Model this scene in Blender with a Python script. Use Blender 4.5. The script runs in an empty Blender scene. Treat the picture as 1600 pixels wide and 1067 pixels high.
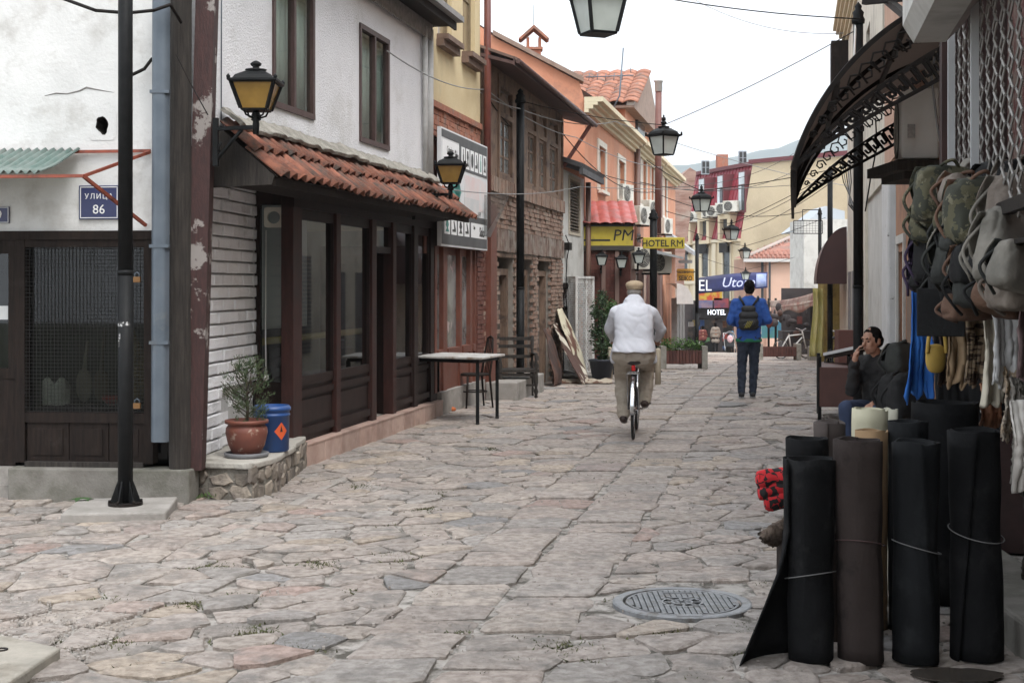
import bpy, bmesh, math, random
from math import sin, cos, pi, radians, sqrt, atan2, hypot
from mathutils import Vector, Matrix, noise
V = Vector
S = bpy.context.scene
COL = S.collection
R = random.Random(11)

# ---------------------------------------------------------------- camera
FPX, CX, HZ, CAMZ = 2200.0, 800.0, 445.0, 1.70
cd = bpy.data.cameras.new('camera')
cd.sensor_width = 36
cd.lens = 36 * FPX / 1600
cd.shift_y = -(533.5 - HZ) / 1600
cd.clip_start = .05
cd.clip_end = 9000
cam = bpy.data.objects.new('camera', cd)
cam.location = (0, 0, CAMZ)
cam.rotation_euler = (radians(90), 0, 0)
COL.objects.link(cam)
S.camera = cam

# ---------------------------------------------------------------- sky and sun (overcast)
SUN_EL, SUN_AZ = 58, 150          # azimuth clockwise from +Y
w = bpy.data.worlds.new('World')
S.world = w
w.use_nodes = True
nt = w.node_tree
nt.nodes.clear()
sky = nt.nodes.new('ShaderNodeTexSky')
sky.sky_type = 'NISHITA'
sky.sun_disc = False
sky.sun_elevation = radians(SUN_EL)
sky.sun_rotation = radians(SUN_AZ)
sky.air_density = 1.0
sky.dust_density = 4.0
hs = nt.nodes.new('ShaderNodeHueSaturation')
hs.inputs['Saturation'].default_value = .22
mxw = nt.nodes.new('ShaderNodeMix')
mxw.data_type = 'RGBA'
mxw.inputs[0].default_value = .72
mxw.inputs[7].default_value = (8.3, 8.65, 9.1, 1)      # even cloud layer
bg = nt.nodes.new('ShaderNodeBackground')
bg.inputs['Strength'].default_value = .145
out = nt.nodes.new('ShaderNodeOutputWorld')
nt.links.new(sky.outputs[0], hs.inputs['Color'])
nt.links.new(hs.outputs[0], mxw.inputs[6])
nt.links.new(mxw.outputs[2], bg.inputs[0])
nt.links.new(bg.outputs[0], out.inputs[0])
sl = bpy.data.lights.new('sun', 'SUN')
sl.energy = 1.25
sl.angle = radians(25)
sl.color = (1, .97, .93)
so = bpy.data.objects.new('sun', sl)
so.rotation_euler = (radians(90 - SUN_EL), 0, radians(180 - SUN_AZ))
COL.objects.link(so)
S.view_settings.view_transform = 'Standard'
S.view_settings.look = 'None'
S.view_settings.exposure = 1.02
S.view_settings.gamma = 1
S.view_settings.use_curve_mapping = False
S.cycles.max_bounces = 6
S.cycles.transparent_max_bounces = 12

# ---------------------------------------------------------------- helpers
WL = {}
def wl(o): return WL.get(o.name, V((0, 0, 0)))
def tag(o, label=None, cat=None, group=None, kind=None):
    if label: o['label'] = label
    if cat: o['category'] = cat
    if group: o['group'] = group
    if kind: o['kind'] = kind
    return o
def thing(name, loc, label, cat, group=None):
    o = bpy.data.objects.new(name, None)
    o.empty_display_size = .1
    o.location = loc
    COL.objects.link(o)
    WL[o.name] = V(loc)
    return tag(o, label, cat, group)
def gz(Y):
    t = max(0, Y - 20)
    return -(.018 * t + .00031 * t * t) if t < 75 else -(.018 * 75 + .00031 * 75 * 75)
def at(px, py, Y): return V(((px - CX) / FPX * Y, Y, CAMZ + (HZ - py) / FPX * Y))
def link(o, parent=None):
    COL.objects.link(o)
    if parent is not None: o.parent = parent
    return o
def copy_tree(o, parent=None):
    c = o.copy()
    link(c, parent)
    for ch in list(o.children): copy_tree(ch, c)
    return c
def place(o, loc, rz=0, sc=None):
    o.location = loc
    o.rotation_euler = (0, 0, rz)
    if sc: o.scale = (sc, sc, sc)
    WL[o.name] = V(loc)
    return o

class MB:
    def __init__(s): s.v = []; s.f = []; s.sm = []; s.cols = None
    def add(s, vs, fs, smooth=False):
        n = len(s.v)
        s.v += [V(v) for v in vs]
        s.f += [tuple(i + n for i in f) for f in fs]
        s.sm += [smooth] * len(fs)
        return s
    def ob(s, o, a, b, c):
        o, a, b, c = V(o), V(a), V(b), V(c)
        if a.cross(b).dot(c) < 0: a, b = b, a
        return s.add([o, o + a, o + a + b, o + b, o + c, o + a + c, o + a + b + c, o + b + c],
                     [(3, 2, 1, 0), (4, 5, 6, 7), (0, 1, 5, 4), (1, 2, 6, 5), (2, 3, 7, 6), (3, 0, 4, 7)])
    def box(s, a, b): return s.ob(a, (b[0] - a[0], 0, 0), (0, b[1] - a[1], 0), (0, 0, b[2] - a[2]))
    def cb(s, c, d, rz=0):        # centred box with a turn about z
        m = Matrix.Rotation(rz, 3, 'Z')
        a, b, e = m @ V((d[0], 0, 0)), m @ V((0, d[1], 0)), V((0, 0, d[2]))
        return s.ob(V(c) - (a + b + e) / 2, a, b, e)
    def prism(s, poly, ext):
        n = len(poly); e = V(ext)
        p = [V(q) for q in poly]
        nn = sum(((p[i] - p[0]).cross(p[(i + 1) % n] - p[0]) for i in range(n)), V((0, 0, 0)))
        if nn.dot(e) > 0: p = p[::-1]
        return s.add(p + [q + e for q in p], [tuple(range(n)), tuple(range(2 * n - 1, n - 1, -1))] +
                     [(i + 0, n + i, n + (i + 1) % n, (i + 1) % n) for i in range(n)])
    def bar(s, a, b, w, h=None, up=(0, 0, 1)):
        a, b = V(a), V(b); h = h or w; d = b - a
        u = V(up)
        if abs(d.normalized().dot(u)) > .98: u = V((0, 1, 0)) if abs(d.normalized().y) < .9 else V((1, 0, 0))
        x = d.cross(u).normalized() * w; y = x.cross(d).normalized() * h
        return s.ob(a - x / 2 - y / 2, x, y, d)
    def tube(s, pts, r, n=8, cap=True, smooth=True):
        pts = [V(p) for p in pts]; k = len(pts)
        rs = r if isinstance(r, (list, tuple)) else [r] * k
        vs = []; prev = None
        for i, p in enumerate(pts):
            t = (pts[min(i + 1, k - 1)] - pts[max(i - 1, 0)])
            t = t.normalized() if t.length > 1e-9 else V((0, 0, 1))
            if prev is None:
                a = V((0, 0, 1)) if abs(t.z) < .9 else V((1, 0, 0))
                x = t.cross(a).normalized()
            else:
                x = (prev - t * prev.dot(t))
                x = x.normalized() if x.length > 1e-6 else t.orthogonal().normalized()
            prev = x; y = t.cross(x)
            for j in range(n):
                q = 2 * pi * j / n
                vs.append(p + (x * cos(q) + y * sin(q)) * rs[i])
        fs = []
        for i in range(k - 1):
            for j in range(n):
                fs.append((i * n + j, i * n + (j + 1) % n, (i + 1) * n + (j + 1) % n, (i + 1) * n + j))
        s.add(vs, fs, smooth)
        if cap:
            m = len(s.v) - len(vs)
            s.f += [tuple(m + j for j in range(n - 1, -1, -1)), tuple(m + (k - 1) * n + j for j in range(n))]
            s.sm += [False, False]
        return s
    def lathe(s, prof, c=(0, 0, 0), n=20, smooth=True, a0=0, sq=None):
        c = V(c); vs = []
        for r, z in prof:
            for j in range(n):
                q = a0 + 2 * pi * j / n
                vs.append(c + V((r * cos(q), r * sin(q), z)))
        k = len(prof)
        fs = [(i * n + j, i * n + (j + 1) % n, (i + 1) * n + (j + 1) % n, (i + 1) * n + j) for i in range(k - 1) for j in range(n)]
        s.add(vs, fs, smooth)
        m = len(s.v) - len(vs)
        s.f += [tuple(m + j for j in range(n - 1, -1, -1)), tuple(m + (k - 1) * n + j for j in range(n))]
        s.sm += [False, False]
        return s
    def ell(s, c, r, n=14, m=8, rot=None):
        c = V(c); vs = []; fs = []
        for i in range(m + 1):
            a = -pi / 2 + pi * i / m
            for j in range(n):
                q = 2 * pi * j / n
                p = V((r[0] * cos(a) * cos(q), r[1] * cos(a) * sin(q), r[2] * sin(a)))
                vs.append(c + (rot @ p if rot else p))
        for i in range(m):
            for j in range(n):
                fs.append((i * n + j, i * n + (j + 1) % n, (i + 1) * n + (j + 1) % n, (i + 1) * n + j))
        return s.add(vs, fs, True)
    def grid(s, fn, nu, nv, thick=0, smooth=True):
        """sheet fn(a,b), a,b in 0..1; with thickness along its normal when asked"""
        P = [[V(fn(i / nu, j / nv)) for j in range(nv + 1)] for i in range(nu + 1)]
        base = [P[i][j] for i in range(nu + 1) for j in range(nv + 1)]
        W = nv + 1
        fs = [(i * W + j, (i + 1) * W + j, (i + 1) * W + j + 1, i * W + j + 1) for i in range(nu) for j in range(nv)]
        if not thick: return s.add(base, fs, smooth)
        back = []
        for i in range(nu + 1):
            for j in range(nv + 1):
                a = P[min(i + 1, nu)][j] - P[max(i - 1, 0)][j]
                b = P[i][min(j + 1, nv)] - P[i][max(j - 1, 0)]
                nn = a.cross(b)
                nn = nn.normalized() if nn.length > 1e-9 else V((0, 0, 1))
                back.append(P[i][j] - nn * thick)
        N = len(base)
        s.add(base + back, fs + [tuple(N + q for q in f[::-1]) for f in fs], smooth)
        m = len(s.v) - 2 * N
        ring = [i * W for i in range(nu + 1)] + [nu * W + j for j in range(1, nv + 1)] + [i * W + nv for i in range(nu - 1, -1, -1)] + [j for j in range(nv - 1, 0, -1)]
        for a, b in zip(ring, ring[1:] + ring[:1]):
            s.f.append((m + b, m + a, m + N + a, m + N + b)); s.sm.append(False)
        return s
    def xf(s, m):
        s.v = [m @ v for v in s.v]; return s
    def mesh(s, name, mat, off=V((0, 0, 0))):
        me = bpy.data.meshes.new(name)
        me.from_pydata([tuple(v - off) for v in s.v], [], s.f)
        me.polygons.foreach_set('use_smooth', s.sm)
        if mat: me.materials.append(mat)
        if s.cols:
            ca = me.color_attributes.new('tone', 'FLOAT_COLOR', 'POINT')
            ca.data.foreach_set('color', [c for col in s.cols for c in (*col, 1)])
        me.update()
        return me
    def build(s, name, mat, parent=None, bevel=0, label=None):
        if parent is None:
            lo = V((min(v.x for v in s.v), min(v.y for v in s.v), min(v.z for v in s.v)))
            hi = V((max(v.x for v in s.v), max(v.y for v in s.v), 0))
            off = V(((lo.x + hi.x) / 2, (lo.y + hi.y) / 2, lo.z))
        else: off = wl(parent)
        o = bpy.data.objects.new(name, s.mesh(name, mat, off))
        link(o, parent)
        if parent is None: o.location = off
        WL[o.name] = off.copy()
        if bevel:
            b = o.modifiers.new('bevel', 'BEVEL'); b.width = bevel; b.segments = 2; b.limit_method = 'ANGLE'
        if label: o['label'] = label
        return o

class Fr:
    """vertical plane: point p + t*d (d per unit of t) + o*n, height z"""
    def __init__(s, p, d, n): s.p = V((*p, 0)); s.d = V((*d, 0)); s.n = V((*n, 0)).normalized()
    def P(s, t, o, z): q = s.p + s.d * t + s.n * o; return V((q.x, q.y, z))
    def t(s, px, o=0):
        r = (px - CX) / FPX; q = s.p + s.n * o
        return (r * q.y - q.x) / (s.d.x - r * s.d.y)
    def z(s, t, py, o=0): return CAMZ + (HZ - py) / FPX * (s.p + s.d * t + s.n * o).y
    def hit(s, px, py, o=0):
        t = s.t(px, o); return t, s.z(t, py, o)
    def box(s, mb, t0, t1, o0, o1, z0, z1):
        return mb.ob(s.P(t0, o0, z0), s.d * (t1 - t0), s.n * (o1 - o0), (0, 0, z1 - z0))
    def wall(s, mb, t0, t1, z0, z1, ops=(), o0=-.2, o1=0):
        """wall slab with rectangular openings (t0,t1,z0,z1)"""
        ts = sorted({t0, t1, *[min(max(q, t0), t1) for p in ops for q in p[:2]]})
        zs = sorted({z0, z1, *[min(max(q, z0), z1) for p in ops for q in p[2:4]]})
        def solid(i, j):
            if i < 0 or j < 0 or i >= len(ts) - 1 or j >= len(zs) - 1: return False
            a, b = (ts[i] + ts[i + 1]) / 2, (zs[j] + zs[j + 1]) / 2
            return not any(p[0] < a < p[1] and p[2] < b < p[3] for p in ops)
        def quad(q, want):
            nn = (q[1] - q[0]).cross(q[2] - q[0])
            mb.add(q if nn.dot(want) > 0 else q[::-1], [(0, 1, 2, 3)])
        U = V((0, 0, 1))
        for i in range(len(ts) - 1):
            for j in range(len(zs) - 1):
                if not solid(i, j): continue
                a, b, c, d = ts[i], ts[i + 1], zs[j], zs[j + 1]
                quad([s.P(a, o1, c), s.P(b, o1, c), s.P(b, o1, d), s.P(a, o1, d)], s.n)
                quad([s.P(a, o0, c), s.P(b, o0, c), s.P(b, o0, d), s.P(a, o0, d)], -s.n)
                if not solid(i - 1, j): quad([s.P(a, o0, c), s.P(a, o1, c), s.P(a, o1, d), s.P(a, o0, d)], -s.d)
                if not solid(i + 1, j): quad([s.P(b, o0, c), s.P(b, o1, c), s.P(b, o1, d), s.P(b, o0, d)], s.d)
                if not solid(i, j - 1): quad([s.P(a, o0, c), s.P(b, o0, c), s.P(b, o1, c), s.P(a, o1, c)], -U)
                if not solid(i, j + 1): quad([s.P(a, o0, d), s.P(b, o0, d), s.P(b, o1, d), s.P(a, o1, d)], U)
        return mb
def curve(pts, n=6):
    """rounded path through the given points"""
    P = [V(p) for p in pts]; outp = []
    for i in range(len(P) - 1):
        a, b, c, d = P[max(0, i - 1)], P[i], P[i + 1], P[min(len(P) - 1, i + 2)]
        for k in range(n):
            t = k / n
            outp.append(.5 * (2 * b + (c - a) * t + (2 * a - 5 * b + 4 * c - d) * t * t + (3 * b - a - 3 * c + d) * t ** 3))
    return outp + [P[-1]]
def pxs(fr, x0, x1, y0, y1, o=0):
    """rectangle on a plane from picture edges (heights read at its middle)"""
    a, b = fr.t(x0, o), fr.t(x1, o); m = (a + b) / 2
    return min(a, b), max(a, b), fr.z(m, max(y0, y1), o), fr.z(m, min(y0, y1), o)

# ---------------------------------------------------------------- materials
def rgb(r, g, b):
    f = lambda c: c / 12.92 if c <= .04045 else ((c + .055) / 1.055) ** 2.4
    return (f(r / 255), f(g / 255), f(b / 255))
MATS = {}
def M(name, c, c2=None, sc=4, rough=.8, metal=0, bump=0, bs=60, dirt=None, dsc=1.5, dlo=.5, dhi=.66, rnd=0,
      st=None, attr=False, emit=0, bs2=0, spec=.5, local=False, det=6, lo=.35, hi=.65):
    if name in MATS: return MATS[name]
    m = bpy.data.materials.new(name); m.use_nodes = True
    n = m.node_tree.nodes; L = m.node_tree.links
    b = n['Principled BSDF']
    b.inputs['Roughness'].default_value = rough; b.inputs['Metallic'].default_value = metal
    b.inputs['Specular IOR Level'].default_value = spec
    if local: src = n.new('ShaderNodeTexCoord').outputs['Object']
    else: src = n.new('ShaderNodeNewGeometry').outputs['Position']
    if st:
        mp = n.new('ShaderNodeMapping'); mp.inputs['Scale'].default_value = st
        L.new(src, mp.inputs['Vector']); srcs = mp.outputs[0]
    else: srcs = src
    def nz(scale, detail=6, s=srcs, rg=.6):
        t = n.new('ShaderNodeTexNoise'); t.inputs['Scale'].default_value = scale; t.inputs['Detail'].default_value = detail
        t.inputs['Roughness'].default_value = rg
        L.new(s, t.inputs['Vector']); return t.outputs['Fac']
    def rng(v, a, bb, c0=0, c1=1):
        t = n.new('ShaderNodeMapRange'); t.inputs[1].default_value = a; t.inputs[2].default_value = bb
        t.inputs[3].default_value = c0; t.inputs[4].default_value = c1; L.new(v, t.inputs[0]); return t.outputs[0]
    def mix(f, x, y, mode='MIX'):
        t = n.new('ShaderNodeMix'); t.data_type = 'RGBA'; t.blend_type = mode
        for sock, val in ((t.inputs[0], f), (t.inputs[6], x), (t.inputs[7], y)):
            if isinstance(val, bpy.types.NodeSocket): L.new(val, sock)
            elif isinstance(val, (int, float)): sock.default_value = val
            else: sock.default_value = (*val, 1)
        return t.outputs[2]
    col = c
    if attr:
        a = n.new('ShaderNodeAttribute'); a.attribute_name = 'tone'; col = a.outputs['Color']
        if c2: col = mix(rng(nz(sc, det), lo, hi), col, mix(1.0, col, c2, 'MULTIPLY'))
    elif c2: col = mix(rng(nz(sc, det), lo, hi), c, c2)
    if rnd:
        oi = n.new('ShaderNodeObjectInfo')
        h = n.new('ShaderNodeHueSaturation')
        L.new(rng(oi.outputs['Random'], 0, 1, 1 - rnd, 1 + rnd), h.inputs['Value'])
        if isinstance(col, tuple): h.inputs['Color'].default_value = (*col, 1)
        else: L.new(col, h.inputs['Color'])
        col = h.outputs[0]
    if dirt:
        col = mix(rng(nz(dsc, 8, src, .68), dlo, dhi), col, dirt)
    if isinstance(col, tuple): b.inputs['Base Color'].default_value = (*col, 1)
    else: L.new(col, b.inputs['Base Color'])
    if bump:
        bn = n.new('ShaderNodeBump'); bn.inputs['Strength'].default_value = min(1, bump); bn.inputs['Distance'].default_value = .02 * max(1, bump)
        hh = nz(bs, 5)
        if bs2:
            ad = n.new('ShaderNodeMath'); ad.operation = 'MULTIPLY_ADD'; ad.inputs[1].default_value = .45
            L.new(nz(bs2, 8, rg=.75), ad.inputs[0]); L.new(hh, ad.inputs[2]); hh = ad.outputs[0]
        L.new(hh, bn.inputs['Height']); L.new(bn.outputs[0], b.inputs['Normal'])
    if emit:
        b.inputs['Emission Color'].default_value = (*c, 1); b.inputs['Emission Strength'].default_value = emit
    MATS[name] = m
    return m
def glass(name, tint, fac=.12, rough=.02):
    if name in MATS: return MATS[name]
    m = bpy.data.materials.new(name); m.use_nodes = True
    n = m.node_tree.nodes; L = m.node_tree.links; n.clear()
    t = n.new('ShaderNodeBsdfTransparent'); t.inputs[0].default_value = (*tint, 1)
    g = n.new('ShaderNodeBsdfGlossy'); g.inputs['Roughness'].default_value = rough
    g.inputs[0].default_value = (.9, .93, .95, 1)
    lw = n.new('ShaderNodeLayerWeight'); lw.inputs['Blend'].default_value = fac
    mx = n.new('ShaderNodeMixShader'); o = n.new('ShaderNodeOutputMaterial')
    ge = n.new('ShaderNodeNewGeometry'); mu = n.new('ShaderNodeMath'); mu.operation = 'MULTIPLY_ADD'; mu.inputs[1].default_value = -1; mu.inputs[2].default_value = 1
    L.new(ge.outputs['Backfacing'], mu.inputs[0]); m2 = n.new('ShaderNodeMath'); m2.operation = 'MULTIPLY'      # reflection on the outer face only
    L.new(mu.outputs[0], m2.inputs[0]); L.new(lw.outputs['Fresnel'], m2.inputs[1]); L.new(m2.outputs[0], mx.inputs[0]); L.new(t.outputs[0], mx.inputs[1]); L.new(g.outputs[0], mx.inputs[2]); L.new(mx.outputs[0], o.inputs[0])
    MATS[name] = m
    return m
BLK = M('black_paint', (.006, .0065, .007), (.011, .0115, .012), rough=.55, sc=9, bump=.08, bs=90, spec=.16)
DKW = M('dark_stained_wood', (.011, .008, .007), (.022, .015, .012), sc=7, st=(6, 6, .6), rough=.7, bump=.25, bs=30, dirt=(.035, .03, .026), dsc=5, dlo=.58, dhi=.78, spec=.15)
BRW = M('brown_wood', (.04, .02, .015), (.07, .035, .024), sc=6, st=(6, 6, .6), rough=.5, bump=.15, bs=30)
OLDW = M('weathered_timber', (.016, .013, .011), (.046, .038, .032), sc=6, st=(8, 8, .5), rough=.9, bump=.6, bs=25, dirt=(.02, .017, .015), dsc=3)
CONC = M('concrete', (.24, .225, .205), (.32, .3, .28), sc=5, rough=.92, bump=.3, bs=50, dirt=(.12, .11, .095), dsc=2.2, dlo=.5, dhi=.75)
MOSSC = M('mossy_concrete', (.15, .14, .125), (.21, .2, .18), sc=5, rough=.92, bump=.35, bs=50, dirt=(.06, .062, .04), dsc=1.8, dlo=.45, dhi=.7)
WHT = M('white_enamel', (.72, .72, .7), (.62, .62, .6), sc=8, rough=.4)
GRYM = M('galvanised_metal', (.125, .15, .18), (.095, .118, .145), sc=4, rough=.5, metal=.25, bump=.06, bs=20, dirt=(.15, .16, .17), dsc=2.5, dlo=.58, dhi=.72)
IRON = M('dark_iron', (.007, .006, .006), (.016, .012, .01), sc=12, rough=.6, spec=.2, metal=.1, bump=.12, bs=80)
DGLASS = glass('shop_glass', (.72, .76, .76), .35)
FGLASS = M('far_window_glass', (.035, .04, .045), (.06, .065, .07), sc=2, rough=.08)
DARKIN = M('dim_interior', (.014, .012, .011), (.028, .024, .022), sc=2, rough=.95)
TEXTW = M('white_lettering', (.75, .75, .75), rough=.5)
TEXTK = M('black_lettering', (.015, .015, .015), rough=.5)

TMP = bpy.data.scenes.new('scratch')           # small side scene for evaluating text and fused bodies
def evaluated(o):
    TMP.view_layers[0].update()
    return bpy.data.meshes.new_from_object(o.evaluated_get(TMP.view_layers[0].depsgraph))
def text_mesh(txt, h, depth=.004, bold=0, font=None, shear=0, space=1.0, sx=1.0):
    cu = bpy.data.curves.new('t', 'FONT'); cu.body = txt; cu.size = h / .72
    cu.extrude = depth / 2; cu.offset = bold; cu.align_x = 'CENTER'; cu.shear = shear; cu.space_character = space
    cu.resolution_u = 2
    o = bpy.data.objects.new('t', cu); TMP.collection.objects.link(o)
    me = evaluated(o)
    vs = [V((v.co.x * sx, v.co.y, v.co.z)) for v in me.vertices]; fs = [tuple(p.vertices) for p in me.polygons]
    bpy.data.objects.remove(o); bpy.data.curves.remove(cu); bpy.data.meshes.remove(me)
    return vs, fs
def text(mb, txt, c, right, h, up=(0, 0, 1), **k):
    """letters centred on c (baseline h/2 below), reading along `right`"""
    vs, fs = text_mesh(txt, h, **k)
    r = V(right).normalized(); u = V(up).normalized(); n = r.cross(u)
    c = V(c)
    return mb.add([c + r * v.x + u * (v.y - h / 2) + n * v.z for v in vs], fs)

LEFT = Fr((-4.62, 0), (.2, 1), (1, -.2))        # left street front, t = distance
RIGHT = Fr((1.0, 0), (.2, 1), (-1, .2))         # right street front, near stall
RIGHT2 = Fr((1.3, 0), (.2, 1), (-1, .2))        # right street front beyond it

def window(parent, fr, t0, t1, z0, z1, o, fmat, gmat, nv=1, nh=0, fw=.05, fd=.06, sill=None, back=None, name='window', gap=0):
    """framed window: bars as the window part, panes as its sub-parts"""
    mb = MB(); dt = fw / fr.d.length
    fr.box(mb, t0, t1, o, o + fd, z1 - fw, z1); fr.box(mb, t0, t1, o, o + fd, z0, z0 + fw)
    for k in range(nv + 2):
        c = t0 + (t1 - t0 - dt) * k / (nv + 1)
        fr.box(mb, c, c + dt, o + .002, o + fd - .002, z0 + fw, z1 - fw)
    for k in range(1, nh + 1):
        c = z0 + (z1 - z0) * k / (nh + 1)
        fr.box(mb, t0 + dt, t1 - dt, o + .012, o + fd - .012, c - fw * .35, c + fw * .35)
    wd = mb.build(name, fmat, parent)
    for k in range(nv + 1):
        a = t0 + (t1 - t0 - dt) * k / (nv + 1) + dt; b = t0 + (t1 - t0 - dt) * (k + 1) / (nv + 1)
        m2 = MB(); fr.box(m2, a, b, o + fd * .4, o + fd * .4 + .006, z0 + fw, z1 - fw); m2.build('pane', gmat, wd)
    if sill:
        m2 = MB(); fr.box(m2, t0 - .06, t1 + .06, o, o + sill[0], z0 - sill[1], z0 - .002); m2.build('sill', sill[2], wd)
    if back:
        m2 = MB()
        def fn(a, b):
            return fr.P(t0 + (t1 - t0) * a, o - .05 + .018 * sin(a * 40), z0 + (z1 - z0) * b)
        m2.grid(fn, 40, 1, .004); m2.build('curtain', back, wd)
    return wd
# ================================================================ GROUND
EARTH = M('earth_and_mortar', (.3, .275, .25), (.38, .355, .33), sc=7, rough=.95, bump=.8, bs=45, dirt=(.075, .067, .055), dsc=6, dlo=.44, dhi=.58)
FLAG = M('paving_stone', (.3, .3, .3), (.6, .58, .56), sc=16, rough=.7, bump=2.4, bs=9, bs2=48, attr=True, dirt=(.2, .185, .17), dsc=3.2, dlo=.5, dhi=.68, det=12, lo=.4, hi=.64)
FARLAND = M('far_ground', (.1, .11, .07), (.16, .15, .11), sc=.05, rough=1)
HILLM = M('wooded_hill', (.03, .055, .04), (.05, .07, .045), sc=.006, rough=1)

mb = MB()
ys = [-40, -10, 0, 5] + [10 + i * 3 for i in range(30)] + [100, 130, 200, 400, 900, 2600]
mb.grid(lambda a, b: (lambda Y: V(((b - .5) * (120 + 1.6 * max(0, Y)), Y, gz(Y) - .14)))(ys[round(a * (len(ys) - 1))]), len(ys) - 1, 10)
tag(mb.build('terrain', FARLAND), kind='structure')
mb = MB()
ys2 = [3 + i * 1.0 for i in range(100)]
mb.grid(lambda a, b: (lambda Y: V((-9 + b * 11.5 + .2 * Y + (3 * max(0, Y - 60) / 40 * (b - .3)), Y, gz(Y) - .017)))(ys2[round(a * 99)]), 99, 8)
STREET = tag(mb.build('street', EARTH), kind='structure')

def hill_h(a):
    x = (a - .5) * 5200 + 700
    return x, 165 + 206 * math.exp(-((x - 1050) / 780) ** 2) + 16 * noise.noise(V((x * .004, 3, 0))) + 7 * noise.noise(V((x * .02, 9, 0)))
mb = MB()
def hf(a, b):
    x, h = hill_h(a)
    q = sin(b * pi) if b < .5 else 1 - (b - .5) * .4
    return V((x, 2050 + b * 900, -6 + h * .9 * q))
mb.grid(hf, 160, 12)
tag(mb.build('hill', HILLM), kind='structure')

# ---- irregular flagstones, worked out in street coordinates (u along the street, v across it)
def clip(poly, px, py, nx, ny):
    outp = []
    for i in range(len(poly)):
        a, b = poly[i], poly[(i + 1) % len(poly)]
        da = (a[0] - px) * nx + (a[1] - py) * ny; db = (b[0] - px) * nx + (b[1] - py) * ny
        if da <= 0: outp.append(a)
        if da * db < 0:
            t = da / (da - db); outp.append((a[0] + (b[0] - a[0]) * t, a[1] + (b[1] - a[1]) * t))
    return outp
def area(p): return abs(sum(p[i][0] * p[(i + 1) % len(p)][1] - p[(i + 1) % len(p)][0] * p[i][1] for i in range(len(p)))) / 2
stones = []
def v_right(u): return 1.12
SP0, SPM, SP1 = -2.06, -1.58, -1.08
def voro(u0, u1, v0, v1, pu, pv):
    sites = {}
    for i in range(int((u1 - u0) / pu) + 1):
        for j in range(int((v1 - v0) / pv) + 1):
            if R.random() < .17: continue
            sites[(i, j)] = (u0 + (i + .5 + R.uniform(-.46, .46)) * pu, v0 + (j + .5 + R.uniform(-.46, .46) + (.25 if i % 2 else -.25)) * pv)
    for (i, j), (a, b) in sites.items():
        poly = [(a - 1, b - 1), (a + 1, b - 1), (a + 1, b + 1), (a - 1, b + 1)]
        for di in range(-3, 4):
            for dj in range(-3, 4):
                q = sites.get((i + di, j + dj))
                if q and (di or dj):
                    poly = clip(poly, (a + q[0]) / 2, (b + q[1]) / 2, q[0] - a, q[1] - b)
                    if len(poly) < 3: break
        for (px, py, nx, ny) in ((u0, 0, -1, 0), (u1, 0, 1, 0), (0, v0, 0, -1), (0, v1, 0, 1)):
            if len(poly) > 2: poly = clip(poly, px, py, nx, ny)
        if len(poly) > 2 and area(poly) > .035: stones.append((poly, .012))
for (u0, u1, pu, pv) in ((5.2, 13, .27, .255), (13, 30, .36, .33), (30, 74, .6, .55)):
    voro(u0, u1, SP1, v_right(0), pu, pv)
    voro(u0, u1, -4.66 if u0 > 6 else -8.4, SP0, pu, pv)
for side in (0, 1):
    u = 5.2
    while u < 74:
        Ls = R.uniform(.28, .62) * (1 if u < 30 else 1.5)
        if side == 0: q = [(u, SP0 + R.uniform(-.05, .03)), (u + Ls, SP0 + R.uniform(-.05, .03)), (u + Ls, SPM - .008), (u, SPM - .008)]
        else: q = [(u, SPM + .008), (u + Ls, SPM + .008), (u + Ls, SP1 + R.uniform(-.02, .06)), (u, SP1 + R.uniform(-.02, .06))]
        q = [(a + R.uniform(-.012, .012), b + R.uniform(-.01, .01)) for a, b in q]
        stones.append((q, .01)); u += Ls
MHX, MHY = .91, 7.53            # manhole centre
TONES = [(.43, .385, .355)] * 7 + [(.46, .41, .37)] * 5 + [(.44, .385, .35)] * 4 + [(.42, .325, .29)] + [(.46, .395, .33)] * 2 + [(.39, .365, .345)] * 3 + [(.31, .305, .305)]
SM = []
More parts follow.
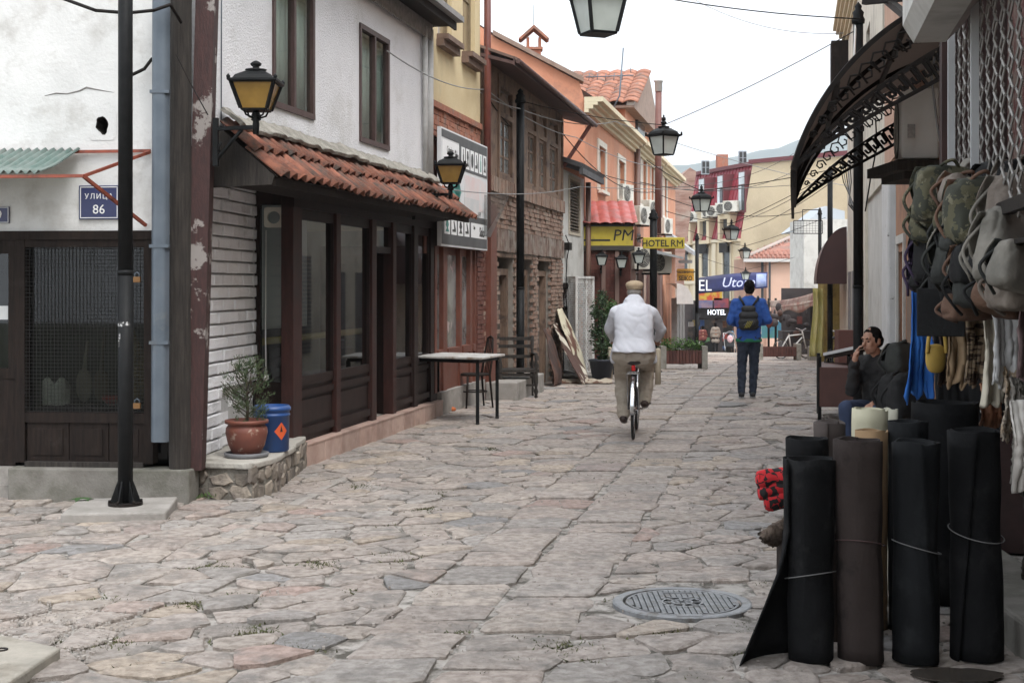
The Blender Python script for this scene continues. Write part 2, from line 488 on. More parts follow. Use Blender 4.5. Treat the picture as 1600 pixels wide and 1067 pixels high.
for poly, gap in stones:
    cu = sum(p[0] for p in poly) / len(poly); cv = sum(p[1] for p in poly) / len(poly)
    X, Y = cv + .2 * cu, cu
    if hypot(X - MHX, Y - MHY) < .48 or abs(X) > .47 * Y + 1.2: continue
    if cv < -4.55 and Y > 11.3 + .1 * (-2.5 - X): continue
    n = len(poly)
    pts = []
    for i in range(n):                       # worn outline: cut corners, bend the edges
        a, b = poly[i], poly[(i + 1) % n]
        L = hypot(b[0] - a[0], b[1] - a[1])
        if L < .05: pts.append(((a[0] + b[0]) / 2, (a[1] + b[1]) / 2)); continue
        k = min(.3, .035 / L)
        for f in ([k, 1 - k] if n > 5 or L < .3 else [k, .5, 1 - k]):
            j = R.uniform(-.026, .026) if f == .5 else R.uniform(-.011, .011)
            pts.append((a[0] + (b[0] - a[0]) * f + j, a[1] + (b[1] - a[1]) * f + j))
    while len(pts) > 10: pts.pop(R.randrange(len(pts)))
    rad = sqrt(area(poly) / pi)
    k1 = 1 - gap / rad * R.uniform(.35, 1.25); k2 = k1 - R.uniform(.012, .03) / rad
    h = R.uniform(-.006, .007); tu, tv = R.uniform(-.019, .019), R.uniform(-.019, .019)
    if R.random() < .07: h += .01
    g0 = gz(cu); sl_ = (gz(cu + .1) - gz(cu - .1)) / .2
    def P3(u, v, dz): return V((v + .2 * u, u, g0 + sl_ * (u - cu) + h + (u - cu) * tu + (v - cv) * tv + dz))
    top = [P3(cu + (a - cu) * k2, cv + (b - cv) * k2, R.uniform(-.005, .004)) for a, b in pts]
    outer = [P3(cu + (a - cu) * k1, cv + (b - cv) * k1, -.008) for a, b in pts]
    low = [q + V((0, 0, -.035)) for q in outer]
    m = len(pts)
    vs = [P3(cu, cv, R.uniform(-.002, .004))] + top + outer + low
    fs = [(0, 1 + (i + 1) % m, 1 + i) for i in range(m)]
    fs += [(1 + i, 1 + (i + 1) % m, 1 + m + (i + 1) % m, 1 + m + i) for i in range(m)]
    fs += [(1 + m + i, 1 + m + (i + 1) % m, 1 + 2 * m + (i + 1) % m, 1 + 2 * m + i) for i in range(m)]
    a0 = (vs[2] - vs[0]).cross(vs[1] - vs[0])
    if a0.z < 0: fs = [f[::-1] for f in fs]
    c = R.choice(TONES); q = R.uniform(.86, 1.1)
    if R.random() < .3: d_ = R.choice(TONES); c = tuple((x + y) / 2 for x, y in zip(c, d_))
    col = (c[0] * q * 1.0, c[1] * q * .98, c[2] * q * .965)
    inv = abs(X) < .375 * Y and Y > 5.9
    SM.append(((area(poly) / Y ** 3) if inv else 0, vs, fs, col))
SM.sort(key=lambda s: -s[0])
rest = MB(); rest.cols = []
for i, (_, vs, fs, col) in enumerate(SM):
    if i < 300:
        s = MB(); s.add(vs, fs); s.cols = [col] * len(vs)
        c = V(vs[0]); me = s.mesh('paving_stone', FLAG, c)
        o = bpy.data.objects.new('paving_stone', me); link(o, STREET); o.location = c - wl(STREET)
    else:
        rest.add(vs, fs); rest.cols += [col] * len(vs)
tag(rest.build('paving_stones', FLAG, STREET), kind='stuff')

# cement trench line along the left side
mb = MB()
def strip(a, b):
    Y = 6.2 + a * 22
    v = -3.72 - .42 * min(1, max(0, (Y - 7) / 9)) + .05 * noise.noise(V((Y * 1.3, 0, 0)))
    wd = .055 + .03 * noise.noise(V((Y * 2.1, 5, 0)))
    return V((v + .2 * Y + (b - .5) * 2 * wd + .02 * noise.noise(V((Y * 7, b * 3, 1))), Y, gz(Y) - .0055 + .003 * (1 - abs(b - .5) * 2)))
mb.grid(strip, 150, 4, -.03)
tag(mb.build('cement_strip', M('trench_cement', (.32, .295, .27), (.23, .21, .19), sc=6, rough=.95, bump=.5, bs=40)), kind='structure')

# grass and weeds in the joints
GRASS = M('joint_grass', (.05, .065, .02), (.09, .085, .035), sc=6, rough=.9)
mb = MB()
spots = [(385, 935), (150, 938), (330, 885), (620, 868), (390, 985), (180, 1005), (1190, 985), (300, 690 + 250), (450, 1008), (880, 1010), (1030, 985), (660, 795), (690, 770), (760, 700), (500, 880), (560, 760)]
for px, py in spots + [(R.uniform(0, 1200), R.uniform(700, 1060)) for _ in range(40)]:
    Y = CAMZ * FPX / (py - HZ); X = (px - CX) / FPX * Y
    main = (px, py) in spots
    for k in range(R.randint(90, 170) if main else R.randint(10, 24)):
        sx = R.gauss(0, .07 if main else .035); sy = R.gauss(0, .07 if main else .03)
        h = R.uniform(.0, .01); a = R.uniform(0, 2 * pi); wdt = R.uniform(.004, .008)
        b = V((X + sx, Y + sy, gz(Y) - .01)); d = V((cos(a), sin(a), 0))
        tip = b + V((R.gauss(0, .016), R.gauss(0, .016), h + .012))
        mb.add([b - d * wdt, b + d * wdt, tip], [(0, 1, 2)])
tag(mb.build('grass', GRASS), kind='stuff')
# gravel crumbs
mb = MB()
for _ in range(2600):
    if R.random() < .55: X, Y = R.uniform(-3.4, -1.9), R.uniform(6.2, 7.6)
    else:
        Y = R.uniform(6.2, 14); X = R.uniform(-.36 * Y, .2 * Y + 1.0)
    s = R.uniform(.003, .009); z = gz(Y)
    mb.ob((X, Y, z - .008), V((s * R.uniform(1, 2), s * .3, 0)), V((-s * .3, s * R.uniform(1, 2), 0)), V((0, 0, .008 + s)))
tag(mb.build('gravel', M('stone_crumbs', (.4, .37, .34), (.25, .22, .2), sc=30, rough=.9)), kind='stuff')

# manhole cover
mc = thing('manhole_cover', (MHX, MHY, gz(MHY)), 'round cast iron manhole cover with a raised grid set into the paving', 'manhole cover')
CAST = M('cast_iron', (.16, .165, .175), (.23, .235, .24), sc=14, rough=.5, metal=.35, bump=.2, bs=90, dirt=(.1, .09, .08), dsc=9, dlo=.52, dhi=.66)
DKCI = M('cast_iron_grime', (.045, .043, .042), (.08, .075, .07), sc=20, rough=.9)
c = V((MHX, MHY, -.0125))
mb = MB(); mb.lathe([(.372, -.05), (.372, .017), (.362, .021), (.318, .021), (.314, .012), (.314, -.03)], c, 48, False); mb.build('frame_ring', CAST, mc)
mb = MB(); mb.lathe([(.306, -.03), (.306, .012), (.3, .0135)], c, 48, False); mb.build('cover_plate', DKCI, mc)
mb = MB()
for i in range(-9, 10):
    for j in range(-9, 10):
        x, y = i * .0305, j * .0305
        r = hypot(x, y)
        if r > .282 or r < .118 or abs(y - .215) < .02 and abs(x) < .09: continue
        mb.cb(c + V((x, y, .016)), (.0245, .0245, .008))
mb.lathe([(.3, .0136), (.3, .019), (.288, .019), (.288, .0136)], c, 48, False)
mb.lathe([(.112, .0136), (.112, .02), (.1, .02), (.1, .0136)], c, 32, False)
mb.lathe([(.06, .0136), (.06, .021), (.048, .021), (.048, .0136)], c, 24, False)
for k in range(8):
    a = k * pi / 4
    mb.bar(c + V((cos(a) * .02, sin(a) * .02, .017)), c + V((cos(a) * .095, sin(a) * .095, .017)), .014, .006)
tag(mb.build('raised_grid', CAST, mc), kind='stuff')
mb = MB(); mb.cb(c + V((0, .215, .017)), (.17, .012, .007)); mb.build('lifting_slot', CAST, mc)
mb = MB(); mb.cb(c + V((0, -.318, .019)), (.13, .05, .008)); mb.build('hinge', CAST, mc)

# slab at the lower left corner, and a weed
p0 = at(-60, 1040, 6.3)
mb = MB()
q = [(-40, 1110), (-45, 1018), (0, 1008), (95, 1030), (15, 1085)]
mb.prism([V(((x - CX) / FPX * 1.7 * FPX / (y - HZ), 1.7 * FPX / (y - HZ), -.01)) for x, y in q], (0, 0, .065))
tag(mb.build('concrete_slab', M('pale_slab', (.3, .275, .235), (.22, .205, .175), sc=8, rough=.9, bump=.35, bs=40, dirt=(.17, .15, .12), dsc=3), bevel=.012), 'low concrete slab at the lower left edge of the paving', 'slab')
mb = MB(); c = at(3, 1043, 6.22); mb.lathe([(.03, .053), (.03, .06), (.018, .06), (.018, .05)], (c.x - .05, 6.35, 0), 16); 
tag(mb.build('bolt_ring', IRON), 'rusty round bolt socket in the low slab', 'bolt')
# ================================================================ LEFT, NEAR: corner shop with barred window
CS = Fr((-2.53, 11.15), (-1, .1), (-.1, -1))
PLAST = M('old_plaster', (.6, .6, .59), (.68, .68, .67), sc=3, rough=.9, bump=.25, bs=35, dirt=(.33, .31, .28), dsc=1.9, dlo=.5, dhi=.78)
shop = thing('corner_shop', CS.P(1, 0, 0), 'old corner shop with stained white plaster, barred dark timber window and green corrugated awning', 'building')
a0, a1, z0, z1 = pxs(CS, 40, 226, 370, 655)
hx, hz_ = CS.hit(160, 195)
mb = MB()
CS.wall(mb, .22, 3.6, 2.1, 5.2, [(hx - .09, hx + .09, hz_ - .1, hz_ + .1)], -.25, 0)
mb.build('wall', PLAST, shop)
mb = MB()                         # ragged hole for a stove pipe
n = 20; ring = [];sq_ = []
for k in range(n):
    q = 2 * pi * k / n
    r = .052 + .012 * R.random() + (.014 if 4.0 < q < 4.9 else 0)
    ring.append(CS.P(hx + r * cos(q) * .92, .004, hz_ + r * sin(q) * 1.15))
    m_ = max(abs(cos(q)), abs(sin(q))); sq_.append(CS.P(hx + .115 * cos(q) / m_, .004, hz_ + .125 * sin(q) / m_))
inn = [p - CS.n * .2 for p in ring]
mb.add(ring + sq_, [(n + i, n + (i + 1) % n, (i + 1) % n, i) for i in range(n)])
mb.build('pipe_hole', PLAST, shop)
mb = MB(); mb.add(ring + inn, [(i, (i + 1) % n, n + (i + 1) % n, n + i) for i in range(n)]); mb.build('dark_lining', M('hole_dark', (.012, .011, .01), (.05, .04, .033), sc=20, rough=1), shop)  # near-black lining paints the shade inside the hole
mb = MB(); CS.box(mb, hx - .09, hx + .09, -.24, -.2, hz_ - .1, hz_ + .1); mb.build('hole_back', DARKIN, shop)
# crack in the plaster
mb = MB(); pr = None
pts = [(70, 150), (88, 146), (105, 147), (125, 142), (135, 137), (150, 140), (178, 145)]
mb.tube([CS.P(*[CS.hit(x, y)[0]], .001, CS.hit(x, y)[1]) for x, y in pts], [.002, .006, .004, .006, .008, .005, .001], 5)
mb.build('crack', M('crack_shadowed_plaster', (.22, .21, .2), rough=1), shop)
# ground floor: lintel, window, door, panels
mb = MB(); CS.box(mb, .3, 3.6, -.12, .03, 2.06, 2.13); mb.build('lintel', DKW, shop)
mb = MB()
t_r, t_l = CS.t(228), CS.t(38)
for (x0, x1) in ((226, 240), (25, 40)): CS.box(mb, CS.t(x1), CS.t(x0), -.1, .02, .28, 2.06)
CS.box(mb, CS.t(226), CS.t(40), -.1, .015, .6, .68); CS.box(mb, CS.t(226), CS.t(40), -.1, .015, 2.0, 2.06)
wf = mb.build('window', DKW, shop)
mb = MB(); CS.box(mb, CS.t(226), CS.t(40), -.075, -.07, .68, 2.0); mb.build('pane', glass('dusty_glass', (.55, .57, .55), .3), wf)
mb = MB()
ta, tb = CS.t(226), CS.t(40)
k = 0
while ta + k * .0295 < tb:
    t = ta + k * .0295; mb.bar(CS.P(t, .005, .68), CS.P(t, .005, 2.0), .0035); k += 1
for k in range(45):
    z = .69 + k * .0295; mb.bar(CS.P(ta, .009, z), CS.P(tb, .009, z), .0035)
tag(mb.build('wire_mesh', M('mesh_wire', (.02, .019, .018), rough=.6, spec=.2), wf), kind='stuff')
edges = [CS.t(x) for x in (226, 170, 108, 42)]
for a, b in zip(edges, edges[1:]):
    mb = MB(); CS.box(mb, a + .004, b - .004, -.05, 0, .29, .6); CS.box(mb, a + .05, b - .05, 0, .008, .34, .55); mb.build('board_panel', DKW, shop)
mb = MB(); CS.box(mb, CS.t(226), CS.t(42), -.02, .045, .25, .29); mb.build('bottom_rail', OLDW, shop)
mb = MB(); CS.box(mb, CS.t(24), 3.6, -.06, 0, .25, .95)
CS.box(mb, CS.t(24), CS.t(14), -.06, .01, .95, 2.06); CS.box(mb, CS.t(24), 3.6, -.06, .008, .95, 1.03); CS.box(mb, CS.t(24), 3.6, -.06, .008, 1.95, 2.06)
dr = mb.build('door', DKW, shop)
mb = MB(); CS.box(mb, CS.t(14), 3.4, -.04, -.035, 1.03, 1.95); mb.build('pane', DGLASS, dr)
mb = MB(); CS.box(mb, CS.t(10), CS.t(-30), -.03, -.027, 1.42, 1.53); mb.build('paper_notice', M('paper', (.55, .56, .56), rough=.8), dr)
mb = MB(); q = CS.P(0, 0, 0)
CS.box(mb, CS.t(24), -.02, -.1, .14, -.1, .25); mb.build('plinth', MOSSC, shop, bevel=.012)
mb = MB(); CS.box(mb, CS.t(24), 3.6, -.1, .06, -.1, .1); CS.box(mb, CS.t(23.5), 3.6, -.1, .03, .1, .245); mb.build('doorstep', CONC, shop)
# corner timbers
mb = MB()
b0, b1 = CS.P(CS.t(283), .03, .25), CS.P(CS.t(285), .02, 5.2)
mb.grid(lambda a, b: (lambda q, z: b0.lerp(b1, a) + V((.085 * cos(q), .07 * sin(q), 0)) * (1 + .09 * noise.noise(V((cos(q) * 2, sin(q) * 2, a * 14))) + .05 * noise.noise(V((cos(q) * 9, sin(q) * 9, a * 5)))))(b * 2 * pi, a), 60, 20)
mb.build('corner_post', OLDW, shop)
mb = MB()
RED = M('peeling_red_paint', (.075, .022, .02), (.12, .035, .03), sc=8, st=(6, 6, 1), rough=.7, bump=.4, bs=30, dirt=(.34, .31, .29), dsc=3.1, dlo=.56, dhi=.6)
p0, p1 = at(300, 735, 11.13), at(322, -60, 11.13)
mb.ob(p0 - V((.075, 0, 0)), V((.15, 0, 0)), V((0, .16, 0)), p1 - p0)
mb.build('red_post', M('peeling_red_paint2', (.032, .013, .012), (.055, .021, .019), sc=8, st=(6, 6, 1), rough=.7, bump=.4, bs=30, dirt=(.26, .235, .22), dsc=3.4, dlo=.57, dhi=.6), shop)
mb = MB()
p0, p1 = at(250, 690, 10.98), at(252, -60, 10.98)
mb.grid(lambda a, b: p0.lerp(p1, a) + V(((b - .5) * .14, -.05 * (1 - (2 * b - 1) ** 4), 0)), 12, 12)
for z in (1.25, 2.0, 3.2): mb.cb(p0.lerp(p1, (z - p0.z) / (p1.z - p0.z)) + V((0, -.03, 0)), (.15, .05, .025))
mb.build('drain_cover', GRYM, shop)
# room behind the window
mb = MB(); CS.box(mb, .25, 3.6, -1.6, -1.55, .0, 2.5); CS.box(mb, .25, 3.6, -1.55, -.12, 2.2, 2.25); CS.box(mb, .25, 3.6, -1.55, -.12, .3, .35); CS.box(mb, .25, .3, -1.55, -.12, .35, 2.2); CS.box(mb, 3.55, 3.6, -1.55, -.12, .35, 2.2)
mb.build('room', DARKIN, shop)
mb = MB(); CS.box(mb, CS.t(226), CS.t(40), -.5, -.1, .7, .72); mb.build('display_board', OLDW, shop)
# green corrugated awning on red bars
GRN = M('green_corrugated_plastic', (.07, .125, .108), (.15, .185, .17), sc=3, st=(2, 2, 2), rough=.5, bump=.1, dirt=(.09, .1, .085), dsc=2.4, dlo=.5, dhi=.68)
za, zb = 2.78, 2.55
t0, t1 = CS.t(128), 3.4
mb = MB()
mb.grid(lambda a, b: CS.P(t0 + (t1 - t0) * a + (.05 if b > .8 else 0), .03 + .62 * b, za + (zb - za) * b + .016 * sin(a * (t1 - t0) / .068 * 2 * pi)), 220, 4, .003)
aw = mb.build('corrugated_awning', GRN, shop)
RBAR = M('rusty_red_bar', (.28, .065, .035), (.2, .05, .03), sc=10, rough=.6, dirt=(.09, .03, .02), dsc=8)
mb = MB()
zt = za - .03
for a, b in ((CS.P(CS.t(237), .03, zt + .01), CS.P(3.4, .03, zt)), (CS.P(CS.t(131, .66), .66, zb - .035), CS.P(3.4, .66, zb - .035)),
             (CS.P(CS.t(131, .66), .66, zb - .035), CS.P(CS.t(236), .03, zt - .0)), (CS.P(CS.t(131, .66), .66, zb - .04), CS.P(CS.t(230), .03, 2.17)), (CS.P(1.6, .66, zb - .035), CS.P(1.6, .03, zt))):
    mb.bar(a, b, .024)
mb.build('awning_frame', RBAR, aw)
for y in (437, 634):
    pk = MB(); c = CS.P(CS.t(214, .05), .05, CS.z(.5, y, .05))
    pk.cb(c, (.06, .025, .045), -.1)
    o = pk.build('padlock', M('brass', (.2, .105, .04), rough=.5, metal=.5), None, bevel=.004)
    tag(o, 'upper brass padlock on the barred shop window' if y < 500 else 'lower brass padlock on the barred shop window', 'padlock', 'padlocks on the barred window')
    s2 = MB(); s2.tube([c + V((-.018, 0, .02)), c + V((-.018, 0, .045)), c + V((0, 0, .058)), c + V((.018, 0, .045)), c + V((.018, 0, .02))], .005, 6); s2.build('shackle', GRYM, o)
# enamel number plates
NAVY = M('navy_enamel', (.012, .018, .085), rough=.3)
sg = thing('street_plate', CS.P(*[CS.t(155)], .01, CS.z(CS.t(155), 343)), 'navy enamel street plate reading УЛИЦА 86 on the white plaster', 'sign')
a, b, c, d = pxs(CS, 123, 186, 290, 343, .02)
mb = MB(); CS.box(mb, a, b, .004, .02, c, d); mb.build('plate', NAVY, sg, bevel=.004)
rt = -CS.d
mb = MB(); text(mb, 'УЛИЦА', CS.P((a + b) / 2, .0215, c + .185), rt, .042, depth=.003, space=1.25); 
for (x0, x1, y0, y1) in ((a, b, c, c + .006), (a, b, d - .006, d)): CS.box(mb, x0 + .012, x1 - .012, .02, .0225, y0 + (.01 if y0 == c else -.01), y1 + (.01 if y0 == c else -.01))
for tt in (a + .012, b - .018): CS.box(mb, tt, tt + .006, .02, .0225, c + .018, d - .018)
tag(mb.build('lettering', TEXTW, sg), kind='stuff')
mb = MB(); text(mb, '86', CS.P((a + b) / 2, .0215, c + .083), rt, .075, depth=.003); tag(mb.build('number', TEXTW, sg), kind='stuff')
sg = thing('number_plate', CS.P(CS.t(0), .01, CS.z(CS.t(0), 349)), 'small dark house number plate ending in 9 above the shop door', 'sign')
a, b, c, d = pxs(CS, -45, 14, 323, 349, .02)
mb = MB(); CS.box(mb, a, b, .004, .016, c, d); mb.build('plate', NAVY, sg, bevel=.003)
mb = MB(); text(mb, '39', CS.P(CS.t(-6), .018, (c + d) / 2), rt, .085, depth=.003)
CS.box(mb, a + .006, b - .006, .016, .018, c + .004, c + .009); CS.box(mb, a + .006, b - .006, .016, .018, d - .009, d - .004); CS.box(mb, a + .006, a + .011, .016, .018, c + .01, d - .01)
tag(mb.build('number', TEXTW, sg), kind='stuff')
# goods in the window
mb = MB(); c = CS.P(CS.t(67), -.25, .72)
mb.grid(lambda a, b: c + V((-.09 + .18 * a, -.06 + .12 * (b > .5), 0)) + V((0, .03 * sin(a * 7), .2 * (1 - abs(2 * b - 1)) * (1 + .15 * sin(a * 9)))), 12, 8)
tag(mb.build('plastic_bag', WHT), 'crumpled white bag at the left of the barred window display', 'bag')
mb = MB(); mb.lathe([(.03, 0), (.075, .05), (.08, .075), (.074, .075), (.03, .012)], CS.P(CS.t(158), -.22, .72), 20); tag(mb.build('red_bowl', M('red_plastic', (.35, .015, .02), rough=.35)), 'red bowl standing on the board behind the barred window', 'bowl')
FUR = M('tan_fur', (.2, .12, .065), (.32, .22, .13), sc=30, rough=1, bump=1, bs=70)
mb = MB(); c = CS.P(CS.t(185), -.35, 1.0)
mb.grid(lambda a, b: c + V(((.06 + .05 * sin(a * 5)) * cos(b * 2 * pi), .05 * sin(b * 2 * pi), -.25 + .75 * a)) + V((.03 * sin(a * 6), 0, 0)), 24, 12); tag(mb.build('fur_pelt', FUR), 'tan fur pelt hanging inside the barred window behind the lamp post', 'pelt')
for px, h, lab in ((100, .3, 'wooden bellows leaning left of centre in the barred window'), (128, .42, 'dark round bellows with a long handle in the barred window')):
    mb = MB(); c = CS.P(CS.t(px), -.4, .72); mb.ell(c + V((0, 0, .15)), (.07, .03, .14)); mb.tube([c + V((0, 0, .25)), c + V((.03, 0, .25 + h * .9))], [.022, .012], 8)
    tag(mb.build('bellows', M('dull_wood' + str(px), (.09, .06, .04) if px > 110 else (.25, .22, .18), rough=.8)), lab, 'bellows')
mb = MB(); mb.ob(CS.P(CS.t(150), -.45, .72), V((.3, 0, 0)), V((0, .12, 0)), V((0, 0, .17))); tag(mb.build('dark_box', M('blue_black_cloth', (.02, .024, .035), rough=.9), bevel=.02), 'blue black box behind the red bowl in the barred window', 'box')

# ================================================================ LEFT: white house with tiled canopy
WST = M('white_stucco', (.71, .71, .73), (.77, .77, .79), sc=2, rough=.9, bump=.8, bs=55, dirt=(.5, .49, .47), dsc=1.3, dlo=.52, dhi=.78)
house = thing('white_house', LEFT.P(14.5, -2, 0), 'white stucco house with a red tiled canopy over its dark timber shopfront', 'building')
wins = [pxs(LEFT, 425, 490, -32, 178), pxs(LEFT, 561, 607, 50, 229)]
mb = MB()
LEFT.wall(mb, 11.28, 17.75, 2.72, 4.95, wins, -.25, 0)
LEFT.box(mb, 11.28, 17.75, -1.0, -.25, 2.72, 2.9)
mb.build('upper_wall', WST, house)
WFR = M('window_frame_brown', (.05, .025, .022), (.08, .045, .04), sc=9, st=(5, 5, 1), rough=.55, bump=.15, bs=30)
CUR = M('grey_curtain', (.4, .43, .4), (.32, .35, .33), sc=3, rough=.95)
for q in wins: window(house, LEFT, *q, -.05, WFR, glass('clear_window', (.86, .9, .88), .25), nv=1, fw=.055, fd=.07, back=CUR)
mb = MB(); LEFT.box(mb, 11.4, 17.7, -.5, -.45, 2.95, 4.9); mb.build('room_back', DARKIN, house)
# eave: soffit board, gutter edge, scalloped sheet ends
mb = MB(); LEFT.box(mb, 11.2, 17.95, -.3, .3, 4.98, 5.06); LEFT.box(mb, 11.2, 17.97, .3, .33, 4.93, 5.08); mb.build('eave', DKW, house)
mb = MB(); LEFT.box(mb, 11.2, 18.0, .33, .42, 5.03, 5.1); mb.build('roof_edge', M('roof_edge_grey', (.2, .2, .2), (.28, .27, .26), sc=6, rough=.8), house)
mb = MB()
for k in range(95):
    t = 11.3 + k * .068
    mb.prism([LEFT.P(t + .033 + .033 * cos(x), .06, 4.82 + .06 * sin(x)) for x in [pi + i * pi / 5 for i in range(6)]] + [LEFT.P(t + .066, .06, 4.97), LEFT.P(t, .06, 4.97)], LEFT.n * .012)
tag(mb.build('scalloped_valance', M('grey_slats', (.26, .25, .24), (.16, .15, .145), sc=14, rough=.9), house), kind='stuff')
mb = MB(); mb.tube([LEFT.P(17.45, .05, 4.9), LEFT.P(17.5, .05, 2.95)], .035, 8); mb.tube([LEFT.P(17.7, .05, 4.9), LEFT.P(17.7, .05, 2.95)], .045, 8)
mb.build('downpipe', M('pale_pipe', (.5, .5, .49), (.38, .37, .36), sc=5, rough=.6), house)
mb = MB(); mb.tube([LEFT.P(LEFT.t(344), .015, 4.9), LEFT.P(LEFT.t(343), .015, 3.0)], .005, 5); mb.build('wall_cord', GRYM, house)
# white brick wall set back below the upper floor
BRK = Fr((-2.585, 11.44), (.09, 1), (1, -.09))
mb = MB(); BRK.box(mb, 0, 1.82, -.2, -.02, .1, 2.75); mb.build('brick_backing', M('white_mortar', (.5, .5, .5), (.4, .4, .4), sc=8, rough=.95, bump=.4), house)
WBR = M('white_painted_brick', (.8, .8, .82), (.86, .86, .88), sc=7, rough=.85, bump=.7, bs=45, rnd=.05, dirt=(.36, .35, .33), dsc=2.4, dlo=.58, dhi=.8)
def chamfer_piece(fr, a, b, z0, z1, o0, o1, ch=.008, jit=.004):
    mb = MB(); da = ch / fr.d.length
    j = lambda: R.uniform(-jit, jit)
    bk = [fr.P(a, o0, z0), fr.P(b, o0, z0), fr.P(b, o0, z1), fr.P(a, o0, z1)]
    md = [fr.P(a + j() * .5, o1 - ch, z0 + j() * .5), fr.P(b + j() * .5, o1 - ch, z0 + j() * .5), fr.P(b + j() * .5, o1 - ch, z1 + j() * .5), fr.P(a + j() * .5, o1 - ch, z1 + j() * .5)]
    ft = [fr.P(a + da, o1 + j(), z0 + ch), fr.P(b - da, o1 + j(), z0 + ch), fr.P(b - da, o1 + j(), z1 - ch), fr.P(a + da, o1 + j(), z1 - ch)]
    fs = [(8, 9, 10, 11)] + [(i, (i + 1) % 4, 4 + (i + 1) % 4, 4 + i) for i in range(4)] + [(4 + i, 4 + (i + 1) % 4, 8 + (i + 1) % 4, 8 + i) for i in range(4)]
    q = ft
    if (q[1] - q[0]).cross(q[2] - q[0]).dot(fr.n) < 0: fs = [f[::-1] for f in fs]
    return mb.add(bk + md + ft, fs)
rows = 22; rh = (2.66 - .28) / rows
for r in range(rows):
    x = -.15 if r % 2 else 0.0
    while x < 1.81:
        L = .3 + R.uniform(-.02, .02)
        a, b = max(0, x), min(1.81, x + L)
        low = r < 5 and a > .715
        if r < 5 and a < .715 and b > .72: b = .72
        if b - a > .05:
            chamfer_piece(BRK, a + .008, b - .008, .28 + r * rh + .009, .28 + (r + 1) * rh - .009, -.1, .022 + R.uniform(-.008, .008) - (.045 if low else 0)).build('brick', WBR, house)
        x = .72 if b == .72 else x + L
mb = MB(); BRK.box(mb, .73, 1.8, -.02, .03, .28 + 5 * rh - .012, .28 + 5 * rh + .006); mb.build('brick_ledge', WBR, house)
# shopfront
FRW = M('shopfront_paint', (.016, .01, .009), (.028, .016, .014), sc=5, st=(5, 5, 1), rough=.5, bump=.12, bs=28, spec=.15)
REDB = M('redbrown_post', (.032, .013, .011), (.05, .02, .017), sc=5, st=(5, 5, 1), rough=.55, bump=.12, bs=28, spec=.25, dirt=(.03, .017, .015), dsc=3)
posts = [(455, 469, REDB), (523, 530, REDB), (579, 586, REDB), (612, 617, REDB), (645, 651, FRW), (671, 681, FRW)]
LO = -.03
def seg(x): return LEFT.t(x, LO)
for i, (x0, x1, m) in enumerate(posts):
    mb = MB(); LEFT.box(mb, seg(x0), seg(x1), LO - .1, LO + .02, .2, 2.5); mb.build('post', m, house, bevel=.006)
mb = MB(); LEFT.box(mb, seg(455), seg(681), LO - .09, LO + .03, 2.42, 2.64); mb.build('top_beam', FRW, house)
mb = MB()
LEFT.box(mb, seg(455), seg(681), LO - .05, LO + .05, 2.56, 2.6); mb.build('cornice_strip', FRW, house)
secs = [(469, 523), (530, 579), (617, 645), (651, 671)]
for x0, x1 in secs:
    a, b = seg(x0), seg(x1); zp = .74
    mb = MB(); LEFT.wall(mb, a, b, zp, 2.42, [(a + .012, b - .012, zp + .09, 2.32)], LO - .065, LO - .012)
    f = mb.build('shop_window', FRW, house)
    mb = MB(); LEFT.box(mb, a, b, LO - .045, LO - .039, zp + .09, 2.32); mb.build('pane', DGLASS, f)
    mb = MB(); LEFT.box(mb, a, b, LO - .07, LO - .03, .2, zp); mb.build('panel', FRW, house)
    pn = MB(); LEFT.box(pn, a + .02, b - .02, LO - .03, LO + .005, .27, .34); LEFT.box(pn, a + .02, b - .02, LO - .03, LO - .002, zp - .1, zp - .04)
    LEFT.box(pn, a + .07, b - .07, LO - .03, LO - .018, .38, zp - .14); pn.build('panel_moulding', FRW, house)
a, b = seg(586), seg(612)
mb = MB(); LEFT.box(mb, a, b, LO - .07, LO - .01, 2.06, 2.13); LEFT.box(mb, a, b, LO - .06, LO - .01, 2.36, 2.42); mb.build('transom', FRW, house)
mb = MB(); LEFT.box(mb, a, b, LO - .045, LO - .039, 2.13, 2.36); mb.build('transom_pane', DGLASS, house)
# open door leaf swung inside
DL = Fr((LEFT.P(b, LO - .1, 0).x, LEFT.P(b, LO - .1, 0).y), (-.8, .6), (-.6, -.8))
mb = MB(); DL.wall(mb, 0, .75, .21, 2.05, [(.1, .65, .95, 1.95)], -.04, 0); dl = mb.build('door', FRW, house)
mb = MB(); DL.box(mb, .1, .65, -.022, -.016, .95, 1.95); mb.build('pane', DGLASS, dl)
mb = MB(); mb.tube([DL.P(.68, .0, 1.05), DL.P(.68, .05, 1.05), DL.P(.58, .05, 1.05)], .009, 6); mb.build('handle', GRYM, dl)
# return window facing the camera with ventilator
ER = Fr((BRK.P(1.82, 0, 0).x, BRK.P(1.82, 0, 0).y - .02), (1, -.02), (-.02, -1))
wE = LEFT.P(seg(455), LO, 0).x - ER.p.x
mb = MB(); ER.box(mb, 0, .05, -.1, .0, .2, 2.64); ER.box(mb, .05, wE, -.08, -.01, .2, .72); ER.box(mb, .05, wE, -.08, 0, .72, .78); ER.box(mb, .05, wE, -.08, 0, 2.45, 2.64)
f = mb.build('return_window', FRW, house)
mb = MB(); ER.box(mb, .05, wE, -.05, -.044, .78, 2.45); mb.build('pane', DGLASS, f)
vt = MB(); tc, zc = ER.hit(428, 340)
ring = MB(); pts = [ER.P(tc + .095 * sg_[0], .01, zc + .1 * sg_[1]) for sg_ in ((-1, -1), (1, -1), (1, 1), (-1, 1))]
n = 24; outer = [ER.P(tc + max(-.09, min(.09, .12 * cos(2 * pi * k / n))), .02, zc + max(-.095, min(.095, .125 * sin(2 * pi * k / n)))) for k in range(n)]
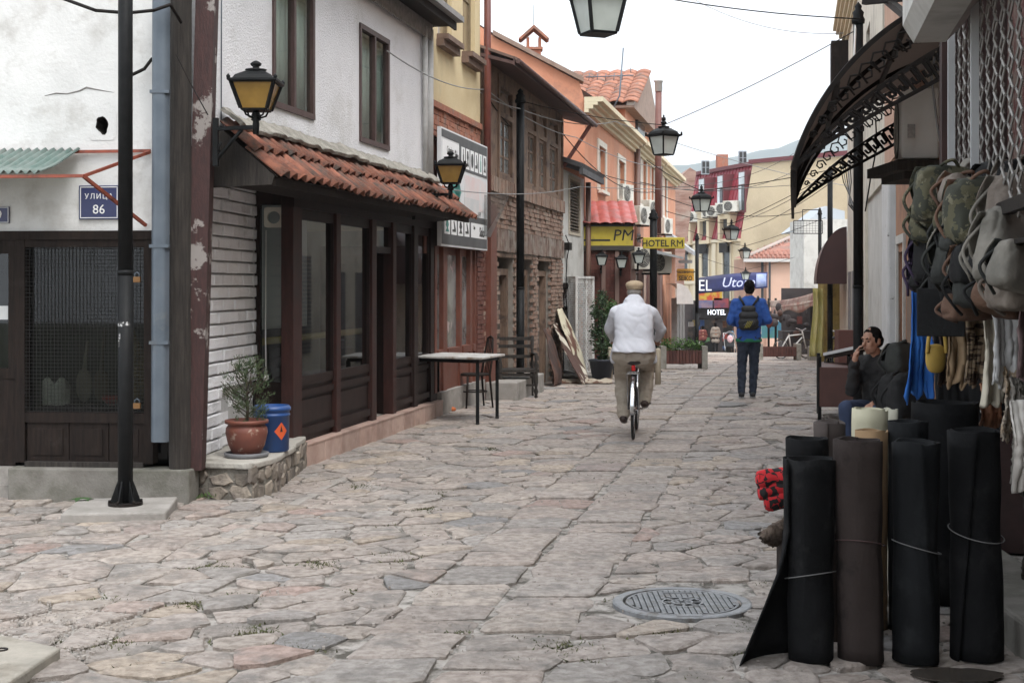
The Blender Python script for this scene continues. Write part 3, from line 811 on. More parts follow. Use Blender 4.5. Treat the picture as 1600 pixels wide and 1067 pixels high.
inner = [ER.P(tc + .06 * cos(2 * pi * k / n), .02, zc + .06 * sin(2 * pi * k / n)) for k in range(n)]
ib = [p - ER.n * .05 for p in inner]; ob_ = [p - ER.n * .05 for p in outer]
ring.add(outer + inner + ib + ob_, [(k, (k + 1) % n, n + (k + 1) % n, n + k) for k in range(n)] + [(n + k, n + (k + 1) % n, 2 * n + (k + 1) % n, 2 * n + k) for k in range(n)] + [(k, (k + 1) % n, 3 * n + (k + 1) % n, 3 * n + k) for k in range(n)])
vf = ring.build('ventilator', M('yellowed_plastic', (.6, .58, .5), rough=.5), f)
mb = MB(); mb.tube([ER.P(tc - .07, .02, zc - .12), ER.P(tc - .075, .02, 1.2), ER.P(tc - .07, .02, .85)], .006, 6); mb.lathe([(.02, 0), (.03, .03), (.02, .06)], ER.P(tc - .07, .03, .8), 10); mb.build('pull_cord', WHT, f)
# room behind
mb = MB()
LEFT.box(mb, 13.35, 19, -2.6, -2.55, .15, 2.75); LEFT.box(mb, 13.3, 18.2, -2.55, LO - .12, 2.66, 2.72); LEFT.box(mb, 13.35, 18.2, -2.55, LO - .12, .15, .2); LEFT.box(mb, 18.1, 18.2, -2.55, LO - .12, .2, 2.66)
mb.build('room', M('shop_inside', (.24, .22, .2), (.3, .28, .25), sc=2, rough=.9), house)
mb = MB(); LEFT.box(mb, 17.0, 17.9, -2.5, -2.1, 1.15, 2.6); LEFT.box(mb, 15.1, 15.5, -2.5, -2.2, 1.1, 2.6); mb.build('inner_column', M('inner_wall', (.75, .75, .75), rough=.9), house)
mb = MB(); LEFT.box(mb, 14.0, 15.3, -.75, -.7, 1.25, 2.6); mb.build('inner_panel', M('inner_wall', (.75, .75, .75)), house)
mb = MB(); mb.tube([LEFT.P(13.5, -.5, 1.15), LEFT.P(16.8, -.45, 1.16)], .035, 8); mb.build('bamboo_rail', M('bamboo', (.4, .3, .12), rough=.6), house)
# stone tile step
PINK = M('pink_marble_tile', (.36, .24, .2), (.46, .34, .29), sc=5, rough=.5, rnd=.14, bump=.1, dirt=(.24, .15, .12), dsc=3, dlo=.5, dhi=.72)
mb = MB(); LEFT.box(mb, 13.22, 18.3, -.6, .04, -.15, .185); mb.build('step', CONC, house)
t = 13.2
while t < 18.25:
    L = R.choice([.42, .5, .6]); t2 = min(18.3, t + L)
    chamfer_piece(LEFT, t + .003, t2 - .003, -.03, .19, .02, .065, .004, .002).build('tile', PINK, house)
    mb = MB(); LEFT.box(mb, t + .003, t2 - .003, -.1, .07, .191, .206); mb.build('tile', PINK, house)
    t = t2
# tiled canopy
TILE = M('clay_roof_tile', (.17, .062, .04), (.28, .11, .068), sc=9, rough=.9, rnd=.34, bump=.6, bs=50, dirt=(.075, .058, .048), dsc=5.5, dlo=.46, dhi=.64)
ct0, ct1, cz0, cz1, co = 11.32, 18.05, 2.6, 3.02, .5
def tile_mesh(w, L, h=.03, th=.011):
    mb = MB()
    def fn(a, b):
        q = -pi / 2 + pi * b * 1.0
        x = (b - .5) * w * 1.06
        zz = h * cos((b - .42) * 2 * pi) * (1 - .12 * a) + .006 * (b > .93)
        return V((x * (1 - .06 * a), a * L, zz))
    mb.grid(fn, 2, 8, th)
    return mb.mesh('roof_tile', TILE)
tw = .2; tl = .39
TM = tile_mesh(tw, tl)
slope = atan2(cz1 - cz0, co)
ax = LEFT.d.normalized(); upv = V((-LEFT.n.x * cos(slope), -LEFT.n.y * cos(slope), sin(slope))); nz_ = ax.cross(upv) * -1
if nz_.z < 0: nz_ = -nz_
Lsl = hypot(co, cz1 - cz0)
mb = MB(); mb.add([LEFT.P(ct0, 0, cz1 - .04), LEFT.P(ct1, 0, cz1 - .04), LEFT.P(ct1, co, cz0 - .04), LEFT.P(ct0, co, cz0 - .04)], [(0, 1, 2, 3)]); mb.add([LEFT.P(ct0, co, cz0 - .04), LEFT.P(ct1, co, cz0 - .04), LEFT.P(ct1, .02, cz0 - .1), LEFT.P(ct0, .02, cz0 - .1)], [(0, 1, 2, 3)])
LEFT.box(mb, ct0 + .02, ct1, co - .06, co - .03, cz0 - .11, cz0 - .04)
cn = mb.build('canopy', DKW, house)
mb = MB(); mb.prism([LEFT.P(ct0, -.2, cz0 - .12), LEFT.P(ct0, co - .05, cz0 - .1), LEFT.P(ct0, co - .03, cz0 - .03), LEFT.P(ct0, 0, cz1 - .05), LEFT.P(ct0, -.2, cz1 - .05)], LEFT.d * .05); mb.build('gable_board', OLDW, cn)
for row in range(2):
    t = ct0
    while t < ct1:
        o = bpy.data.objects.new('roof_tile', TM); link(o, cn)
        off = row * (Lsl * .47) - .05
        p = LEFT.P(t + .1, co, cz0) + upv * (off + R.uniform(-.022, .022)) + nz_ * (.006 + .022 * row + R.uniform(-.005, .006)) + V((0, 0, .01 * sin(t * 1.7)))
        tw_ = R.uniform(-.035, .035)
        a2 = (ax + upv * tw_).normalized(); u2 = nz_.cross(a2) if nz_.cross(a2).z > 0 else -nz_.cross(a2)
        tilt = Matrix.Rotation(R.uniform(-.02, .03) - .05, 3, a2)
        m = Matrix((a2, tilt @ u2, tilt @ nz_)).transposed()
        o.location = p - wl(cn) ; o.rotation_euler = m.to_euler()
        t += tw / 1.02
# mortar bed along the top of the canopy
mb = MB()
mb.grid(lambda a, b: (lambda t: LEFT.P(t, .02 + .17 * b * (1 + .5 * noise.noise(V((t * 3, 1, 0)))), cz1 + .07 - .13 * b + .03 * noise.noise(V((t * 6, b * 3, 2))) + .035 * noise.noise(V((t * 2, 5, 2)))))(ct0 - .02 + (ct1 - ct0 - .3) * a), 140, 5, .03)
mb.build('mortar_bed', M('crumbly_mortar', (.34, .32, .28), (.2, .19, .165), sc=9, rough=1, bump=1, bs=40), cn)
# rubble terrace at the corner
TER = [(-2.66, 11.36), (-2.07, 11.2), (-1.94, 11.6), (-1.93, 13.19)]
ter = thing('stone_terrace', (-2.25, 12.1, 0), 'low rubble stone terrace with a cement top beside the white brick wall', 'terrace')
mb = MB(); mb.prism([V((x, y, -.1)) for x, y in TER + [(-2.5, 13.19), (-2.6, 11.44)]], (0, 0, .33)); mb.build('core', M('rubble_mortar', (.2, .185, .16), (.1, .09, .075), sc=9, rough=1, bump=1, bs=30), ter)
mb = MB()
ctr = V((-2.2, 12.3, 0))
pp = []
for (x, y), (x2, y2) in zip(TER, TER[1:]):
    for k in range(8):
        f = k / 8; q = V((x + (x2 - x) * f, y + (y2 - y) * f, 0)); d = (q - ctr).normalized(); pp.append(q + d * R.uniform(-.0, .035))
pp += [V((-1.93, 13.19, 0)), V((-2.5, 13.19, 0)), V((-2.62, 11.44, 0))]
mb.prism([p + V((0, 0, .232)) for p in pp], (0, 0, .05)); mb.build('cement_top', M('terrace_cement', (.4, .38, .34), (.32, .3, .27), sc=5, rough=.95, bump=.6, bs=30, dirt=(.2, .19, .16), dsc=2.5), ter, bevel=.012)
STN = M('rubble_stone', (.13, .11, .095), (.25, .215, .175), sc=5, rough=.9, bump=1.2, bs=18, rnd=.5, det=9)
for (x, y), (x2, y2) in zip(TER, TER[1:]):
    f = Fr((x, y), (x2 - x, y2 - y), (y2 - y, -(x2 - x)))
    L = f.d.length
    for row in range(2):
        s = -.04 * row
        while s < L - .03:
            ln = R.uniform(.09, .24); e = min(L, s + ln)
            zc = -.04 + row * .13 + R.uniform(-.015, .03); hh = R.uniform(.1, .165)
            mb = MB(); c = f.P((s + e) / 2 / L, -.02, zc + hh / 2)
            n_ = R.choice([5, 6, 7]); pts = []
            for k in range(n_):
                q = 2 * pi * k / n_ + R.uniform(-.3, .3)
                pts.append((cos(q) * (e - s) * .52 * R.uniform(.85, 1.1), sin(q) * hh * .55 * R.uniform(.85, 1.1)))
            u = f.d.normalized()
            back = [c + u * a + V((0, 0, b)) for a, b in pts]
            mid = [p + f.n * .02 for p in back]
            ft = [c + u * a * .84 + V((0, 0, b * .84)) + f.n * R.uniform(.026, .04) for a, b in pts]
            fs = [tuple(range(2 * n_, 3 * n_))] + [(i, (i + 1) % n_, n_ + (i + 1) % n_, n_ + i) for i in range(n_)] + [(n_ + i, n_ + (i + 1) % n_, 2 * n_ + (i + 1) % n_, 2 * n_ + i) for i in range(n_)]
            mb.add(back + mid + ft, fs).build('stone', STN, ter); s = e

# house across the junction behind the viewer, mirrored in the barred window
rh_ = thing('house_front', (-2, -11, 0), 'pale house across the junction, seen only mirrored in the barred window', 'building')
RHF = Fr((-9, -11), (1, 0), (0, 1))
ops = [(1 + i * 2.6, 2.3 + i * 2.6, z, z + 1.5) for i in range(6) for z in (1.0, 4.2)]
mb = MB(); RHF.wall(mb, 0, 17, -.1, 7.5, ops, -.3, 0); mb.build('wall', M('rear_house_wall', (.3, .27, .23), (.36, .33, .28), sc=1, rough=.9), rh_)
for q in ops: mb = MB(); RHF.box(mb, *q[:2], -.2, -.15, *q[2:]); mb.build('window', FGLASS, rh_)
um = thing('market_umbrella', (-5.5, -5, 0), 'dark purple market umbrella mirrored in the barred shop window', 'umbrella')
mb = MB(); mb.lathe([(2.0, 2.2), (1.95, 2.35), (1.0, 2.75), (.01, 3.0)], (-5.5, -5, 0), 8, False); mb.build('canopy', M('purple_canvas', (.07, .03, .06), rough=.9), um)
mb = MB(); mb.tube([(-5.5, -5, 0), (-5.5, -5, 2.95)], .03, 8); mb.build('pole', IRON, um)
# ---------------------------------------------------------------- street lamps, wall lamps
AMBER = M('amber_lamp_glass', (.22, .125, .025), (.29, .17, .035), sc=6, rough=.25)
OPAL = M('frosted_lamp_glass', (.52, .56, .53), (.45, .49, .46), sc=6, rough=.3)
def lantern(root, h, w, gm, z0=0, fl=.44):
    """four sided tapered lantern, h tall to finial, w wide at its top rim"""
    zb, zt = z0 + h * .2, z0 + h * .62
    wb, wt = w * .27, w * fl
    mb = MB()
    for k in range(4):
        a = pi / 4 + k * pi / 2
        mb.bar(V((cos(a) * wb * 1.414, sin(a) * wb * 1.414, zb)), V((cos(a) * wt * 1.414, sin(a) * wt * 1.414, zt)), w * .06)
    mb.lathe([(wb * 1.41, zb - h * .03), (wb * 1.48, zb), (wb * 1.3, zb)], n=4, smooth=False, a0=pi / 4)
    mb.lathe([(wt * 1.5, zt - h * .01), (w * .72, zt + h * .02), (w * .72, zt + h * .05), (w * .6, zt + h * .055)], n=4, smooth=False, a0=pi / 4)
    f = mb.build('lantern_frame', BLK, root)
    for k in range(4):
        a, b = pi / 4 + k * pi / 2, pi / 4 + (k + 1) * pi / 2
        m2 = MB(); r = .97 * 1.414
        q = [V((cos(x) * ww * r, sin(x) * ww * r, zz)) for x, ww, zz in ((a, wb, zb), (b, wb, zb), (b, wt, zt), (a, wt, zt))]
        n = (q[1] - q[0]).cross(q[2] - q[0]).normalized()
        m2.prism(q, -n * .004); m2.build('lamp_pane', gm, f)
    mb = MB()
    mb.lathe([(w * .6, zt + h * .05), (w * .52, zt + h * .12), (w * .3, zt + h * .19), (w * .22, zt + h * .21)], n=4, smooth=False, a0=pi / 4)
    mb.lathe([(w * .2, zt + h * .2), (w * .23, zt + h * .24), (w * .1, zt + h * .25), (w * .06, zt + h * .28), (w * .11, zt + h * .31), (w * .12, zt + h * .34), (w * .05, zt + h * .38), (.002, zt + h * .39)], n=10)
    for k in range(4):
        a = pi / 4 + k * pi / 2; mb.lathe([(w * .03, zt + h * .04), (w * .045, zt + h * .08), (.002, zt + h * .12)], V((cos(a) * w * .68, sin(a) * w * .68, 0)), 6)
    mb.build('lantern_cap', BLK, root)
    return f
def wall_lamp(loc, size, armdir, arml, label, rz):
    r = thing('wall_lamp', (0, 0, 0), label, 'lamp', 'amber lanterns on wall brackets')
    lantern(r, size, size * .8, AMBER)
    mb = MB()
    mb.lathe([(size * .05, -.1), (size * .06, -.02), (size * .05, .0), (size * .09, size * .03), (size * .05, size * .07), (size * .08, size * .1), (size * .04, size * .19)], n=10)
    for k in range(4):
        a = pi / 4 + k * pi / 2
        mb.tube([V((cos(a) * .02, sin(a) * .02, size * .05)), V((cos(a) * size * .2, sin(a) * size * .2, size * .1)), V((cos(a) * size * .25, sin(a) * size * .25, size * .19))], size * .016, 6)
    mb.build('lantern_stem', BLK, r)
    d = V((*armdir, 0)).normalized()
    mb = MB()
    mb.tube([V((0, 0, -.05)), d * arml], .017, 8) if False else mb.bar(V((0, 0, -.045)), d * arml + V((0, 0, -.045)), .035, .03)
    mb.tube([d * arml + V((0, 0, -.3)), d * (arml * .85) + V((0, 0, -.24)), d * (arml * .6) + V((0, 0, -.15)), d * (arml * .35) + V((0, 0, -.06))], .016, 8)
    mb.bar(d * arml + V((0, 0, .04)), d * arml + V((0, 0, -.34)), .04, .05)
    q = d * (arml * .86) + V((0, 0, -.2)); mb.tube([q + V((0, 0, .05)) , q + d * .03 + V((0, 0, .0)), q + V((0, 0, -.04))], .01, 6)
    mb.build('bracket', BLK, r)
    r.location = loc; r.rotation_euler = (0, 0, 0)
    return r
wall_lamp(at(400, 190, 11.0), .47, (-1, .35), .36, 'amber glass lantern on a black bracket at the corner of the white house', 0)
wall_lamp(at(704, 298, 16.6), .46, (-.9, .2), .45, 'amber glass lantern on a bracket at the far end of the tiled canopy', 0)
def pole(loc, h, r, label, pad=True, gus=True):
    p = thing('street_lamp_post', loc, label, 'lamp post', 'black lamp posts along the street')
    mb = MB(); mb.lathe([(r, 0), (r, h * .35)], loc, 20); mb.lathe([(r * 1.06, h * .35), (r * 1.06, h * .357)], loc, 20); mb.lathe([(r * .97, h * .357), (r * .97, h - .12)], loc, 20); mb.build('pole', BLK, p)
    mb = MB(); mb.lathe([(r * 1.25, h - .14), (r * 1.35, h - .1), (r * 1.0, h - .06), (r * 1.15, h - .02), (r * .6, h + .02), (r * .75, h + .05), (.004, h + .1)], loc, 14); mb.build('finial', BLK, p)
    mb = MB(); mb.lathe([(r * 2.3, 0), (r * 2.3, .022), (r * 1.02, .022), (r * 1.02, 0)], loc, 28, False); mb.build('base_flange', IRON, p)
    for k in range(6):
        a = k * pi / 3 + .3; d = V((cos(a), sin(a), 0)); b = V(loc) + V((0, 0, .022)); tn = V((-d.y, d.x, 0)) * .01
        mb = MB(); mb.prism([b + d * r * .98 - tn / 2, b + d * r * 1.95 - tn / 2, b + d * r * 1.95 - tn / 2 + V((0, 0, .015)), b + d * r * 1.0 - tn / 2 + V((0, 0, .16))], tn); mb.build('gusset', BLK, p)
        mb = MB(); mb.lathe([(.012, .02), (.012, .04), (.005, .042)], V(loc) + d * r * 2.05, 6); mb.build('bolt', IRON, p)
    return p
P1 = pole(at(196, 794, 10.5).xy.to_3d() + V((0, 0, .06)), 4.9, .055, 'black lamp post on a concrete slab in front of the barred shop window')
mb = MB(); c = at(196, 794, 10.5)
mb.cb((c.x - .03, 10.5, .02), (.74, .74, .08), .12)
tag(mb.build('concrete_pad', CONC, bevel=.015), 'square concrete slab under the near left lamp post', 'slab')
mb = MB(); c = wl(P1)
mb.grid(lambda a, b: c + V((.0562 * cos(-2.6 + a * 1.9), .0562 * sin(-2.6 + a * 1.9), (1.33 if 1 else 0) + .035 * b + .006 * sin(a * 50))), 16, 2)
mb.grid(lambda a, b: c + V((.0562 * cos(-2.5 + a * .45), .0562 * sin(-2.5 + a * .45), 1.18 + .1 * b)), 5, 3)
tag(mb.build('torn_sticker', M('sticker_white', (.6, .6, .6), (.03, .03, .03), sc=45, rough=.6, lo=.44, hi=.47)), 'torn white paper stickers on the near left lamp post', 'sticker')
P2 = pole(at(1341, 445, 15.7).xy.to_3d(), 4.75, .056, 'black lamp post by the seated man on the right')
P3 = pole(at(813, 445, 22.6).xy.to_3d() + V((0, 0, gz(22.6))), 4.8, .066, 'black lamp post in front of the red brick house')
P4 = pole(at(1297, 445, 36).xy.to_3d() + V((0, 0, gz(36))), 5.0, .07, 'far black lamp post beside the dark red barrel awning')
P5 = pole(at(1021, 445, 31.5).xy.to_3d() + V((0, 0, gz(31.5))), 3.55, .085, 'black lamp post beside the yellow hotel sign')
P6 = pole(at(1089, 445, 52).xy.to_3d() + V((0, 0, gz(52))), 4.4, .07, 'thin far lamp post at the yellow watch shop sign')
P7 = pole(at(1281, 445, 46).xy.to_3d() + V((0, 0, gz(46))), 4.8, .06, 'thin lamp post by the wire cage on the right')
# lanterns hung over the middle of the street
hung = []
for i, (px, py, Y, lab) in enumerate(((935, 55, 12.0, 'nearest hanging lantern with pale panes cut off by the top edge'), (1037, 243, 19.5, 'hanging lantern with pale panes left of the iron canopy, second nearest'),
        (1096, 331, 29, 'hanging lantern in front of the red mansard roof'), (1143, 375, 37.5, 'small hanging lantern at the lower edge of the red roof'),
        (1164, 404, 49, 'small hanging lantern beside the pink house roof'), (1165, 437, 62, 'tiniest lantern hanging above the blue banner'))):
    r = thing('hanging_lantern', (0, 0, 0), lab, 'lantern', 'lanterns hung over the street')
    lantern(r, .58, .36 * 1.0, OPAL, -.1, .395)
    mb = MB(); mb.lathe([(.03, .48), (.03, .52), (.012, .53), (.012, .56)], n=8); mb.build('hook', IRON, r)
    loc = at(px, py, Y); place(r, loc, [.4, .65, .5, .5, .3, .2][i], 1.22 if i == 0 else None); hung.append(loc)
# ================================================================ LEFT, MIDDLE: sign shop, brick house, white house, salmon hotel
YEL = M('yellow_render', (.55, .44, .26), (.6, .5, .31), sc=2, rough=.9, bump=.2, bs=40, dirt=(.33, .28, .2), dsc=1.3, dlo=.55, dhi=.8)
RBR = M('red_brick', (.26, .095, .06), (.36, .15, .09), sc=9, rough=.9, bump=.4, bs=50, dirt=(.2, .16, .13), dsc=5, dlo=.5, dhi=.75, attr=False)
OBR = M('old_brick', (.2, .125, .095), (.32, .215, .165), sc=7, rough=.95, bump=.6, bs=40, dirt=(.27, .24, .2), dsc=3, dlo=.48, dhi=.7)
def brick_field(fr, t0, t1, z0, z1, o, L, h, gap=.008, ops=(), stand=False, jit=.008, vjit=.004):
    """laid bricks as real blocks, joined"""
    mb = MB(); dl = L / fr.d.length; r = 0; z = z0
    while z < z1 - .01:
        zt = min(z1, z + h); x = t0 - (dl / 2 if r % 2 and not stand else 0)
        while x < t1:
            a, b = max(t0, x), min(t1, x + dl)
            m_ = (a + b) / 2; zm = (z + zt) / 2
            if b - a > .02 and not any(p[0] < m_ < p[1] and p[2] < zm < p[3] for p in ops):
                oo = o + R.uniform(-jit, jit); v = vjit
                fr.box(mb, a + gap / 2, b - gap / 2, o - .06, oo, z + gap / 2 + R.uniform(-v, v), zt - gap / 2 + R.uniform(-v, v))
            x += dl
        z = zt; r += 1
    return mb
shopC = thing('sign_shop', LEFT.P(19.3, -2, 0), 'narrow ochre yellow building with a red brick band and red timber shopfront', 'building')
C0, C1 = 17.85, 20.75
wins = [pxs(LEFT, 684, 706, -80, 96), pxs(LEFT, 723, 742, -60, 122)]
wins = [(a, b, 4.95, 6.6) for a, b, c, d in wins]
mb = MB(); LEFT.wall(mb, C0, C1, 4.05, 7.6, wins, -.25, 0); LEFT.box(mb, C0, C1, -3, -.25, 2.4, 7.6); mb.build('yellow_wall', YEL, shopC)
OLIVE = M('olive_shutter', (.16, .12, .07), (.22, .17, .1), sc=8, rough=.6)
SILL = M('brown_sill', (.12, .075, .055), (.18, .12, .09), sc=8, rough=.8)
for q in wins:
    wd = window(shopC, LEFT, *q, -.12, OLIVE, M('brown_dark_glass', (.2, .15, .09), (.26, .2, .13), sc=2, rough=.15), nv=0, nh=1, fw=.05, sill=(.28, .07, SILL))
    mb = MB(); LEFT.box(mb, q[0] - .08, q[1] + .08, 0, .1, q[2] - .16, q[2] - .075); mb.build('sill_moulding', SILL, wd)
mb = MB(); LEFT.box(mb, C0, C1, -.2, -.03, 3.6, 4.05); mb.build('band_backing', M('dark_mortar', (.14, .11, .09), rough=1), shopC)
b_ = brick_field(LEFT, C0, C1, 3.62, 4.05, 0.0, .24, .07); LEFT.box(b_, C0, C1, .0, .035, 3.98, 4.06)
tag(b_.build('brick_band', RBR, shopC), kind='stuff')
REDT = M('red_timber', (.115, .036, .022), (.16, .052, .032), sc=5, st=(5, 5, 1), rough=.6, bump=.2, bs=30, dirt=(.13, .06, .045), dsc=4)
mb = MB(); LEFT.box(mb, C0, C1, -.25, -.06, 2.1, 3.62); mb.build('fascia_board', REDT, shopC)
# pilaster of bricks at right
LEFT_pt = LEFT.t(745)
tag(brick_field(LEFT, LEFT.t(744), LEFT.t(757), .0, 2.2, .02, .2, .07).build('brick_pilaster', M('dark_red_brick', (.1, .035, .025), (.15, .055, .04), sc=9, rough=.8, bump=.3), shopC), kind='stuff')
mb = MB(); p0 = LEFT.P(C1 + .02, .04, 0); mb.ob(LEFT.P(LEFT.t(762, .05), .0, 0), LEFT.d * .42, LEFT.n * .1, (0, 0, 2.9)); mb.build('red_post', REDT, shopC)
mb = MB(); mb.tube([LEFT.P(C1 + .05, .1, 2.4), LEFT.P(C1 + .05, .1, 7.7)], .055, 10); mb.build('downpipe', M('redbrown_pipe', (.17, .05, .035), (.12, .035, .028), sc=4, rough=.5), shopC)
for (x0, x1) in ((680, 683), (693, 699), (719, 722), (735, 738), (742, 745)):
    mb = MB(); LEFT.box(mb, LEFT.t(x0), LEFT.t(x1), -.12, .0, .3, 2.2); mb.build('shopfront_post', REDT, shopC)
MOTTLED = M('mottled_shop_window', (.3, .32, .32), (.09, .095, .095), sc=2.2, rough=.1, dirt=(.45, .38, .4), dsc=2.8, dlo=.6, dhi=.66)  # opaque panes mottled in light and dark grey with pale patches
for (x0, x1) in ((683, 693), (699, 719), (722, 735), (738, 742)):
    mb = MB(); LEFT.box(mb, LEFT.t(x0), LEFT.t(x1), -.08, -.06, .85, 2.2); mb.build('shop_pane', MOTTLED, shopC)
    mb = MB(); LEFT.box(mb, LEFT.t(x0), LEFT.t(x1), -.08, -.03, .3, .75); LEFT.box(mb, LEFT.t(x0), LEFT.t(x1), -.08, .02, .75, .85); mb.build('shop_panel', REDT, shopC)
mb = MB(); LEFT.box(mb, 18.32, 20.9, -.3, .04, -.1, .3); mb.build('plinth', CONC, shopC)
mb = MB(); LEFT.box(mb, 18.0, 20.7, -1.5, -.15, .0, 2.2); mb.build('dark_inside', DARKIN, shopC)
# printed sign board
sg = thing('sign_board', LEFT.P(19.6, .1, 2.2), 'large weathered advertising board with black and white picture squares above the red shopfront', 'sign')
s0, s1, sz0, sz1 = 17.98, 20.7, 2.2, 3.72
SO = .12
mb = MB(); LEFT.box(mb, s0, s1, SO - .05, SO, sz0, sz1); mb.build('board', M('faded_print', (.7, .71, .72), (.62, .63, .65), sc=3, rough=.5, dirt=(.48, .44, .43), dsc=1.6, dlo=.58, dhi=.75), sg)
def patch(nm, mat, a, b, c, d, z=.004, o=SO):
    m = MB(); LEFT.box(m, s0 + (s1 - s0) * a, s0 + (s1 - s0) * b, o + .0005, o + z, sz0 + (sz1 - sz0) * c, sz0 + (sz1 - sz0) * d); return m.build(nm, mat, sg)
CHAR = M('charcoal_print', (.05, .052, .056), (.075, .077, .08), sc=5, rough=.5)
patch('print_field', CHAR, .01, .985, .015, .095); patch('print_field', CHAR, .01, .985, .25, .3); patch('print_field', CHAR, .01, .985, .92, .985); patch('print_field', CHAR, .36, .985, .69, .92); patch('print_field', CHAR, .01, .985, .095, .25); patch('print_field', CHAR, .01, .36, .69, .72)
LP_ = M('print_white', (.8, .81, .82), rough=.5); TEAL = M('print_teal', (.05, .28, .24), rough=.5); PINKP = M('print_pink', (.7, .56, .55), (.66, .67, .68), sc=3, rough=.5); REDP = M('print_red', (.45, .06, .06), rough=.5); BLUP = M('print_blue', (.08, .1, .3), rough=.5)
def glyph(mb, a, b, c, d, kind):
    """little pictogram of a scooter, bottle, plant, plate"""
    ca, cb_ = (a + b) / 2, (c + d) / 2; wa, wz = (b - a), (d - c)
    def q(x, y): return LEFT.P(s0 + (s1 - s0) * (ca + wa * x), SO + .0045, sz0 + (sz1 - sz0) * (cb_ + wz * y))
    if kind == 0: P = [(-.1, -.4), (.15, -.4), (.15, .1), (.06, .2), (.06, .42), (-.04, .42), (-.04, .2), (-.1, .1)]
    elif kind == 1: P = [(-.3, -.35), (.3, -.35), (.1, -.1), (.25, .1), (.1, .4), (-.15, .4), (-.25, .05), (-.05, -.1)]
    elif kind == 2: P = [(cos(i * pi / 6) * .3, sin(i * pi / 6) * .36) for i in range(12)]
    else: P = [(-.3, -.3), (.3, -.3), (.3, -.15), (0, .4), (-.1, .35), (.05, -.15), (-.3, -.15)]
    mb.prism([q(x, y) for x, y in P], LEFT.n * .003)
gl = MB(); glt = MB()
for k in range(6):
    a = .4 + k * .098; patch('picture_square', LP_, a, a + .078, .715, .9, .0042); glyph(gl if k != 4 else glt, a, a + .078, .715, .9, k % 4)
for k in range(4):
    a = .06 + k * .135; patch('picture_square', LP_, a, a + .11, .105, .24, .0042); glyph(gl if k else glt, a, a + .11, .105, .24, (k * 2 + 1) % 4)
patch('picture_square', LP_, .61, .975, .105, .24, .0042); patch('picture_square', LP_, .03, .35, .73, .9, .0042)
patch('faded_picture', PINKP, .47, .97, .36, .66); patch('faded_picture', M('print_grey', (.55, .56, .57), (.64, .62, .62), sc=4, rough=.5), .47, .8, .32, .46, .0045)
glyph(glt, .08, .45, .32, .66, 2); glyph(glt, .2, .46, .32, .6, 1)
tag(gl.build('pictograms', TEXTK, sg), kind='stuff'); tag(glt.build('teal_pictures', TEAL, sg), kind='stuff')
def stext(txt, a, c, h, mat, sx=1, **k):
    m = MB(); text(m, txt, LEFT.P(s0 + (s1 - s0) * a, SO + .006, sz0 + (sz1 - sz0) * c), LEFT.d, h, depth=.002, sx=sx, **k); tag(m.build('lettering', mat, sg), kind='stuff')
stext('Sisko', .86, .17, .14, TEXTK, .8, bold=.004); stext('ESUGA', .5, .31 + .02, .07, TEXTK, .9); stext('L F P', .8, .33, .07, TEXTK, .9); stext('Catering', .17, .83, .09, TEXTK, .8); stext('Sisko', .3, .8, .15, TEXTK, .5, bold=.004); stext('Ca\u0444e', .68, .2, .05, TEXTK, .8)
# translucent plastic side sheet beside the board
mb = MB(); mb.prism([LEFT.P(20.4, .14, 3.0), LEFT.P(20.72, .45, 3.02), LEFT.P(20.72, .16, 2.4), LEFT.P(20.4, .14, 2.4)], LEFT.n * .006); tag(mb.build('plastic_sheet', glass('milky_plastic', (.75, .76, .76), .6, .3)), 'torn milky plastic sheet hanging at the lower right of the advertising board', 'plastic sheet')

# ---- red brick house with timber bay
brk = thing('brick_house', LEFT.P(24.5, -2, gz(24.5)), 'old red brick house with a brown timber window bay and overhanging eave', 'building')
D0, D1 = 20.9, 28.15
gb = gz(28) - .1
ops = [pxs(LEFT, 778, 803, 400, 585), pxs(LEFT, 817, 833, 400, 585), pxs(LEFT, 841, 861, 400, 585)]
ops = [(a, b, gb, 2.2) for a, b, c, d in ops]
MORT = M('grey_mortar', (.22, .2, .175), (.3, .27, .24), sc=8, rough=1)
mb = MB(); LEFT.wall(mb, D0, D1, gb, 3.4, ops, -.3, -.02); LEFT.box(mb, D0, D1, -3, -.9, gb, 4.9); mb.build('wall_core', MORT, brk)
tag(brick_field(LEFT, D0, D1, gb, 2.2, .01, .24, .075, .014, ops, jit=.014).build('pier_bricks', OBR, brk), kind='stuff')
tag(brick_field(LEFT, D0, D1, 2.58, 3.12, .01, .25, .078, .014, jit=.016).build('wall_bricks', OBR, brk), kind='stuff')
tag(brick_field(LEFT, D0, D1, 2.22, 2.58, .03, .09, .36, .016, stand=True, jit=.02, vjit=.012).build('standing_bricks', M('dull_brick', (.17, .12, .1), (.27, .2, .165), sc=6, rough=.95, bump=.5, dirt=(.3, .28, .25), dsc=3), brk), kind='stuff')
tag(brick_field(LEFT, D0, D1, 3.12, 3.36, .06, .09, .24, .012, stand=True, jit=.015).build('sill_bricks', OBR, brk), kind='stuff')
BTIM = M('bay_timber', (.15, .095, .065), (.23, .155, .11), sc=5, st=(6, 6, .8), rough=.75, bump=.3, bs=25, dirt=(.07, .045, .035), dsc=4)
VTIM = M('grey_door_timber', (.07, .055, .045), (.14, .115, .095), sc=5, st=(12, 12, .6), rough=.9, bump=.4, bs=25)
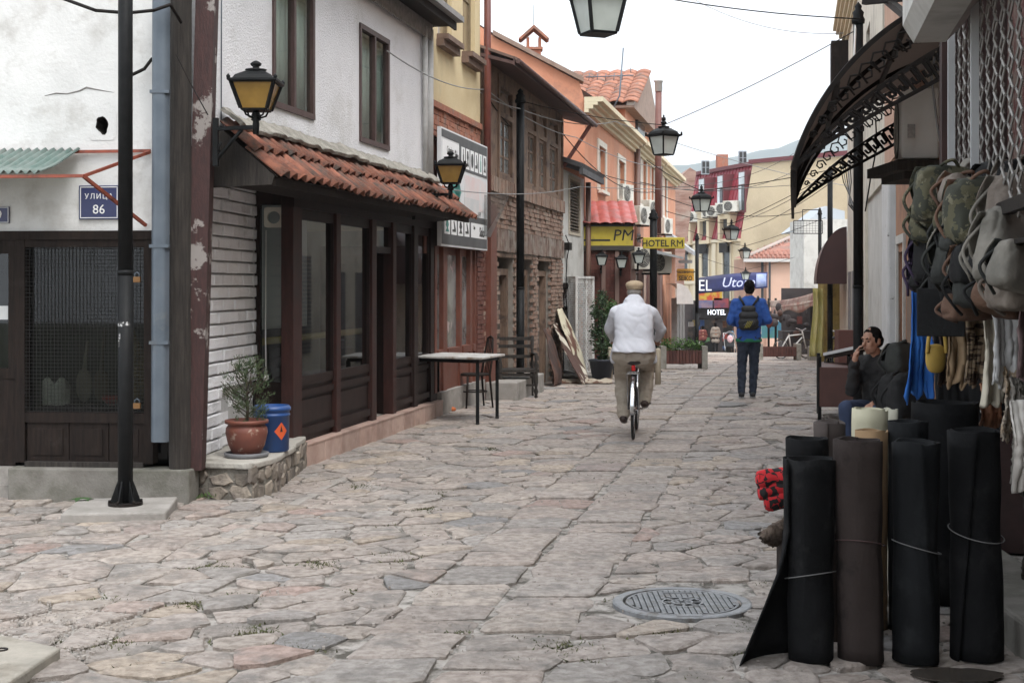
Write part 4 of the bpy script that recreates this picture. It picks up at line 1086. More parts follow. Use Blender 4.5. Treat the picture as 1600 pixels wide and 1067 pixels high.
for i, (a, b, c, d) in enumerate(ops):
    mb = MB(); LEFT.box(mb, a, b, -.28, -.22, gb, 1.9); dd = mb.build('door', VTIM if i != 1 else BTIM, brk)
    n = 5 if i != 1 else 3
    for k in range(n):
        m2 = MB(); LEFT.box(m2, a + (b - a) * k / n + .012, a + (b - a) * (k + 1) / n - .012, -.22, -.2 - .01 * R.random(), gb, 1.82); m2.build('board', VTIM if i != 1 else BTIM, dd)
    mb = MB(); LEFT.box(mb, a, b, -.24, -.1, 1.86, 1.96); LEFT.box(mb, a, b, -.2, .0, 2.14, 2.2); mb2 = mb; LEFT.box(mb2, a, a + .12, -.24, -.1, gb, 1.86); LEFT.box(mb2, b - .12, b, -.24, -.1, gb, 1.86); mb.build('door_frame', BTIM, brk)
    mb = MB(); LEFT.box(mb, a, b, -.6, -.55, 1.96, 2.2); mb.build('vent_back', DARKIN, brk)
bays = [pxs(LEFT, x0, x1, 170, 310) for x0, x1 in ((782, 801), (825, 838), (843, 854), (859, 872))]
bays = [(a, b, 3.45, 4.36) for a, b, c, d in bays]
pan = [(a, b, 4.44, 4.82) for a, b, c, d in bays]
mb = MB(); LEFT.wall(mb, D0, D1, 3.36, 5.1, bays + pan, -.14, 0); mb.build('bay_frame', BTIM, brk)
for q in bays: window(brk, LEFT, *q, -.09, M('bay_sash', (.16, .1, .07), (.22, .15, .11), sc=6, rough=.7), M('grey_old_pane', (.2, .215, .21), (.12, .13, .13), sc=1.4, rough=.08), nv=1, nh=2, fw=.05, fd=.05)
for (a, b, c, d) in pan:
    mb = MB(); LEFT.box(mb, a, b, -.12, -.08, c, d); mb.build('arch_panel', BRW, brk)
    mb = MB(); m_ = (a + b) / 2; rr = (b - a) / 2
    mb.prism([LEFT.P(a, -.08, c)] + [LEFT.P(m_ + rr * .92 * cos(q), -.08, c + (d - c) * .9 * sin(q)) for q in [i * pi / 10 for i in range(10, -1, -1)]] + [LEFT.P(b, -.08, c), LEFT.P(b, -.08, c - .02), LEFT.P(a, -.08, c - .02)], LEFT.n * .045); mb.build('arch_board', BTIM, brk)
for k in range(8):
    t = D0 + .1 + (D1 - D0 - .2) * k / 7
    if not any(q[0] - .08 < t < q[1] + .08 for q in bays): mb = MB(); LEFT.box(mb, t - .05, t + .05, .0, .03, 3.36, 5.0); mb.build('bay_post', BTIM, brk)
EAV = M('eave_brown', (.06, .03, .027), (.09, .05, .045), sc=5, st=(4, 4, 1), rough=.6)
e0, e1 = 20.75, 28.9
mb = MB()
for (o0, zz0, o1, zz1, th) in ((-.1, 5.1, .5, 4.93, .05),):
    mb.prism([LEFT.P(e0, o0, zz0), LEFT.P(e0, o1, zz1), LEFT.P(e0, o1, zz1 + th), LEFT.P(e0, o0, zz0 + th)], LEFT.d * (e1 - e0))
LEFT.box(mb, e0, e1, .5, .52, 4.92, 5.05)
mb.build('eave', EAV, brk)
mb = MB(); mb.prism([LEFT.P(e0, .56, 5.03), LEFT.P(e0, -2.6, 6.2), LEFT.P(e0, -2.6, 6.14), LEFT.P(e0, .56, 4.99)], LEFT.d * (e1 - e0)); mb.build('roof', M('dark_roof_sheet', (.13, .085, .07), (.19, .13, .11), sc=4, rough=.8), brk)
mb = MB(); mb.tube([LEFT.P(e0, .57, 4.98), LEFT.P(e1, .57, 4.95)], .04, 8); mb.build('gutter', EAV, brk)
mb = MB(); mb.bar(LEFT.P(28.5, .5, 4.9), LEFT.P(28.1, .02, 4.05), .06); mb.build('eave_brace', M('redbrown_brace', (.16, .05, .04), rough=.6), brk)
mb = MB(); LEFT.box(mb, 21.0, 23.3, .02, .5, gz(22) - .1, .25); tag(mb.build('concrete_block', CONC, bevel=.02), 'long concrete block behind the trestle table', 'block')

# ---- small white house with louvred window
wh = thing('small_white_house', LEFT.P(29.6, -2, gz(29.6)), 'narrow grey white house with a brown louvred window between the brick house and salmon wall', 'building')
G0, G1 = 28.25, 31.0
q = pxs(LEFT, 888, 906, 278, 368); gq = gz(30) - .2
mb = MB(); LEFT.wall(mb, G0, G1, 1.72, 4.02, [q], -.2, 0); LEFT.box(mb, G0, G1, -1.5, -.2, gq, 4.0); mb.build('wall', M('greyed_plaster', (.5, .5, .48), (.6, .6, .58), sc=3, rough=.95, bump=.4, bs=25, dirt=(.27, .25, .22), dsc=1.4, dlo=.52, dhi=.75), wh)
wd = MB(); LEFT.wall(wd, q[0], q[1], q[2], q[3], [(q[0] + .12, q[1] - .12, q[2] + .06, q[3] - .06)], -.1, .02); wo = wd.build('louvred_window', M('pale_frame', (.45, .4, .32), rough=.8), wh)
n = 16
for k in range(n):
    z = q[2] + .07 + (q[3] - q[2] - .14) * k / n
    mb = MB(); mb.prism([LEFT.P(q[0] + .12, -.06, z + .05), LEFT.P(q[0] + .12, .0, z), LEFT.P(q[0] + .12, .005, z + .012), LEFT.P(q[0] + .12, -.055, z + .062)], LEFT.d * (q[1] - q[0] - .24)); mb.build('louvre', M('louvre_brown', (.15, .115, .085), (.1, .08, .06), sc=5, rough=.8), wo)
mb = MB(); LEFT.box(mb, G0, G1, -.18, -.1, gq, 1.72); LEFT.box(mb, G0, G1, -.12, .04, 1.62, 1.74); LEFT.box(mb, G0, G1, -.12, .02, 1.2, 1.26); mb.build('lower_front', DKW, wh)
for k in range(4):
    a = G0 + .15 + k * .62; mb = MB(); LEFT.box(mb, a, a + .5, -.1, -.08, 1.28, 1.6); mb.build('small_pane', FGLASS, wh)
mb = MB(); mb.prism([LEFT.P(28.0, .42, 4.02), LEFT.P(28.0, .45, 4.1), LEFT.P(28.0, -1.4, 4.75), LEFT.P(28.0, -1.4, 4.65)], LEFT.d * 3.1); LEFT.box(mb, 28.0, 31.1, .36, .44, 3.9, 4.02); mb.build('roof', M('slate_dark', (.05, .05, .055), (.09, .09, .095), sc=6, rough=.8), wh)
for k in range(12):
    mb = MB(); c = LEFT.P(28.1 + k * .26, .4, 4.07); mb.tube([c, c + LEFT.n * -1.0 + V((0, 0, .35))], .06, 6); mb.build('ridge_tile', MATS['slate_dark'], wh)
mb = MB(); mb.tube([LEFT.P(31.0, .1, 3.95), LEFT.P(31.0, .1, gq)], .06, 8); mb.build('downpipe', M('brown_pipe', (.14, .075, .055), rough=.5), wh)
mb = MB(); mb.tube([LEFT.P(28.35, .03, 2.7), LEFT.P(28.4, .1, 2.5), LEFT.P(28.5, .03, 2.2), LEFT.P(28.3, .04, 1.6), LEFT.P(28.45, .05, 1.0)], .012, 6); LEFT.box(mb, 28.3, 28.6, .0, .12, 2.4, 2.55); mb.build('hanging_cable', IRON, wh)

# ---- salmon hotel building
SAL = M('salmon_render', (.5, .215, .125), (.58, .28, .17), sc=1.5, rough=.9, bump=.15, bs=40, dirt=(.42, .23, .155), dsc=.8, dlo=.5, dhi=.7)
SALB = M('salmon_gable', (.47, .19, .11), (.54, .25, .155), sc=1.2, rough=.92, bump=.2, bs=30, dirt=(.25, .13, .095), dsc=1.1, dlo=.56, dhi=.78)
CRM = M('cream_trim', (.55, .48, .33), (.6, .53, .38), sc=3, rough=.85)
ht = thing('salmon_hotel', LEFT.P(38, -3, gz(38)), 'salmon rendered hotel building with cream cornices and a tiled dormer roof', 'building')
F0, F1 = 31.15, 55.0
gf = gz(55) - .1
hw = [pxs(LEFT, 934, 945, 228, 297), pxs(LEFT, 965, 975, 228, 297)] + [pxs(LEFT, x0, x1, 240, 320) for x0, x1 in ((994, 1000), (1003, 1009), (1016, 1021), (1030, 1034), (1037, 1041))]
hw = [(a, b, 3.95, 5.0) if i < 2 else (a, b, 4.1, 5.5) for i, (a, b, c, d) in enumerate(hw)]
mb = MB(); LEFT.wall(mb, F0, F1, gf, 5.75, hw, -.3, 0); mb.build('street_wall', SAL, ht)
mb = MB(); p = LEFT.P(F0, 0, 0)
xr = p.x; n_ = [V((xr, F0, gf)), V((xr, F0, 5.75))] + [at(x, y, F0) for x, y in ((905, 128), (840, 93), (775, 60))] + [V((-2.6, F0, 8.8)), V((-5.5, F0, 8.8)), V((-5.5, F0, gf))]
mb.prism(n_, (0, .25, 0)); mb.build('gable_wall', SALB, ht)
RT = M('old_roof_tile', (.22, .085, .05), (.34, .15, .095), sc=6, rough=.9, rnd=.25, dirt=(.13, .105, .09), dsc=2.5)
mb = MB(); a, b = at(912, 128, F0 - .12), at(770, 54, F0 - .12); mb.prism([a, b, b + V((0, 0, .1)), a + V((0, 0, .1))], (0, .5, 0)); mb.build('verge', M('verge_grey', (.2, .14, .11), (.28, .2, .16), sc=6, rough=.9), ht)
mb = MB(); a = LEFT.P(F0, -.2, 5.85)
mb.add([LEFT.P(F0, .35, 5.75), LEFT.P(F1, .35, 5.75), LEFT.P(F1, -4, 8.6), LEFT.P(F0, -4, 8.6)], [(0, 1, 2, 3)]); mb.build('main_roof', RT, ht)
for (c0, c1) in ((F0 - .1, 40.4), (40.7, 47.3), (47.6, F1)):
    for (oo, za, zb) in ((.1, 5.5, 5.58), (.2, 5.58, 5.66), (.3, 5.66, 5.73), (.42, 5.73, 5.84)):
        mb = MB(); LEFT.box(mb, c0, c1, .003, oo, za, zb - .002); mb.build('cornice', CRM, ht)
for t in (40.55, 47.45): mb = MB(); mb.tube([LEFT.P(t, .12, 5.7), LEFT.P(t, .12, gf + 1)], .09, 8); mb.build('downpipe', M('brown_pipe', (.14, .075, .055), rough=.5), ht)
WHF = M('white_window_trim', (.62, .58, .5), (.68, .64, .57), sc=4, rough=.8)
for i, q in enumerate(hw):
    window(ht, LEFT, *q, -.16, WHF, FGLASS, nv=0 if i < 2 else 1, nh=0, fw=.07, sill=(.28, .08, WHF))
    mb = MB(); LEFT.wall(mb, q[0] - .16, q[1] + .16, q[2] - .02, q[3] + .14, [q], .002, .04); mb.build('window_surround', WHF, ht)
# dormer with a tiled roof, ridge across the street front
dz0, dz1 = 6.65, 7.95
dm = MB()
dm.prism([LEFT.P(38.4, .02, 5.84), LEFT.P(45.2, .02, 5.84), LEFT.P(45.2, .02, dz0), LEFT.P(41.9, .02, dz1), LEFT.P(38.4, .02, dz0)], LEFT.n * -4); dmo = dm.build('dormer', SAL, ht)
mb = MB()
for (ta, tb) in ((38.1, 41.9), (45.5, 41.9)):
    za = dz0 - .1
    mb.prism([LEFT.P(ta, .3, za), LEFT.P(tb, .3, dz1 + .02), LEFT.P(tb, .3, dz1 + .12), LEFT.P(ta, .3, za + .1)], LEFT.n * -.2)
mb.build('dormer_verge', M('cream_grey_trim', (.36, .35, .32), rough=.85), ht)
mb = MB(); LEFT.box(mb, 40.9, 42.8, .02, .1, 6.1, 6.9); mb.build('dormer_window', FGLASS, ht)
me = None
tmb = MB()
def bt(a, b): return V(((b - .5) * .42, a * .5, .075 * cos((b - .5) * pi)))
tmb.grid(bt, 2, 6, .02); TM2 = tmb.mesh('roof_tile', RT)
sl2 = atan2(dz1 - dz0 + .1, 3.7); upd = (LEFT.d.normalized() * cos(sl2) + V((0, 0, sin(sl2)))).normalized(); ac = -LEFT.n
nn2 = ac.cross(upd); nn2 = nn2 if nn2.z > 0 else -nn2
acx = upd.cross(nn2)
m3 = Matrix((acx, upd, nn2)).transposed().to_euler()
for r in range(9):
    for k in range(10):
        o = bpy.data.objects.new('roof_tile', TM2); link(o, dmo)
        o.location = LEFT.P(38.05, .2 - k * .4, dz0 - .08) + upd * r * .43 + nn2 * .03 - wl(dmo); o.rotation_euler = m3
mb = MB(); mb.prism([LEFT.P(38.1, .3, dz0 - .1), LEFT.P(41.9, .3, dz1), LEFT.P(45.4, .3, dz0 - .1), LEFT.P(45.4, .3, dz0 - .16), LEFT.P(38.1, .3, dz0 - .16)], LEFT.n * -4.3); mb.build('dormer_deck', MATS['verge_grey'], ht)
# chimneys and aerials
ch = thing('chimney', at(834, 82, 33.5), 'small red brick chimney with a gabled tile cap on the salmon gable', 'chimney')
c = at(834, 96, 33.5)
mb = MB(); mb.cb(c + V((0, 0, .05)), (.34, .34, .5)); mb.cb(c + V((0, 0, .28)), (.42, .42, .06)); mb.build('stack', RBR, ch)
mb = MB()
for sx in (-1, 1):
    for sy in (-1, 1): mb.cb(c + V((sx * .14, sy * .14, .42)), (.07, .07, .24))
tag(mb.build('cap_piers', RBR, ch), kind='stuff')
mb = MB(); mb.prism([c + V((x, -.28, z)) for x, z in ((-.36, .5), (0, .82), (.36, .5), (.3, .48), (0, .74), (-.3, .48))], (0, .56, 0)); mb.build('cap_tiles', MATS['old_roof_tile'], ch)
mb = MB(); mb.tube([c + V((0, 0, .8)), c + V((0, 0, 1.35))], .008, 5); mb.build('rod', IRON, ch)
an = thing('roof_aerial', at(972, 120, 37), 'thin crossed television aerial above the salmon roof', 'aerial')
mb = MB(); mb.tube([at(958, 170, 37), at(968, 150, 37), at(974, 75, 37)], .022, 6); mb.build('mast', GRYM, an)
mb = MB(); mb.tube([at(915, 121, 37), at(990, 118, 37)], .016, 5); mb.build('boom', GRYM, an)
for k in range(6): mb = MB(); x = 920 + k * 13; mb.tube([at(x, 126 - (20 if k == 5 else 0), 37), at(x + 1, 115, 37)], .01, 5); mb.build('element', GRYM, an)
fl = thing('flue_pipe', at(1027, 330, 36), 'tall brown metal flue pipe with a white cap in front of the salmon hotel', 'flue')
mb = MB(); mb.tube([at(1028, 365, 36), at(1029, 128, 36)], .085, 10); mb.build('pipe', M('flue_brown', (.13, .05, .04), (.18, .08, .065), sc=3, rough=.6), fl)
mb = MB(); c = at(1029, 128, 36); mb.lathe([(.1, -.25), (.1, 0), (.13, 0), (.13, .04), (.04, .07)], c, 12); mb.build('cap', WHT, fl)

# ---- hotel entrance porch
hp = thing('hotel_porch', V((2.2, 32.5, gz(32))), 'hotel entrance porch of dark red brick under a red metal tile roof', 'porch')
pc = at(989, 380, 31.0)
PX0, PX1 = 1.55, pc.x
DRB = M('porch_brick', (.085, .028, .022), (.14, .05, .038), sc=8, rough=.8, bump=.3, bs=40)
CF = Fr((PX0, 31.0), (1, 0), (0, -1))
mb = MB(); CF.box(mb, 0.02, .8, -2.6, -.05, gz(32) - .3, 2.45); mb.build('porch_wall', M('porch_joint', (.1, .05, .04), rough=1), hp)
tag(brick_field(CF, 0.02, .8, gz(32) - .2, 2.4, -.04, .24, .075, .012, jit=.005).build('bricks', DRB, hp), kind='stuff')
for x in (.42, .72): mb = MB(); CF.box(mb, x, x + .09, -.04, .0, gz(32) - .2, 2.45); mb.build('pilaster', M('porch_grey', (.2, .13, .11), rough=.8), hp)
YS = M('yellow_sign', (.42, .33, .03), (.5, .4, .05), sc=3, rough=.5, dirt=(.2, .16, .05), dsc=3, dlo=.55, dhi=.75)
mb = MB(); CF.box(mb, -.0, PX1 - PX0, -.1, 0.0, 2.56, 2.98); CF.box(mb, PX1 - PX0 - .08, PX1 - PX0, -2.6, -.1, 2.56, 2.98); s_ = mb.build('sign_box', YS, hp)
mb = MB(); CF.box(mb, -.0, PX1 - PX0 + .03, -2.65, .03, 2.46, 2.56); CF.box(mb, -.0, PX1 - PX0 + .02, -2.65, .02, 2.98, 3.02); mb.build('sign_edge', M('dark_fascia', (.04, .035, .03), rough=.6), hp)
mb = MB(); text(mb, 'PM', CF.P(PX1 - PX0 - .22, .003, 2.8), (1, 0, 0), .25, depth=.006, shear=.15, sx=1.05); mb.build('lettering', TEXTK, hp)
mb = MB(); CF.box(mb, 0.03, PX1 - PX0 - .5, 0.0005, .004, 2.66, 2.7); mb.build('sign_line', TEXTK, hp)
SF = Fr((PX1, 31.0), (.2, 1), (1, -.2))
mb = MB(); text(mb, 'HOTEL', SF.P(1.2, .003, 2.77), (.2, 1, 0), .2, depth=.006, bold=.006); mb.build('side_lettering', TEXTK, hp)
MTR = M('red_metal_tile', (.33, .07, .06), (.4, .1, .085), sc=5, rough=.4, dirt=(.26, .1, .09), dsc=3)
mb = MB()
mb.grid(lambda a, b: V((PX0 - .1 + (PX1 - PX0 + .2) * a, 30.85 + 1.35 * b, 3.02 + .55 * b + .025 * abs(sin(a * 5.5 * pi)) + .03 * (1 - (b * 4) % 1))), 66, 32, .01)
mb.grid(lambda a, b: V((PX0 - .1 + (PX1 - PX0 + .2) * a, 33.6 - 1.4 * b, 3.02 + .55 * b)), 4, 4, .01)
mb.build('tile_sheet', MTR, hp)
mb = MB(); mb.prism([V((PX1 + .05, 30.85, 3.0)), V((PX1 + .05, 33.6, 3.0)), V((PX1 + .05, 32.2, 3.52))], (-.05, 0, 0)); mb.build('porch_gable', MATS['dark_fascia'], hp)
mb = MB(); SF.box(mb, 1.2, 9, -.9, -.2, gz(40) - .4, 2.45); mb.build('side_front', DRB, hp)
for t in (1.3, 3.0, 5.2, 7.5): mb = MB(); SF.box(mb, t, t + .25, -.2, -.1, gz(40) - .4, 2.4); mb.build('front_pilaster', MATS['porch_grey'], hp)
for t in (1.8, 3.6, 5.8): mb = MB(); SF.box(mb, t, t + 1.0, -.21, -.18, gz(38) - .1, 2.0); mb.build('entrance_door', M('dark_door_glass', (.02, .02, .022), rough=.1), hp)
for i, (x, y, lb) in enumerate(((940, 408, 'left black carriage lantern on the hotel porch brick'), (971, 412, 'middle black carriage lantern on the hotel porch'), (998, 405, 'right black carriage lantern near the white cooling units'))):
    r = thing('porch_lantern', (0, 0, 0), lb, 'lamp', 'small lanterns on the hotel porch'); lantern(r, .42, .26, OPAL); mb = MB(); mb.bar(V((0, 0, .04)), V((0, .25, .04)), .03); mb.bar(V((0, .24, -.1)), V((0, .24, .16)), .04); mb.build('bracket', BLK, r)
    place(r, at(x, y + 12, 30.7))
# hotel name sign and watch sign
def sign(fr_c, w, h, th, mat, lab, lines, lm, cat='sign'):
    c = V(fr_c); s = thing('hanging_sign', c - V((0, 0, h / 2)), lab, cat)
    mb = MB(); mb.cb(c, (w, th, h)); mb.build('panel', mat, s, bevel=.01)
    for txt, dx, dz, hh, kw in lines:
        m = MB(); text(m, txt, c + V((dx, -th / 2 - .003, dz)), (1, 0, 0), hh, depth=.006, **kw); m.build('lettering', lm, s)
    return s
c = at(1037, 380, 31.2)
s_ = sign(c, .92, .25, .08, YS, 'yellow sign reading HOTEL RM above the hotel cooling units', [('HOTEL', -.19, 0, .15, dict(bold=.003, sx=.92)), ('RM', .29, 0, .16, dict(sx=.95))], TEXTK)
mb = MB(); mb.bar(c + V((-.46, .08, .12)), c + V((-.5, 1.2, .12)), .03); mb.build('arm', IRON, s_)
c = at(1071, 429.5, 51.8)
ORS = M('orange_sign', (.5, .25, .02), (.56, .3, .03), sc=3, rough=.5)
s_ = sign(c, .62, .44, .08, ORS, 'orange SEIKO watch repair sign on the thin lamp post', [('SEIKO', 0, -.12, .16, dict(bold=.006, sx=.85)), ('ЧАСОВНИЧАР', 0, .1, .08, dict(bold=.004, sx=.85))], TEXTK)
mb = MB(); mb.cb(c + V((0, -.005, -.02)), (.6, .075, .015)); mb.bar(c + V((.31, 0, .1)), c + V((.42, .1, .1)), .03); mb.build('bracket', IRON, s_)
mb = MB(); c2 = at(1071, 409, 51.8); mb.cb(c2, (.5, .05, .12)); tag(mb.build('sign_strip', M('small_grey_sign', (.35, .36, .37), rough=.6)), 'small grey strip sign just above the orange watch sign', 'sign')
# cooling units on the hotel
def ac_unit(lab, grp='cooling units on house walls', w=.78, d=.28, h=.54):
    r = thing('cooling_unit', (0, 0, 0), lab, 'air conditioner', grp)
    mb = MB(); mb.box((-w / 2, -d / 2, 0), (w / 2, d / 2, h)); mb.build('casing', M('ac_cream', (.55, .54, .48), (.62, .6, .54), sc=4, rough=.5, dirt=(.4, .37, .3), dsc=3), r, bevel=.015)
    n = 22; ctr = V((-w * .12, -d / 2, h / 2)); rad = h * .42
    mb = MB(); ri = [ctr + V((rad * cos(2 * pi * k / n), -.003, rad * sin(2 * pi * k / n))) for k in range(n)]
    mb.prism(ri, (0, .002, 0)); mb.build('fan_opening', M('ac_dark', (.03, .03, .03), rough=.8), r)
    mb = MB()
    for k in range(1, 7): mb.tube([ctr + V((rad * k / 6 * cos(2 * pi * j / 20), -.012, rad * k / 6 * sin(2 * pi * j / 20))) for j in range(21)], .004, 4)
    for k in range(8): a = k * pi / 4; mb.tube([ctr + V((.03 * cos(a), -.014, .03 * sin(a))), ctr + V((rad * cos(a), -.014, rad * sin(a)))], .004, 4)
    tag(mb.build('fan_guard', M('ac_guard', (.45, .44, .4), rough=.5), r), kind='stuff')
    for sx in (-.3, .3): mb = MB(); mb.bar((sx, -d / 2, -.02), (sx, d / 2 + .1, -.02), .04); mb.build('mount', IRON, r)
    return r
ac_specs = [(1003, 421, 32.6, 'white cooling unit low on the porch side, left of the pair'), (1027, 427, 34, 'white cooling unit low on the porch side, right of the pair'), (975, 318, 38.5, 'cream cooling unit under the salmon upper window'), (1001, 352, 38.6, 'cream cooling unit left of the flue pipe'), (1039, 366, 46, 'cream cooling unit with dark grille above the hotel name sign'), (1016, 340, 42.5, 'cream cooling unit directly behind the flue pipe')]
proto = None
for x, y, Y, lb in ac_specs:
    if proto is None: proto = ac_unit(lb); o = proto
    else: o = copy_tree(proto); o['label'] = lb
    p_ = at(x, y, Y); place(o, p_, radians(40) if Y < 35 else radians(62), .95)
# white bubble awning of the watch shop and front below
mb = MB(); c = at(1062, 475, 47)
mb.grid(lambda a, b: V((c.x + .55 * sin(b * pi / 2) - .1, c.y + a * 3.2, c.z + .68 * cos(b * pi / 2))), 10, 10, .01)
mb.grid(lambda a, b: V((c.x - .1 + .55 * sin(b * pi / 2) * a, c.y - .01, c.z + .68 * cos(b * pi / 2) * (a if a > .01 else .01))), 6, 10)
tag(mb.build('bubble_awning', M('white_canvas', (.56, .56, .55), (.46, .46, .45), sc=3, rough=.8, bump=.2)), 'white rounded canvas awning under the orange watch sign', 'awning')
ws = thing('watch_shop', V((5.4, 50, gz(50))), 'low grey shopfront below the white rounded awning', 'shop')
mb = MB(); mb.cb(V((5.0, 52.0, gz(50) + 1.1)), (1.2, 7, 2.9), -.2); mb.build('front', M('shop_grey', (.2, .18, .165), (.28, .26, .24), sc=2, rough=.8), ws)
for k in range(3): mb = MB(); mb.cb(V((5.75 + k * .26, 49.6 + k * 1.3, gz(50) + 1.0)), (.2, .9, 2.1), -.2); mb.build('shutter', M('shutter_grey', (.14, .14, .14), (.2, .2, .2), sc=4, rough=.6), ws)
mb = MB(); a = at(1060, 350, 55); mb.prism([at(1040, 360, 50), at(1082, 392, 50), at(1082, 398, 50), at(1040, 372, 50)], (.9, 5, 0)); tag(mb.build('lean_to_roof', M('grey_sheet_roof', (.25, .27, .28), (.33, .34, .35), sc=3, rough=.6)), 'grey sheet lean-to roof beyond the hotel name sign', 'roof')
mb = MB(); mb.prism([at(1025, 391, 33), at(1068, 402, 33), at(1068, 405, 33), at(1025, 396, 33)], (.1, 1.6, .05)); tag(mb.build('porch_awning', MATS['grey_sheet_roof']), 'flat pale awning edge just below the yellow hotel name sign', 'awning')
# ================================================================ FAR END OF THE STREET
GF = gz(84) - .3
mb = MB()
mb.grid(lambda a, b: V((-12 + 60 * b, 70 + 45 * a, gz(70 + 45 * a) - .03)), 6, 4)
tag(mb.build('square', M('far_paving', (.24, .22, .2), (.32, .3, .28), sc=1.2, rough=.9, bump=.3, bs=4)), kind='structure')
CREAMW = M('cream_wall', (.55, .46, .31), (.6, .5, .35), sc=.5, rough=.9, dirt=(.5, .42, .3), dsc=.4)
RROOF = M('crimson_metal_roof', (.24, .035, .05), (.29, .045, .06), sc=1, rough=.45)
DKR = M('dark_red_trim', (.13, .03, .035), rough=.6)
H0 = V(((1157 - CX) / FPX * 82, 82, 0))
HF = Fr((H0.x, H0.y), (-.3, 1), (-.957, -.287))       # mansard front
HF.n = V((-1, -.3, 0)).normalized()
if HF.n.y > 0: HF.n = -HF.n
HE = Fr((H0.x, H0.y), (1, -.9), (-.9, -1))            # cream end wall
ms = thing('mansard_building', V((H0.x - 1, H0.y + 4, GF)), 'tall cream building with a crimson metal mansard roof at the end of the street', 'building')
zt, zm = 8.7, 4.4; LH = 10.5
mb = MB(); HF.box(mb, 0, LH, -6, 0, GF, zm)
lean = 1.0
TOPC = at(1178, 250, 82)
# end wall with its slanted mansard edge
e_ = lambda t, z: HE.P(t, 0, z)
tt = (TOPC - H0).xy.length
mb2 = MB(); mb2.prism([e_(0, GF), e_(6.5, GF), e_(6.5, zt + .1), e_(.62, zt), e_(0, zm)], -HE.n * .3)
mb.build('front_wall', CREAMW, ms); mb2.build('end_wall', M('cream_end_wall', (.52, .43, .29), (.56, .47, .325), sc=.6, rough=.9, dirt=(.46, .38, .26), dsc=.35), ms)
mb = MB(); mb.prism([HF.P(-.02, .12, zm), HF.P(LH, .12, zm), HF.P(LH, -1.0, zt), HF.P(-.02, -1.0, zt)], -HF.n * .2); rf = mb.build('mansard_roof', RROOF, ms)
mb = MB(); HF.box(mb, 0, LH, -6, -1.0, zm, zt); mb.build('attic_core', DKR, ms)
for k in range(26):
    t = k * .41
    mb = MB(); mb.bar(HF.P(t, .13, zm), HF.P(t, -.97, zt), .05, .05); mb.build('roof_seam', RROOF, rf)
mb = MB(); mb.prism([e_(.5, zt), e_(6.6, zt + .12), e_(6.6, zt + .4), e_(.5, zt + .22)], HE.n * .2); HF.box(mb, -.1, LH, -1.1, -.8, zt, zt + .22); mb.build('parapet_trim', DKR, ms)
WHP = M('light_window_pane', (.55, .6, .62), (.4, .44, .45), sc=2, rough=.15)
def hpx(x): return HF.t(x)
for i, (x0, x1) in enumerate(((1088, 1098), (1117, 1127), (1150, 1161))):
    a, b = sorted((hpx(x0), hpx(x1)))
    mb = MB(); HF.box(mb, a, b, -1.2, -.15, 5.9, 8.35); d_ = mb.build('roof_dormer', DKR, ms)
    mb = MB(); HF.box(mb, a + .12, b - .12, -.15, -.12, 6.05, 7.5); mb.build('window', FGLASS, d_)
    mb = MB(); HF.box(mb, a + .12, b - .12, -.15, -.11, 7.55, 8.25); mb.build('shutter', WHP, d_)
    mb = MB(); HF.box(mb, a + (b - a) * .5, b - .12, -.12, -.1, 6.05, 7.5); mb.build('window_leaf', WHP, d_)
for i, (x0, x1) in enumerate(((1068, 1085), (1096, 1114), (1128, 1147))):
    a, b = sorted((hpx(x0), hpx(x1)))
    mb = MB(); HF.wall(mb, a, b, zm - .2, 6.1, [(a + .35, b - .3, zm, 5.6)], -.9, .28); HF.box(mb, a - .08, b + .08, -.6, .36, 6.1, 6.25); d_ = mb.build('cream_bay', CREAMW, ms)
    mb = MB(); HF.box(mb, a + .35, b - .3, -.3, .05, zm - .1, 5.6); mb.build('window', FGLASS, d_)
    mb = MB(); HF.box(mb, a + .3, b - .25, .28, .32, 3.6, 4.2); mb.build('balcony_rail', IRON, d_)
for x0, x1 in ((1066, 1076), (1098, 1108), (1131, 1142)):
    a, b = sorted((hpx(x0), hpx(x1)))
    for (c, d) in ((2.2, 4.0), (-.3, 1.5)):
        mb = MB(); HF.wall(mb, a - .15, b + .15, c - .1, d + .15, [(a, b, c, d)], -.05, .08); f_ = mb.build('window_frame', M('cream_surround', (.6, .53, .4), rough=.85), ms)
        mb = MB(); HF.box(mb, a, b, -.04, .02, c, d); mb.build('pane', FGLASS, f_)
for z in (4.35, 1.85, -.5): mb = MB(); HF.box(mb, 0, LH, 0, .16, z - .1, z + .08); mb.build('string_course', MATS['cream_surround'], ms)
for x in (1120, 1090): mb = MB(); t = hpx(x); HF.box(mb, t, t + .5, 0, .1, -1.5, 4.2); mb.build('pilaster', MATS['cream_surround'], ms)
for i, (x, lb) in enumerate(((1076, 'white cooling unit, far left on the crimson roof'), (1086, 'white cooling unit, second from left on the crimson roof'), (1112, 'white cooling unit, left of the middle pair on the crimson roof'), (1119, 'white cooling unit, right of the middle pair on the crimson roof'), (1134, 'white cooling unit, left of the right pair on the crimson roof'), (1146, 'white cooling unit, rightmost on the crimson roof'))):
    o = copy_tree(proto); o['label'] = lb
    p = HF.P(hpx(x), .2, 5.55 + (x - 1076) * .006); place(o, p + V((0, -.3, 0)), radians(-35), 1.2)
